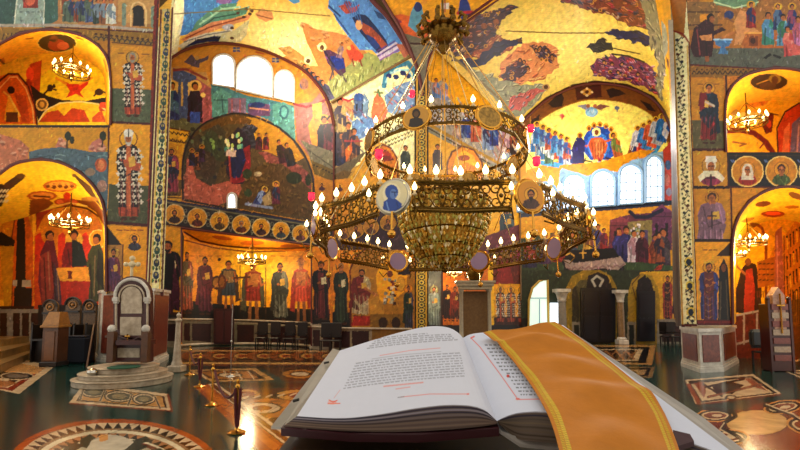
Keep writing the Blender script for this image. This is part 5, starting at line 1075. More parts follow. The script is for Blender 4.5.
# swirled panel
poly([(700, 408), (745, 410), (760, 403), (810, 398), (860, 404), (860, 460), (730, 452), (712, 436)], '#7a3016')
poly([(740, 412), (800, 404), (830, 420), (800, 438), (750, 440), (728, 428)], '#8c4420')
ell(757, 422.5, 34, 14, '#6a2c14'); ell(757, 422.5, 31, 12.4, '#d0a060'); ell(757, 422.5, 28, 11, '#d8a868')
def swirl(x, y, rx, ry, rot): ell(x, y, rx, ry, '#c88a48', 1, rot); ell(x, y, rx*.88, ry*.82, BK, 1, rot); ell(x, y, rx*.72, ry*.62, '#d8b888', 1, rot); ell(x, y, rx*.6, ry*.48, '#8a4424', 1, rot); ell(x+rx*.1, y, rx*.28, ry*.24, CR, 1, rot)
swirl(715, 415.5, 19, 6.6, .0); swirl(728, 437, 22, 8, .02); swirl(783, 407, 20, 7, -.12); swirl(806, 426, 20, 9, .2)
line([(700, 408), (715, 409), (733, 412), (736, 416), (724, 423), (722, 428), (734, 434), (745, 442)], 3.4, BK); line([(764, 405), (772, 408), (790, 414), (800, 420)], 3, BK); line([(766, 404), (776, 408), (793, 414), (802, 420)], 1.2, CR); line([(724, 423), (720, 429), (732, 436)], 1.2, CR)
# field behind the plinth and the sliver at the edge
poly([(736, 342), (800, 336), (870, 330), (870, 356), (800, 361), (776, 366), (738, 350)], CR); poly([(740, 343), (800, 338), (870, 332), (870, 354), (800, 358.6), (777, 363.6)], '#6a3014')
for x, y in ((756, 346), (772, 351), (790, 356), (776, 342), (794, 347), (812, 351)): ell(x, y, 9, 2.6, BK); ell(x, y, 7.4, 1.8, '#c08848'); ell(x, y, 3.6, .8, '#8a3a1c')
line([(738, 351), (776, 366), (870, 356)], 1.1, '#5a2818'); poly([(784, 371), (870, 366), (870, 384), (800, 378)], CR); poly([(788, 371.6), (870, 368), (870, 382), (801, 376.4)], '#2a4438'); poly([(793, 372.3), (870, 370), (870, 380), (802, 375.2)], CR)
rect(655, 352, 662, 364, '#6a3c1c')
# faint slab joints in the green marble
for i in range(9): line([(190+i*75-300, 460), (330+i*14, 340)], .5, '#0c1814', .4)

# inlay field in the middle of the hall, mostly behind the open book
for (cx, cy, rx, ry) in ((430, 372, 60, 12), (520, 366, 36, 8)): ring(cx, cy, rx, ry, 0, 1, '#8a4a1c'); ring(cx, cy, rx, ry, .8, .92, CR, 40, BK, .45); ring(cx, cy, rx, ry, .7, .78, CR); ring(cx, cy, rx, ry, 0, .62, '#b07c44'); ring(cx, cy, rx, ry, .2, .3, BK)
for (cx, cy, rx, ry) in ((420, 418, 80, 22), (560, 405, 46, 13), (600, 440, 60, 22)): ring(cx, cy, rx, ry, 0, 1, BK); ring(cx, cy, rx, ry, 0, .93, CR); ring(cx, cy, rx, ry, 0, .84, '#7a3016'); ring(cx, cy, rx, ry, .55, .66, CR, 30, BK, .45); ring(cx, cy, rx, ry, 0, .5, '#c08c50'); ring(cx, cy, rx, ry, .15, .22, RD)
# ================================================================== MATERIALS
MARB = mat('cream_marble', '#b8a68c', .35, noise=.3, nscale=6, col2='#94826a'); WMARB = mat('white_marble', '#cfc8ba', .3, nscale=4, col2='#a8a094')
REDM = mat('red_marble', '#7c3a28', .3, nscale=7, col2='#54201a'); MAROON = mat('maroon_wood', '#42120e', .4, noise=.3); DWOOD = mat('dark_wood', '#1c110c', .45, noise=.3)
WOOD = mat('brown_wood', '#5a3418', .45, noise=.4, nscale=5, bump=.2); LWOOD = mat('light_wood', '#a06a28', .4, noise=.3); BRASS = mat('brass', '#c8923c', .22, metal=1.0)
DBRASS = mat('dark_bronze', '#7a5a24', .3, metal=1.0, col2='#4a3414', nscale=30); STEEL = mat('steel', '#b8b4aa', .25, metal=1.0); BLACK = mat('black_door', '#0e0d12', .35)
VELVET = mat('red_velvet', '#4a0c12', .8); GLOW = mat('bulb_glow', '#fff0c0', .5, emit=7.0, ecol='#ffdc8c'); REDG = mat('red_glass', '#c01030', .15, emit=1.6, ecol='#e01838')
DAY = mat('daylight_glass', '#ffffff', .4, emit=1.9, ecol='#e4f2ff'); DAY2 = mat('daylight_glass_blue', '#ffffff', .4, emit=1.25, ecol='#d8ecff'); TRIM = mat('dark_red_trim', '#541a14', .5); LEAD = mat('window_lead', '#7c9cbc', .5)
GREENF = mat('green_felt', '#1c4a30', .9); ROPEM = VELVET
# ================================================================== TRIM, WINDOWS, DOORS
_tn = [0]
def trim(pts, r=.05, m=TRIM, n=6, closed=False):
    _tn[0] += 1; return tag(MB().tube(pts, r, n, closed).build('trim_%d' % _tn[0], m, smooth=True), kind='structure')
def sm2(p, it=2): return smoothc(p, it)
trim([at(p[0], p[1], 20.17) for p in sm2(LU)], .055); trim([at(p[0], p[1], 20.17) for p in sm2(LL[:-1]+[(106.5, 292)])], .055)
trim([at(p[0], p[1], 17.97) for p in sm2(RU)], .05); trim([at(p[0], p[1], 17.97) for p in sm2([(732.8, 325)]+RL[1:])], .05)
yE1 = lambda px: float(np.interp(px, [163, 335], [28.5, 26.8]))
trim([at(p[0], p[1]+.4, yE1(p[0])-.05) for p in sm2(ARCH1[1:])], .09)
trim([at(p[0], p[1], 30.93) for p in sm2(ARCH2)], .08)
trim([at(*p[:2], p[2]-.02) for p in sm2(ARC_N[4:])], .13); trim([at(*p[:2], p[2]-.02) for p in sm2(PL)], .09)
trim([at(*p[:2], p[2]-.02) for p in sm2(ARC_R[:6])], .12)
trim([at(331, 102.5, 26.75), at(412, 55.5, 25.95)], .05, mat('tan_trim', '#7a5a34', .5)); trim([at(435, 45, 25.95), at(458, 60.5, 27.2), at(500, 100, 29.6), at(518, 123, 30.8)], .05, mat('tan_trim', '#7a5a34'))
trim([_fz(t/20)+Vector((0, -.03, 0)) for t in range(21)], .07); trim([onp(181.5, 228, _A, _B), onp(181.5, 342, _A, _B)], .05); trim([onp(311.5, 245, _A, _B), onp(311.5, 346, _A, _B)], .05)
trim([at(334, 125, 26.75), at(333.4, 250, 26.75)], .05); trim([at(519.5, 128, 30.9), at(521, 300, 30.9)], .04, mat('tan_trim', '#7a5a34'))
def arch_pts(x0, x1, yt, ys, yb, n=10, y1b=None):
    c = (x0+x1)/2; w = (x1-x0)/2; y1b = yb if y1b is None else y1b
    return [(x0, yb)]+[(c-w*math.cos(PI*k/n), ys-(ys-yt)*math.sin(PI*k/n)) for k in range(n+1)]+[(x1, y1b)]
_wn = [0]
def window(P, Af, Bf, off, m, bars=None, fr=.07, frm=None):
    _wn[0] += 1
    pts = [onp(p[0], p[1], Af, Bf) for p in P]; d = Vector((Bf[0]-Af[0], Bf[1]-Af[1], 0)).normalized(); n = Vector((d.y, -d.x, 0))
    if n.y > 0: n = -n
    root = empty('window_%d' % _wn[0], pts[0]+n*off, kind='structure'); L = lambda v: Vector(v)-root.location
    MB().prism([L(p+n*off) for p in pts], n*.04).build('window_pane', m, root)
    MB().tube([L(p+n*(off+.05)) for p in pts], fr, 6, True).build('window_frame', frm or WMARB, root)
    if bars:
        b = MB()
        for a, c in bars: b.tube([L(onp(*a, Af, Bf)+n*(off+.07)), L(onp(*c, Af, Bf)+n*(off+.07))], .028, 4)
        b.build('window_lattice', LEAD, root)
    return root
eA, eB = SURF['wall_back_left'].A, SURF['wall_back_left'].B; fA, fB = SURF['wall_back_right'].A, SURF['wall_back_right'].B
window(arch_pts(213.5, 235, 55, 64, 85, y1b=88), eA, eB, .02, DAY); window(arch_pts(237, 273, 57, 74, 90, y1b=98), eA, eB, .02, DAY); window(arch_pts(275, 294.5, 71, 82, 98, y1b=103), eA, eB, .02, DAY)
window(arch_pts(228.5, 237, 193.5, 199, 208.5), eA, eB, .05, DAY)
for x0, x1, yt, yb in ((516, 530, 190, 212), (534, 556, 183, 211), (562, 585.5, 174, 209), (590.5, 614, 170.5, 207), (618.5, 641.5, 164.5, 205), (644.5, 662, 156, 203)):
    P = arch_pts(x0, x1, yt, yt+11, yb, y1b=yb-1.5); w = x1-x0; c = (x0+x1)/2
    bars = [((c-w*.2, yt+3), (c-w*.2, yb)), ((c+w*.2, yt+3), (c+w*.2, yb-1))]+[((x0, y), (x1, y-.8)) for y in np.linspace(yt+10, yb-5, 4)]
    window(P, fA, fB, .03, DAY2, bars, .11, mat('window_surround', '#86b0d8', .5))
P2A, P2B = SURF['wall_back_right_side'].A, SURF['wall_back_right_side'].B
window([(528, 330), (528.5, 300), (532, 288), (539, 281), (547, 280), (548, 330)], fA, fB, .05, mat('garden_light', '#d8e8e0', .5, emit=.75, ecol='#b8d8c8'), [((528, 298), (548, 298)), ((539, 299), (539, 328))], .08, mat('yellow_reveal', '#b8922c', .5))
_dn = [0]
def door(P, Af, Bf, m, off=.05, th=.1, panels=None, trimm=None):
    _dn[0] += 1; pts = [onp(p[0], p[1], Af, Bf) for p in P]; d = Vector((Bf[0]-Af[0], Bf[1]-Af[1], 0)).normalized(); n = Vector((d.y, -d.x, 0))
    if n.y > 0: n = -n
    root = empty('door_%d' % _dn[0], Vector((pts[0].x, pts[0].y, 0)), kind='structure'); L = lambda v: Vector(v)-root.location
    MB().prism([L(p+n*off) for p in pts], n*th).build('door_leaf', m, root)
    if panels:
        for q in panels: MB().prism([L(onp(*p, Af, Bf)+n*(off+th)) for p in q], n*.04).build('door_panel', trimm or m, root)
    return root
D2 = mat('door_panel_black', '#16141b', .3)
def q4(x0, y0, x1, y1): return [(x0, y0), (x1, y0), (x1, y1), (x0, y1)]
door(q4(580, 288, 614.5, 342), fA, fB, BLACK, panels=[q4(583, 292, 596, 312), q4(599, 292, 612, 312), q4(583, 316, 596, 339), q4(599, 316, 612, 339)], trimm=D2)
door(q4(636, 291, 654, 341), fA, fB, BLACK, panels=[q4(638, 295, 652, 314), q4(638, 318, 652, 338)], trimm=D2)
door(q4(548.5, 303, 558.5, 342), fA, fB, DAY, off=.3)
gA, gB = (niche_pt(.2, 0).x, niche_pt(.2, 0).y), (niche_pt(.45, 0).x, niche_pt(.45, 0).y)
door(q4(214.5, 308.5, 234.5, 344), gA, gB, mat('dark_red_door', '#2c0c0e', .4), off=.12, panels=[q4(217, 311, 224, 342), q4(226, 311, 233, 342)], trimm=mat('dark_red_door_panel', '#3a1012', .4))
# dado mouldings
for a, b, A_, B_ in (((163, 320), (181, 320.5), eA, eB), ((312, 326.4), (333, 327.6), eA, eB)): trim([onp(*a, A_, B_)+Vector((0, -.06, 0)), onp(*b, A_, B_)+Vector((0, -.06, 0))], .06, MARB)
trim([Vector((p.x, p.y-.05, float(np.interp(k/40, [0, .25, .5, .75, 1], [1.64, 1.58, 1.5, 1.42, 1.38])))) for k, p in enumerate(_bot)], .06, MARB)
trim([Vector((p.x, p.y-.06, .1)) for p in _bot], .09, MARB); trim([at(335, 328, 26.7), at(412, 329, 25.95)], .06, MARB)
# ================================================================== COLUMNS
def column(px, ytop, ybot, Y, wpx, label, cap=MARB, shaft=None):
    b = at(px, ybot, Y); b.z = 0; h = at(px, ytop, Y).z; r = wpx/2/F*Y
    t = empty('stone_column', b, label, 'column', 'columns flanking the dark doors')
    MB().box((0, 0, .15), (r*2.9, r*2.9, .3), 0, .03).lathe([(r*1.35, .3), (r*1.4, .38), (r*1.1, .46)], n=20).build('base', cap, t, True)
    MB().lathe([(r, .44), (r*1.0, h*.5), (r*.9, h-.75)], n=20).build('shaft', shaft or MARB, t, True)
    MB().lathe([(r*.95, h-.78), (r*1.1, h-.72), (r*1.0, h-.66), (r*1.4, h-.3), (r*1.75, h-.2)], n=20).box((0, 0, h-.1), (r*3.5, r*3.5, .2)).build('capital', cap, t, True)
    return t
BM = mat('brown_marble', '#8a6a44', .3, noise=.4)
column(563, 289, 345, 30.2, 8, 'pale grey stone column between bright doorway and large black door', WMARB, mat('grey_stone', '#857c70', .4, noise=.2))
column(622, 290, 345, 30.3, 6.5, 'brown veined marble column between the two black doors', WMARB, BM)
# ================================================================== PIER PLINTHS
def plinth(name, label, base, z0, flare=0.0, top=None, panels=(), m=WMARB, mg=.17):
    """base: floor polygon (world xy, camera side first, left to right) closed behind"""
    c = Vector((sum(p[0] for p in base)/len(base), sum(p[1] for p in base)/len(base), 0)); t = empty(name, c, label, 'plinth')
    L = [Vector((p[0]-c.x, p[1]-c.y, 0)) for p in base]
    def ringp(k, z): return [Vector((p.x*k, p.y*k, z)) for p in L]
    MB().prism(ringp(1.06, 0), (0, 0, .14)).prism(ringp(1.03, .14), (0, 0, .08)).build('base_step', m, t)
    MB().prism(ringp(1, .22), (0, 0, z0-.22-.12)).build('body', m, t)
    MB().prism(ringp(1.05, z0-.12), (0, 0, .12)).build('cornice', m, t)
    for i in panels:
        a, b = L[i], L[i+1]; d = (b-a); n = Vector((d.y, -d.x, 0)).normalized()
        if n.dot(a+b) < 0: n = -n
        A2 = a+d*mg; B2 = b-d*mg
        MB().prism([A2+n*.0+Vector((0, 0, .36)), B2+Vector((0, 0, .36)), B2+Vector((0, 0, z0-.24)), A2+Vector((0, 0, z0-.24))], n*.03).build('marble_panel', REDM, t)
    return t
f4 = [fl(682.5, 366), fl(701, 372.5), fl(723, 371.5), fl(737.5, 363)]
z_ = at(711, 328.5, f4[1].y).z
plinth('pier_plinth', 'white marble plinth with red panels at foot of the flowered pier', [(p.x, p.y) for p in f4]+[(f4[3].x*1.04, f4[3].y*1.08), (f4[0].x*1.085, f4[0].y*1.08)], z_, panels=(0, 1, 2), mg=.12)
g4 = [fl(95.5, 357), fl(98, 361), fl(150.5, 367), fl(166.5, 359)]
z_ = at(131, 290, g4[1].y).z
plinth('pier_plinth', 'tall marble plinth with dark red panels behind the bishop throne', [(p.x, p.y) for p in g4]+[(g4[3].x*1.03, g4[3].y*1.03), (g4[0].x, g4[0].y*1.01)], z_, panels=(1, 2), m=WMARB, mg=.06)
# ================================================================== THRONE
TY = 15.6
pc = fl(128, 385); pc = Vector((at(127.5, 306, 15.4).x, 15.4, 0))
plat = empty('throne_platform', pc, 'round cream marble platform of three steps under the throne', 'platform')
r0 = 50.5/F*13.2
for k, (r, z0, z1) in enumerate(((r0, 0, .2), (r0*.88, .2, .36), (r0*.7, .36, .54), )):
    MB().lathe([(r-.02, z0), (r, z0+.02), (r, z1-.05), (r+.03, z1-.03), (r+.03, z1-.01), (r-.01, z1)], n=56).build('step', MARB, plat, True)
mt_ = fl(127, 362, .55); o = MB().lathe([(.42, 0), (.45, .01), (.45, .03), (.42, .04)], n=28).build('round_mat', GREENF); o.location = (at(127, 306, 14.75).x, 14.75, .542); tag(o, 'green round mat on the throne platform before the seat', 'mat')
th = empty('bishop_throne', Vector((at(130.5, 306, TY).x, TY, .54)), 'tall arched marble and dark red wood bishop throne on round platform', 'throne')
S = TY/F
def TP(px, py, dy=0.0): v = at(px, py, TY+dy); return v-th.location
lean = 0
def tprism(pts, dy, thk): return MB().prism([TP(p[0], p[1], dy) for p in pts], (0, thk, 0))
def tarch(x0, x1, yt, ys, yb): return arch_pts(x0, x1, yt, ys, yb, 12)
# outer case, arch band, inner red arch, cream panels
tprism(tarch(113.5, 150, 276, 296, 362), 0, .22).build('case', MAROON, th)
b = MB(); A0 = [TP(*p, -.02) for p in tarch(115.2, 148.6, 279, 296, 300)]; b.tube(A0, .055, 8); b.build('arch_moulding', WMARB, th, True)
b = MB(); A0 = [TP(*p, -.03) for p in tarch(119.2, 144.2, 285, 297, 302)]; b.tube(A0, .03, 6); b.build('inner_moulding', MARB, th, True)
for x in (116, 147.3): MB().box(TP(x, 299.5, -.08), (.17, .16, .14), 0, .02).box(TP(x, 302.5, -.08), (.12, .12, .06)).build('capital', WMARB, th)
for x in (116, 147.3): MB().tube([TP(x, 302, -.08), TP(x, 330, -.08)], .035, 8).build('colonnette', MARB, th, True)
tprism(tarch(121, 141.8, 286.5, 298, 313.5), -.03, .05).build('back_panel', MARB, th)
tprism(q4(120, 317, 141, 337), -.03, .05).build('back_panel', MARB, th)
tprism(q4(117.5, 348, 139.5, 357.5), -.3, .05).build('lower_panel', MARB, th)
tprism(q4(115.5, 340.5, 147, 345), -.55, .55).build('seat', MAROON, th); tprism(q4(115.5, 345, 147, 361), -.28, .28).build('seat_base', MAROON, th)
tprism(q4(118, 335.5, 142, 337.5), -.1, .06).tube([TP(118.5, 336, -.1), TP(131, 341, -.3), TP(141.5, 336, -.1)], .03, 6).build('low_rail', MAROON, th)
for x in (111.8, 145.8): MB().box(TP(x, 347, -.5), (.2, .2, .95), 0, .02).build('arm_post', WOOD, th); MB().ball(TP(x, 328.8, -.5), .125, 16, 10).build('marble_ball', WMARB, th, True); MB().box(TP(x+.3, 336, -.25), (.12, .55, .07)).build('armrest', WOOD, th)
MB().tube([TP(127.5, 334, -.5), TP(127.5, 340, -.5)], .02).box(TP(127.5, 336, -.5), (.16, .03, .03)).build('small_cross', BRASS, th)
# crest cross on top of the plinth and marble post
cr = at(131.5, 276, 16); o = MB().tube([(0, 0, 0), (0, 0, .62)], .045, 6).tube([(-.2, 0, .42), (.2, 0, .42)], .05, 6).ball((-.2, 0, .42), .08).ball((.2, 0, .42), .08).ball((0, 0, .62), .09).ball((0, 0, .42), .11).build('crest', mat('pale_gold', '#c8b488', .4), th, True); o.location = TP(131.5, 277, .2)
mp = fl(176.5, 372); po = empty('marble_post', mp, 'slender cream marble post at the edge of the platform', 'post')
h = at(176.5, 318, mp.y).z
MB().box((0, 0, .12), (.5, .5, .24), 0, .03).lathe([(.2, .24), (.16, .4)], n=16).build('base', MARB, po); MB().lathe([(.15, .36), (.1, h*.6), (.085, h-.15)], n=16).build('shaft', MARB, po, True); MB().lathe([(.09, h-.16), (.13, h-.08), (.05, h), (.09, h+.1), (.02, h+.2)], n=16).build('finial', MARB, po, True)
lp = fl(96, 363); o = MB().lathe([(.02, 0), (.12, .02), (.15, .08), (.13, .15), (.04, .2)], n=20).build('metal_bowl', STEEL, None, True); o.location = (at(96, 306, 14.4).x, 14.4, .37); tag(o, 'small steel bowl lying on the platform edge by stalls', 'bowl')
# ================================================================== STEPS, BOX, STALLS
sa = fl(34, 362)
st_ = empty('marble_steps', fl(-10, 372), 'veined tan marble steps rising at left edge of hall', 'steps'); stm = mat('tan_marble', '#8a6a3c', .3, noise=.45, nscale=3)
for k, (x1, yb, z) in enumerate(((36, 364, .0), (34.5, 357, .3), (34, 352, .6))):
    c0 = fl(35, 352); pp = [fl(-60, 384-k*9), fl(0, 373-k*6.5), fl(35, 357-k*2), fl(34, 350)]
    pp = [Vector((p.x, p.y, z))-st_.location for p in pp]+[Vector((at(-60, 306, 21).x, 21, z))-st_.location]; MB().prism(pp, (0, 0, .3)).build('step', stm, st_)
kb = fl(48.5, 367); ks = empty('candle_desk', kb, 'brown wooden desk box with sloped light top beside the stalls', 'desk'); S = kb.y/F
h = at(48.5, 325, kb.y).z; w = 15*S
MB().box((0, .3, .1), (w*1.12, .75, .2), 0, .03).build('base', DWOOD, ks); MB().box((0, .3, h/2+.05), (w, .62, h-.2), 0, .03).build('body', WOOD, ks)
MB().box((0, -.02, h/2), (w*.62, .04, h*.7), 0, .01).build('front_panel', LWOOD.copy() if False else mat('mid_wood', '#6e421e', .4, noise=.3), ks)
MB().box((0, .3, h-.06), (w*1.2, .8, .1), 0, .02).build('ledge', LWOOD, ks)
h2 = at(48.5, 312, kb.y).z
MB().add([(-w*.55, -.05, h), (w*.55, -.05, h), (w*.55, .65, h), (-w*.55, .65, h), (-w*.36, .15, h2), (w*.36, .15, h2), (w*.36, .6, h2), (-w*.36, .6, h2)], [(3, 2, 1, 0), (4, 5, 6, 7), (0, 1, 5, 4), (1, 2, 6, 5), (2, 3, 7, 6), (3, 0, 4, 7)]).build('sloped_top', LWOOD, ks)
CARV = mat('carved_wood', '#6a4c2c', .5, noise=.6, nscale=14, bump=.8)
for px, yt, wd, lb in ((50.5, 300, 16, 'carved wooden stall with rounded back behind the desk box'), (73, 297.5, 17, 'carved wooden stall with rounded back between its two neighbours'), (90, 300, 14, 'carved wooden stall nearest the marble plinth, dark staff leaning on it')):
    Y = 21.4; b = at(px, 306, Y); b.z = 0; t = empty('choir_stall', b, lb, 'stall', 'carved choir stalls'); S = Y/F; W = wd*S*.86; H = at(px, yt, Y).z
    out = [(-W/2, 0, 0)]+[(-W/2*math.cos(PI*k/12), 0, H-W/2+W/2*math.sin(PI*k/12)) for k in range(13)]+[(W/2, 0, 0)]
    MB().prism(out, (0, .12, 0)).build('back', CARV, t)
    MB().tube([(p[0], -.03, p[2]) for p in out[1:-1]], .05, 6).build('back_rim', DWOOD, t, True)
    MB().tube([(.16*math.cos(a), -.03, H-W/2+.16*math.sin(a)) for a in [2*PI*k/14 for k in range(14)]], .03, 5, True).ball((0, -.03, H-W/2), .07).build('rosette', LWOOD, t, True)
    MB().box((0, -.05, H-W*.95), (W*.98, .12, .08)).build('middle_rail', DWOOD, t)
    MB().box((0, -.35, .95), (W*.9, .65, .08)).build('seat', DWOOD, t); MB().box((0, -.2, .45), (W*.85, .4, .9)).build('seat_base', DWOOD, t)
    for s_ in (-1, 1): MB().box((s_*W*.49, -.3, .8), (.06, .6, 1.6), 0, .02).ball((s_*W*.49, -.58, 1.63), .06).build('arm_panel', DWOOD, t)
NAVY = mat('navy_cloth', '#0c101c', .9)
b = fl(73, 364); t = empty('draped_bench', b, 'dark navy cloth covered kneeler in front of the stalls', 'bench'); MB().box((0, .3, .55), (.8, .5, 1.1), 0, .08).build('cloth', NAVY, t); MB().box((0, .3, 1.12), (.7, .45, .08), 0, .03).build('cushion', mat('navy_pad', '#141828', .8), t)
o = MB().tube([Vector((at(87, 362, 18.9).x, 18.9, .03)), at(94, 324, 20.6)], .035, 6).build('wooden_staff', WOOD); tag(o, 'thin brown staff leaning against the stall by the plinth', 'staff')
# ================================================================== STANCHIONS AND ROPES
def stanchion(px, yb, label):
    b = fl(px, yb); t = empty('rope_stanchion', b, label, 'stanchion', 'brass barrier posts'); h = .95
    MB().lathe([(.17, 0), (.175, .02), (.12, .05), (.05, .07), (.03, .1)], n=24).build('base', BRASS, t, True)
    MB().lathe([(.022, .08), (.022, h-.12)], n=12).build('pole', BRASS, t, True)
    MB().lathe([(.035, h-.14), (.045, h-.1), (.045, h-.06), (.02, h-.03), (.035, h), (.035, h+.03), (.005, h+.06)], n=14).build('finial', BRASS, t, True); return t
ss = [stanchion(*a) for a in ((236.5, 433, 'brass barrier post standing nearest the open book'), (212, 405.5, 'brass barrier post second from the book, on dark marble'), (199.5, 387, 'brass barrier post between the marble post and second rope'), (189.5, 375, 'brass barrier post close to the cream marble post'))]
def rope(a, b, sag, label):
    A = Vector(a); B = Vector(b); pts = [A.lerp(B, t)-Vector((0, 0, sag*4*t*(1-t))) for t in [k/20 for k in range(21)]]
    o = MB().tube(pts, .028, 8).build('velvet_rope', VELVET, None, True); tag(o, label, 'rope', 'velvet ropes')
up = Vector((0, 0, .84)); L0 = [s.location for s in ss]
rope(L0[0]+up, L0[1]+up+Vector((.04, 0, 0)), .38, 'dark red velvet rope between the two largest brass posts')
rope(L0[0]+up+Vector((-.03, -.05, 0)), L0[0]+up+Vector((.07, -.05, 0)), .72, 'dark red velvet rope hanging folded on the largest brass post')
rope(L0[2]+up+Vector((-.03, -.05, 0)), L0[2]+up+Vector((.08, -.05, 0)), .62, 'dark red velvet rope hanging folded on the third brass post')
rope(L0[3]+up, L0[2]+up, .3, 'dark red velvet rope joining the two farthest brass posts')
b = fl(230.5, 376); t = empty('tall_candle_stand', b, 'very tall slim silver stand on the inlaid floor before the apse door', 'stand'); h = at(231, 304, b.y).z
MB().lathe([(.16, 0), (.15, .03), (.03, .08)], n=16).build('base', STEEL, t, True); MB().lathe([(.014, .06), (.014, h)], n=8).build('pole', STEEL, t, True); MB().ball((0, 0, h*.48), .045).build('knob', STEEL, t, True)
# ================================================================== WALL CHAIRS
def chair(px, yb, Y, label, face=-1, s=1.0, m=DWOOD):
    b = at(px, 306, Y); b.z = 0; t = empty('wall_chair', b, label, 'chair', 'dark chairs along the walls', kind=None)
    MB().box((0, 0, .48), (.5, .5, .06), 0, .02).build('seat', m, t); MB().box((0, .24, .95), (.5, .05, .7), 0, .02).build('backrest', m, t)
    for a in (-1, 1):
        for c in (-1, 1): MB().box((a*.22, c*.22, .24), (.05, .05, .48)).build('leg', m, t)
        MB().box((a*.24, 0, .72), (.04, .5, .04)).build('armrest', m, t)
    t.scale = (s, s, s); return t
for px, Y, lb in ((262, 28.3, 'dark chair against the dado under the central warrior saint'), (275, 28.0, 'dark chair under the grey robed saint'), (289.5, 27.6, 'dark chair between grey robed and red saints'), (302, 27.2, 'dark chair under the red soldier saint'), (326, 26.1, 'dark chair below the black robed monk fresco, by the apse edge'), (336, 26.0, 'dark chair nearest the open book cover')): chair(px, 345, Y, lb, s=1.15)
chair(672, 345, 29.5, 'dark chair behind the flowered pier by the bishop frescoes', s=1.1); chair(665, 345, 29.8, 'dark chair beside the smaller black door', s=1.1)
gc = chair(760, 340, 19.8, 'dark chair with a grey seated shape in the chapel', s=1.1, m=mat('blue_black_wood', '#12141c', .6)); o = MB().box((0, .1, .95), (.5, .3, .75), 0, .12).build('seated_shape', mat('grey_shape', '#3c444c', .9), None); o.location = gc.location+Vector((0, .15, .12)); tag(o, 'grey rounded shape seated on the chapel chair', 'coat')  # rounded grey block stands in for a blurred seated shape
# ================================================================== SHRINE WITH CANOPY, CHAPEL KIOSK
Y = 24.2; b = at(475, 306, Y); b.z = 0; S = Y/F; t = empty('marble_shrine', b, 'grey marble shrine table with thick cornice behind the open book', 'shrine'); H = at(475, 281, Y).z; W = 32*S
SG = mat('shrine_marble', '#b0a48c', .35, noise=.25)
MB().box((0, 0, H-.06), (W*1.2, .95, .12), 0, .02).box((0, 0, H-.2), (W*1.1, .9, .16), 0, .03).box((0, 0, H-.36), (W, .8, .18), 0, .03).build('cornice', SG, t)
for s_ in (-1, 1):
    for q in (-1, 1): MB().lathe([(.1, 0), (.1, .15), (.065, .2), (.06, H-.6), (.1, H-.5), (.1, H-.44)], (s_*W*.43, q*.3, 0), 12).build('column', SG, t, True)
MB().box((0, .15, H*.55), (W*.8, .1, H*.62)).build('back_panel', mat('shrine_panel', '#7c5a30', .5, noise=.3), t); MB().box((0, 0, .35), (W*.95, .7, .3), 0, .03).box((0, .1, .7), (.1, .1, .6)).build('lower_shelf', SG, t)
ic = at(475, 272, Y); o = MB().lathe([(.12, 0), (.3, .06), (.42, .3), (.4, .55), (.25, .8), (.06, .95)], n=20).ball((.3, -.25, .45), .14).build('bronze_reliquary', DBRASS, None, True); o.location = (b.x, b.y, H); tag(o, 'dark bronze rounded reliquary standing on the marble shrine', 'reliquary')
Y = 17.9; b = at(778, 306, Y); b.z = 0; S = Y/F; t = empty('proskynetarion', b, 'dark wooden shrine stand covered with pink and cream patterned panels', 'shrine stand'); H = at(778, 287, Y).z; W = 17*S
MB().box((0, .2, H*.4), (W*1.25, .5, H*.8), 0, .03).build('body', MAROON, t); MB().prism([(-W*.35, -.06, H*.5), (W*.35, -.06, H*.5), (W*.35, -.06, H*.9), (0, -.06, H), (-W*.35, -.06, H*.9)], (0, .3, 0)).build('gable', mat('pink_panel', '#b88a70', .5, noise=.4, nscale=12), t)
for k in range(7): MB().box((0, -.07, H*(.16+.1*k)), (W*.96, .04, H*.07), 0, .01).build('cream_band' if k % 2 else 'pink_band', mat('cream_band', '#a89078', .5, noise=.3, nscale=14) if k % 2 else mat('pink_band', '#7a4038', .5, noise=.3, nscale=14), t)
MB().tube([(0, -.12, H*.45), (0, -.12, H*.92)], .03).tube([(-.15, -.12, H*.78), (.15, -.12, H*.78)], .03).build('gold_cross', BRASS, t)
for s_ in (-1, 1): MB().box((s_*W*.62, -.02, H*.42), (.08, .12, H*.84)).ball((s_*W*.62, -.02, H*.86), .08).build('side_post', MAROON, t)
# ================================================================== SMALL CHANDELIERS
def small_chandelier():
    t = empty('ring_chandelier', (0, 0, 0), 'x', 'chandelier', 'small brass chandeliers')
    b = MB(); N = 12; R = 1.0
    for r, z in ((1.0, 0), (1.0, -.22), (.55, .1)): b.tube([(r*math.cos(a), r*math.sin(a), z) for a in [2*PI*k/28 for k in range(28)]], .035, 6, True)
    for k in range(24):
        a = 2*PI*k/24; b.tube([(math.cos(a+q*.12)*1.0, math.sin(a+q*.12)*1.0, -.22+.22*q) for q in (0, .5, 1)], .018, 4)
    b.build('ring', DBRASS, t, True)
    MB().lathe([(.02, -.75), (.1, -.6), (.05, -.5), (.18, -.3), (.06, -.1), (.04, .5), (.1, .6), (.03, .7), (.03, 1.8)], n=10).build('stem', DBRASS, t, True)
    b = MB()
    for k in range(6):
        a = PI*k/3; b.tube([(math.cos(a), math.sin(a), 0), (.5*math.cos(a), .5*math.sin(a), -.32), (.08*math.cos(a), .08*math.sin(a), -.3)], .022, 5); b.tube([(math.cos(a), math.sin(a), 0), (0, 0, 1.2)], .012, 4)
    b.build('arms', DBRASS, t)
    for k in range(N):
        a = 2*PI*k/N; c = (math.cos(a), math.sin(a), 0); l = MB().lathe([(.035, 0), (.035, .14)], c, 8).build('candle', mat('candle_white', '#d8c8a0', .5), t)
        MB().lathe([(.01, .14), (.055, .18), (.07, .25), (.04, .33), (.01, .38)], c, 8).build('bulb', GLOW, l, True)
    return t
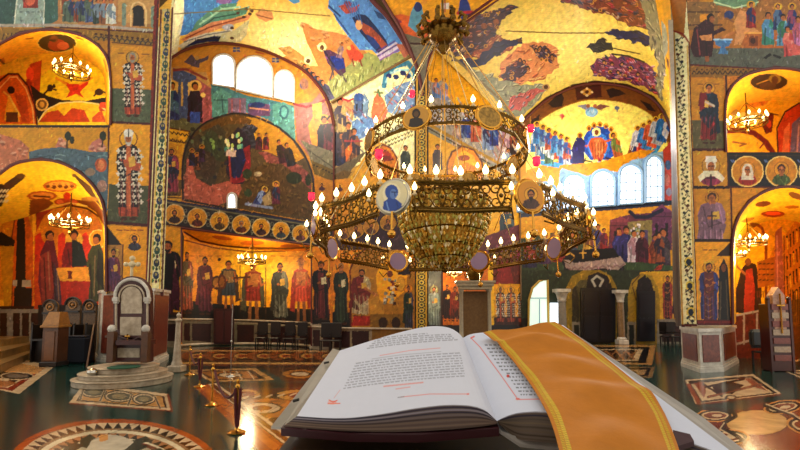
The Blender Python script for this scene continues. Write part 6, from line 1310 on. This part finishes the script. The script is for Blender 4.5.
def tree_copy(o, parent=None):
    c = o.copy(); COL.objects.link(c); c.parent = parent
    for ch in [x for x in o.children]: tree_copy(ch, c)
    return c
proto = small_chandelier(); first = True; LAMPS = []
for px, py, Y, wpx, lb in ((252, 259, 27.6, 27, 'small lit chandelier before the warrior saints in the apse'), (70, 221, 21.4, 34, 'lit chandelier hanging above the three seated angels fresco'), (72, 69, 20.8, 32, 'lit chandelier in the upper arch with the red seraph'), (748, 240, 19.6, 31, 'larger lit chandelier inside the chapel beyond the king fresco'), (734, 254, 21.0, 20, 'smaller lit chandelier inside the chapel, below its larger neighbour'), (454, 273, 25.4, 15, 'tiny lit chandelier glowing beside the marble shrine'), (747, 120, 18.8, 34, 'lit chandelier in the upper arch over the two medallion saints')):
    o = proto if first else tree_copy(proto); first = False
    s_ = wpx/2/F*Y; o.location = at(px, py, Y)-Vector((0, 0, .1*s_)); o.scale = (s_, s_, s_); o['label'] = lb; LAMPS.append((o.location.copy(), s_))
# ================================================================== THE GREAT CHANDELIER
D = 17.5; C0 = at(447, 237, D); ch = empty('great_chandelier', C0, 'huge double ring bronze chandelier with icon medallions and lit candle bulbs', 'chandelier')
TI = math.radians(6); ch.rotation_euler = (-TI, 0, 0)
MX = Matrix.Translation(C0)@Matrix.Rotation(-TI, 4, 'X')
def inv(v): return MX.inverted()@Vector(v)
R1, H1 = .278*D, .84; R2, Z2, H2 = .172*D, inv(at(447, 150, D)).z, .6; ZT = inv(at(445, 30, D+.7)).z
PH0 = math.radians(-90-23)
def cyl(R, a, z):
    if R > 4: R *= 1-.075*(1-math.cos(8*(a-PH0)))/2
    return Vector((R*math.cos(a), R*math.sin(a), z))
def scroll_band(name, R, z0, h, a0, a1, units, r, parent):
    b = MB(); n = max(4, int((a1-a0)*R/.25))
    for zz, rr in ((z0, r*1.7), (z0+h, r*1.7), (z0+h*.09, r), (z0+h*.91, r)): b.tube([cyl(R, a0+(a1-a0)*k/n, zz) for k in range(n+1)], rr, 6)
    b2 = MB(); w = (a1-a0)/units
    for u in range(units):
        c = a0+w*(u+.5)
        for sg in (1, -1):
            for vs in (1, -1):
                P = []
                for k in range(15):
                    t = k/14; th = t*2.6*PI; rr = (1-t*.82)*h*.24; P.append(cyl(R, c+sg*(w*.25+ (rr*math.cos(th)*-1)/R*.9), z0+h*(.5+vs*.21)+vs*rr*math.sin(th)*.9))
                b2.tube(P, r*.8, 4)
            b2.tube([cyl(R, c, z0+h*.08), cyl(R, c+sg*w*.2, z0+h*.5), cyl(R, c, z0+h*.92)], r*.8, 4)
        b2.ball(cyl(R, c, z0+h*.5), r*2.2, 6, 4)
        for q in range(4):
            a = a0+w*(u+q/4+.125); b2.lathe([(r*1.6, 0), (r*2.0, h*.03), (.004, h*.16)], cyl(R, a, z0+h), 5); b2.lathe([(.004, -h*.1), (r*1.5, -h*.03), (r*1.2, 0)], cyl(R, a, z0), 5)
    o = b.build(name, DBRASS, parent, True); b2.build('scrollwork', DBRASS, o, True); return o
CW = mat('candle_sleeve', '#d8c090', .5)
def candle(R, a, z, s=1.0, cup=True, tall=1.0):
    s *= .86
    c = cyl(R, a, z); b = MB().lathe([(.02*s, 0), (.085*s, .03*s), (.1*s, .08*s), (.045*s, .09*s), (.045*s, .22*s*tall)], c, 10).build('candle', CW, ch, True)
    MB().lathe([(.01, .2*s*tall), (.07*s, (.2*tall+.05)*s), (.1*s, (.2*tall+.13)*s), (.09*s, (.2*tall+.2)*s), (.04*s, (.2*tall+.29)*s), (.01, (.2*tall+.36)*s)], c, 10).build('bulb', GLOW, b, True)
GAP = .105
for k in range(8):
    a = PH0+k*PI/4
    scroll_band('lower_ring_panel', R1, -H1/2, H1, a+GAP, a+PI/4-GAP, 5, .03, ch)
    scroll_band('upper_ring_panel', R2, Z2-H2/2, H2, a+.1, a+PI/4-.1, 3, .022, ch)
    for q in range(5): candle(R1, a+GAP*.9+(PI/4-1.8*GAP)*q/4, H1/2+.02, 1.0)
    # stepped bracket under the medallion with pendant drop and low candles
    for s_ in (-1, 1):
        for u, (dr, dz) in enumerate(((.32, -.1), (.5, -.5))): 
            
            MB().tube([cyl(R1, a+s_*.12, dz-.1), cyl(R1+dr*.6, a+s_*.13, dz-.25), cyl(R1+dr, a+s_*(.135+.02*u), dz)], .025, 5).build('bracket', DBRASS, ch, True)
            if u == 0: candle(R1+dr, a+s_*.135, dz, .8)
    MB().tube([cyl(R1+.12, a, -.45), cyl(R1+.14, a, -1.0)], .03, 6).ball(cyl(R1+.14, a, -1.08), .12, 12, 8).build('pendant_drop', BRASS, ch, True)
    for q in range(2): candle(R2, a+.16+q*PI/8*1.15, Z2+H2/2, .9)
    # hanging rods
    MB().tube([cyl(.45, a, ZT-.15), cyl(R2, a, Z2+H2/2)], .016, 5).build('hanging_rod', BRASS, ch, True)
    MB().tube([cyl(.3, a+PI/8, ZT-.3), cyl(R1*.99, a+PI/8, H1/2)], .017, 5).build('hanging_rod', mat('pale_brass', '#d8c08a', .25, metal=1.0), ch, True)
# medallions
def medallion(R, a, z, r, face, ringm=BRASS, sx=1.0):
    c = cyl(R, a, z); out = Vector((math.cos(a), math.sin(a), 0)); tg = Vector((-math.sin(a), math.cos(a), 0)); up_ = Vector((0, 0, 1))
    b = MB()
    pts = [c+tg*(sx*r*math.cos(t))+up_*(r*math.sin(t)) for t in [2*PI*k/28 for k in range(28)]]
    b.prism([p-out*.03 for p in pts], out*.08); o = b.build('medallion', mat('medallion_back', '#8f7494', .5) if R > 4 else mat('gilt_back', '#a8803a', .4, metal=.7, noise=.6, nscale=9), ch)
    MB().tube([p+out*.01 for p in pts], .055, 6, True).tube([c+tg*(sx*r*1.13*math.cos(t))+up_*(r*1.13*math.sin(t)) for t in [2*PI*k/28 for k in range(28)]], .03, 5, True).build('medallion_rim', ringm, o, True)
    if face is None: return o
    nr, na = 26, 64; V = []
    for i in range(nr):
        for j in range(na+1): t = 2*PI*j/na; V.append(tuple(c+out*.07+tg*(sx*r*.97*i/(nr-1)*math.cos(t))+up_*(r*.97*i/(nr-1)*math.sin(t))))
    key = 'icon_face_%d' % len(SURF); s = Surf(key, V, gridfaces(nr, na+1), '#d8c8a0', paint_mat('icon_paint', rough=.3, brush=.05, bump=0), True, None, o, MX); s.o.name = 'icon_face'; s.nogrit = 1
    pen.s = s; pen.T = (0, 0, 1, 0, 1.0); face(float(s.px.mean()), float(s.py.mean())); return o
def face_blue(x, y):
    rect(x-30, y-30, x+30, y+30, '#cfc39a'); ell(x-1, y-3, 9, 10.5, '#e0d4ac'); ell(x-1, y-4, 6.6, 7.6, '#2c4c94'); poly([(x-10, y+14), (x-9, y+6), (x-4, y+2), (x+4, y+3), (x+9, y+8), (x+10, y+16)], '#24448c')
    ell(x+1, y-2, 3.8, 5, '#5a78b0'); line([(x-1, y-4), (x+4, y-4)], 1, '#182c5c'); line([(x+2, y-3), (x+2.4, y)], .8, '#182c5c'); line([(x-6, y+6), (x-4, y+14)], 1, '#6a8ac0'); line([(x+4, y+6), (x+6, y+14)], 1, '#16306c')
def face_saint(bg='#c8861c', rb='#4a3028', beard=True):
    def f(x, y): rect(x-30, y-30, x+30, y+30, bg); bust(x, y+1, 14, robe=rb, ring=None, bg=bg, halo='#d89a28', hair='#2a1a14', beard=beard)
    return f
def face_dark(x, y): rect(x-30, y-30, x+30, y+30, '#b8862c'); ell(x, y-3.5, 4.2, 5, '#2a1c10'); poly([(x-8, y+10), (x-6, y+2), (x, y), (x+6, y+2), (x+9, y+10)], '#2e2214'); ell(x, y-3, 2.4, 3, '#5c4020')
for k in range(8):
    a = PH0+k*PI/4; f = {0: face_blue, 1: face_saint(), 2: face_saint('#a85a3a', '#6a2c2c')}.get(k)
    medallion(R1+.02, a, 0, .43 if k else .45, f, mat('silver_rim', '#b8b09a', .3, metal=1.0) if k == 0 else BRASS)
    a2 = a
    medallion(R2+.02, a2, Z2, .36, face_dark if k in (0,) else None, BRASS, 1.2)
# crown at the top, crystals, central stem
b = MB().lathe([(.1, ZT-.9), (.26, ZT-.7), (.22, ZT-.5), (.5, ZT-.32), (.6, ZT-.1), (.56, ZT+.05), (.66, ZT+.12), (.62, ZT+.24), (.4, ZT+.28), (.16, ZT+.6), (.05, ZT+.85), (.035, ZT+4)], n=28); b.build('crown', DBRASS, ch, True)
b = MB()
for k in range(10):
    a = 2*PI*k/10; b.tube([cyl(.55, a, ZT+.1), cyl(.9, a, ZT+.05), cyl(1.02, a, ZT+.3), cyl(.85, a, ZT+.48), cyl(.7, a, ZT+.32)], [.09, .08, .09, .07, .04], 7); b.ball(cyl(.95, a, ZT-.02), .13, 8, 6); b.ball(cyl(.82, a, ZT+.54), .09, 8, 6)
b.build('crown_scrolls', DBRASS, ch, True)
MB().tube([(0, 0, ZT-1), (0, 0, Z2-.5), (0, 0, -1.3)], .03, 6).build('centre_chain', BRASS, ch)
for k in range(6):
    a = PH0+k*PI/3; MB().tube([cyl(R2*.98, a, Z2-H2/2), cyl(1.8, a, .3)], .014, 4).build('bowl_chain', BRASS, ch)
# crystal bowl
RB = 1.72; ZB = inv(at(444, 203, D)).z; HB = ZB-inv(at(444, 268, D)).z
cols_ = [('#e8b850', .25, .8), ('#b0a850', .3, .4), ('#fff0c0', .2, .5), ('#b88a34', .3, .8)]; bb = [MB() for _ in cols_]
CB = inv(at(444, 205, D)); r_ = random.Random(11)
for i in range(21):
    th = PI/2*(i+.4)/21; rr = RB*math.cos(th); z = ZB-HB*math.sin(th); n = max(4, int(2*PI*rr/.125))
    for k in range(n):
        a = 2*PI*(k+.5*(i % 2))/n+r_.uniform(-.03, .03); c = Vector((CB.x+rr*math.cos(a), CB.y*0+rr*math.sin(a), z+r_.uniform(-.03, .03))); s = r_.uniform(.05, .085); q = r_.choices((0, 1, 2, 3), (4, 4, 2, 3))[0]
        bb[q].add([c+Vector(v)*s for v in ((1, 0, 0), (0, 1, 0), (-1, 0, 0), (0, -1, 0), (0, 0, 1.6), (0, 0, -1.6))], [(0, 1, 4), (1, 2, 4), (2, 3, 4), (3, 0, 4), (1, 0, 5), (2, 1, 5), (3, 2, 5), (0, 3, 5)])
for (c, ro, me_), b in zip(cols_, bb): b.build('crystal_beads', mat('crystal_'+c[1:], c, ro, metal=me_), ch)['kind'] = 'stuff'
b = MB()
for i in range(6):
    th = PI/2*i/6; rr = RB*1.01*math.cos(th); z = ZB-HB*1.01*math.sin(th); b.tube([(CB.x+rr*math.cos(a), rr*math.sin(a), z) for a in [2*PI*k/40 for k in range(40)]], .03 if i else .06, 5, True)
for k in range(18):
    a = 2*PI*k/18; b.tube([(CB.x+RB*1.01*math.cos(PI/2*q/10)*math.cos(a), RB*1.01*math.cos(PI/2*q/10)*math.sin(a), ZB-HB*1.01*math.sin(PI/2*q/10)) for q in range(11)], .022, 4)
b.ball((CB.x, 0, ZB-HB-.08), .13); b.build('bowl_frame', DBRASS, ch, True)
MB().lathe([(RB*.93*math.cos(PI/2*q/12)+.01, ZB-HB*.93*math.sin(PI/2*q/12)) for q in range(13)], (CB.x, 0, 0), 40, False).build('bowl_glow_liner', mat('bowl_glow_liner', '#8a6a28', .4, metal=.5, emit=.16, ecol='#e8a83c', noise=.6, nscale=9), ch, True)  # faint emission stands in for bulbs inside the bowl
# red glass lamps
for k, (px, py, R) in enumerate(((311.5, 197, 0), (379, 155, 0), (412, 94.5, 0), (531, 129, 0), (536.5, 162, 0))):
    Y = {0: D-1.7, 1: 12.9, 2: D+.4, 3: D-1.0, 4: 13.6}[k]; v = inv(at(px, py, Y)); b = MB().lathe([(.02, -.14), (.09, -.1), (.12, 0), (.1, .1), (.12, .13)], v, 12).build('red_lamp', REDG, ch, True)
    MB().tube([v+Vector((0, 0, .13)), v+Vector((0, 0, .5))], .012, 4).build('lamp_hook', BRASS, b)
# ================================================================== THE OPEN BOOK ON ITS STAND
BKY = at(480, 430, .75)
book = empty('gospel_book', at(480, 436, .8), 'large open book with printed text and red borders on the stand', 'book')
def lo(name, C0, C1, nu, nv, base, m, sm=2, parent=book, lift=0):
    s = loft(name, [at(*p) for p in C0], [at(*p) for p in C1], nu, nv, base, m, sm); del s.o['kind']; s.o.name = name.replace('_r', '') if name.endswith('_r') else name; s.me.transform(Matrix.Translation(-book.location)); s.o.parent = parent; s.nogrit = 1; return s
PM = paint_mat('paper', rough=.75, spec=.25, brush=.02, nscale=40, bump=.05)
NEAR = [(297, 416, .72), (340, 419, .713), (380, 414.5, .70), (415, 408, .69), (450, 404, .682), (482, 406.5, .678), (497, 421, .68)]
FAR = [(340, 350.5, 1.12), (370, 341, 1.115), (400, 332, 1.10), (430, 325.5, 1.09), (449, 327, 1.085), (459, 333, 1.08), (463, 338, 1.08)]
def paper():
    s = lo('left_page', NEAR, FAR, 470, 230, '#cdd0dc', PM); pen.s = s; s.px, s.py = s.X0, s.Y0
    T = '#4a4e5a'; Rr = '#d88a84'
    def block(tl, tr_, bl, br, n, sag, seed, dens=.8):
        r = random.Random(seed)
        for i in range(n):
            t = i/(n-1); x0 = tl[0]+(bl[0]-tl[0])*t; y0 = tl[1]+(bl[1]-tl[1])*t; x1 = tr_[0]+(br[0]-tr_[0])*t; y1 = tr_[1]+(br[1]-tr_[1])*t; x = x0
            end = x1-(r.random() < .15)*(x1-x0)*.3
            while x < end:
                w = r.uniform(1.5, 5.5); q = (x-x0)/(x1-x0); q2 = min(1, (x+w-x0)/(x1-x0)); f = lambda q: y0+(y1-y0)*q-sag*4*q*(1-q)*.5+sag*.6*q*q
                P = []; xx = x; k = 0
                while xx < min(x+w, end): qq = (xx-x0)/(x1-x0); P.append((xx, f(qq)+(.42 if k % 2 else -.42))); xx += .55; k += 1
                if len(P) > 1: line(P, .4, T, .6)
                x += w+r.uniform(.8, 1.5)
    block((377, 339), (449, 331.5), (367, 348.5), (458, 338.5), 5, 2.0, 1)
    block((356, 363.5), (461, 351.5), (343.5, 388.5), (465, 374.5), 10, 2.4, 2)
    line([(380, 355.5), (410, 350.5), (440, 348)], .6, Rr, .8); line([(372, 359), (400, 355), (441, 351.5)], .5, '#9a9aa4', .7)
    for x in range(384, 421, 4): line([(x, 386.4-(x-384)*.1), (x+2.8, 386-(x-384)*.1)], 1.3, '#d89088', .8)
    line([(396, 389), (410, 387)], .9, Rr, .7); line([(401, 397), (430, 394), (468, 394)], .7, Rr, .9); ell(468, 394, 1.6, 1, Rr); line([(398, 397.5), (404, 396.6)], .9, '#8a8a94', .8)
    ell(332, 402.5, 4.6, 2, '#e0a49c', .8); line([(328, 403.6), (340, 403.4)], .8, '#e07860'); line([(334, 398), (340, 390)], .5, Rr, .6); line([(329, 400), (333, 402), (337, 400.5)], .9, '#d86a50')
paper()
NEAR_R = [(497, 421, .68), (506, 416, .675), (520, 412, .668), (545, 411, .655), (600, 420, .63), (680, 438, .59), (748, 464, .56)]
FAR_R = [(463, 338, 1.08), (470, 334, 1.078), (482, 332.5, 1.07), (500, 331, 1.06), (525, 328, 1.045), (563, 325, 1.03)]
s = lo('right_page', NEAR_R, FAR_R, 360, 240, '#ccd1e0', PM); pen.s = s; s.px, s.py = s.X0, s.Y0
Rr = '#d87870'
line([(471, 338), (480, 347), (500, 374), (518, 399.5), (544, 399)], .8, Rr, .9); line([(471, 338), (474, 336.5)], 1.4, Rr); ell(518, 399, 2.4, 1, Rr); ell(508, 376, 1.6, 1.6, '#c85048')
r = random.Random(5)
for i in range(15):
    y = 345+i*3.55; x = 485+(y-345)*.66+(3 if i > 7 else 0); e = 491+(y-335)*.74+2
    while x < e:
        w = r.uniform(1.5, 4); line([(x+j*.5, y+(.4 if j % 2 else -.4)) for j in range(max(2, int(w/.5)))], .5, '#30343e', .85); x += w+1.1
# bundles of leaves under the near edge, with shadow gaps painted dark
BOT = [(283, 426.5, .72), (340, 431, .713), (380, 432, .70), (415, 431.5, .69), (450, 429.5, .682), (482, 426.5, .678), (497, 424, .68)]
s = lo('page_edges', NEAR, BOT, 260, 40, '#7c6c66', PM); pen.s = s; s.px, s.py = s.X0, s.Y0
for i, c_ in enumerate(['#c4c4cc', '#4c4654', '#a8a0a8', '#4a4450', '#8a7c78', '#5c4e4c', '#8c7868', '#75625a', '#937e6c', '#6c5a50']):
    t = i/9.5; Q = [(a[0]+(b[0]-a[0])*t, a[1]+(b[1]-a[1])*t) for a, b in zip(smoothc(NEAR, 2), smoothc(BOT, 2))]; line(Q, 1.5, c_)
BOT_R = [(499, 424, .68), (508, 432, .675), (518, 440, .668), (532, 441.5, .655), (590, 446, .63), (660, 462, .59), (712, 482, .56)]
s = lo('page_edges_r', NEAR_R, BOT_R, 200, 40, '#6a5c50', PM); pen.s = s; s.px, s.py = s.X0, s.Y0
for i, c_ in enumerate(['#b8b8c4', '#3c3846', '#5c5248', '#746450', '#54483c', '#6c5c4c', '#4c4034', '#5c4e40']):
    t = i/7.5; Q = [(a[0]+(b[0]-a[0])*t, a[1]+(b[1]-a[1])*t) for a, b in zip(smoothc(NEAR_R, 2), smoothc(BOT_R, 2))]; line(Q, 1.6, c_)
def slab(name, pts, thick, m, parent=book):
    P = [at(*p)-book.location for p in pts]; return MB().prism([p-Vector((0, 0, thick)) for p in P], (0, 0, thick)).build(name, m, parent)
COVB = mat('cover_board', '#8a8478', .45, noise=.15, nscale=20); MAR = mat('maroon_cover', '#3a0c16', .5)
slab('front_cover', [(271, 426.5, .74), (283, 427, .722), (299, 419, .725), (343, 351.5, 1.125), (333, 348.5, 1.15)], .004, COVB)
slab('cover_lining', [(281, 428, .718), (350, 434, .708), (420, 434.5, .688), (499, 428, .676), (465, 342, 1.09), (338, 354, 1.13)], .011, MAR)
slab('back_cover', [(499, 430, .678), (520, 444, .665), (600, 452, .63), (670, 470, .58), (745, 490, .55), (782, 480, .56), (704, 418, .70), (564, 326.5, 1.04), (465, 340, 1.09)], .004, mat('cover_inside', '#a29c94', .6, noise=.15))
for a, b in (((293, 403.5, .79), (299, 402, .79)), ((324, 365, 1.02), (329, 364, 1.02))): MB().tube([at(*a)-book.location+Vector((0, 0, .004)), at(*b)-book.location+Vector((0, 0, .004))], .0025, 6).build('clasp', DWOOD, book)
slab('leather_tab', [(673, 430, .6), (678, 446, .575), (694, 441, .58), (690, 434, .59)], .006, MAR)
# ---- orange satin cloth with braid edges
CL = [(x, y, .965/(1/1.065+(1/.66-1/1.065)*(y-332)/80)) for x, y in ((483, 334), (491, 340), (508, 356), (530, 385), (546, 412), (556, 438), (564, 475))]
CRr = [(x, y, .965/(.971+.815*(y-324.5)/137.5)) for x, y in ((555, 323.5), (568, 331), (600, 355), (640, 388), (660, 406), (674, 436), (686, 475))]
a = resample(smoothc([at(*p) for p in CL], 2), 260); b = resample(smoothc([at(*p) for p in CRr], 2), 260); nu, nv = 260, 180
u = np.linspace(0, 1, nv)[None, :, None]; V = a[:, None]*(1-u)+b[:, None]*u; vv = np.linspace(0, 1, nu)[:, None]; uu = np.linspace(0, 1, nv)[None, :]
V[:, :, 2] += .004+.005*np.sin(PI*uu)*vv+.0035*np.sin(vv*26+3*np.sin(uu*4)+uu*3)*np.sin(PI*uu)+.006*np.exp(-((vv-.52-.12*uu)/.05)**2)*uu+.005*np.exp(-((vv-.16+.05*uu)/.03)**2)*(1-uu)
sh = np.array(at(600, 420, .7)); s = Surf('satin_cloth', (V-sh).reshape(-1, 3), gridfaces(nu, nv), '#c07a24', paint_mat('satin', rough=.6, spec=.2, brush=.10, nscale=30, bump=.08), True, None, None, Matrix.Translation(Vector(sh)))
s.o.location = Vector(sh); s.nogrit = 1; tag(s.o, 'orange satin ribbon cloth with yellow braid lying across the open book', 'cloth'); uvu = np.tile(uu, (nu, 1)).ravel(); vvv = np.tile(vv, (1, nv)).ravel()
for k0, k1, c_ in ((.03, .058, '#d8ac2c'), (.066, .096, '#e0bc3c'), (.94, .968, '#d8ac2c'), (.9, .93, '#e0bc3c')): m_ = (uvu > k0) & (uvu < k1); s.col[m_] = lin(c_)*(1-.45*(np.sin(vvv[m_]*900+uvu[m_]*60) > 0))[:, None]
so = s.o.modifiers.new('thick', 'SOLIDIFY'); so.thickness = .0015
# ---- reading stand
sc = at(480, 440, .8); sd = empty('reading_stand', Vector((sc.x, sc.y+.05, 0)), 'dark brown wooden reading stand under the open book', 'stand'); SDW = mat('stand_wood', '#4a3222', .4, noise=.3, nscale=6)
tp = [at(284, 446, .70), at(735, 506, .55), at(556, 333, 1.1), at(348, 360, 1.18)]; tp = [Vector((p.x, p.y, p.z-.012)) for p in tp]
lz = Vector((0, 0, .03)); c = sd.location
tp[0] = at(276, 441, .715)-lz*.6; MB().prism([p-c-lz for p in [tp[0], tp[0]+Vector((.0, -.12, -.02)), tp[1]+Vector((0, -.1, 0)), tp[1], tp[2], tp[3]]], lz).build('top', SDW, sd)
MB().lathe([(.28, 0), (.28, .05), (.2, .09), (.07, .14), (.05, .6), (.07, 1.1), (.05, 1.6), (.1, 2.02)], n=24).build('column', SDW, sd, True)
# ---- ambo floor under the stand (raised platform the book stands on)
for k_, s in SURF.items():
    if k_ != 'floor' and not hasattr(s, 'nogrit'): s.grit()
    s.done()
# ------------------------------------------------------------------ light
w = bpy.data.worlds.new('world'); SC.world = w; w.use_nodes = True
bg = w.node_tree.nodes['Background']; bg.inputs['Color'].default_value = (1.0, .93, .82, 1); bg.inputs['Strength'].default_value = 1.0
def point(name, loc, e, col, r=.3):
    l = bpy.data.lights.new(name, 'POINT'); l.energy = e; l.color = tuple(lin(col)); l.shadow_soft_size = r; l.specular_factor = .08
    o = bpy.data.objects.new(name, l); COL.objects.link(o); o.location = loc; return o
for l_, s_ in LAMPS: point('chandelier_light', l_+Vector((0, -.1, -.2)), 520*s_*s_+90, '#ffe8b4', .3)
def area(name, loc, tgt, e, col, size):
    l = bpy.data.lights.new(name, 'AREA'); l.energy = e; l.color = tuple(lin(col)); l.size = size
    o = bpy.data.objects.new(name, l); COL.objects.link(o); o.location = loc; o.rotation_euler = (Vector(tgt)-Vector(loc)).to_track_quat('-Z', 'Y').to_euler()
point('window_fill', at(280, 72, 24), 900, '#fff2d8', .5); point('vault_fill', at(372, 90, 24.0), 180, '#fff0d0', .4); point('vault_fill', at(590, 135, 25.5), 1000, '#fff4dc', .8); point('window_fill', at(605, 150, 28), 350, '#f4f4ff', .5)  # points added to brighten the vaults and window walls; no lamps hang there
point('chandelier_glow', C0+Vector((0, 0, .6)), 500, '#ffd890', 1.2)
vs = SC.view_settings; vs.view_transform = 'Standard'; vs.look = 'None'; vs.gamma = 1; vs.use_curve_mapping = False; vs.exposure = .35
SC.cycles.max_bounces = 6; SC.cycles.diffuse_bounces = 3; SC.cycles.glossy_bounces = 3
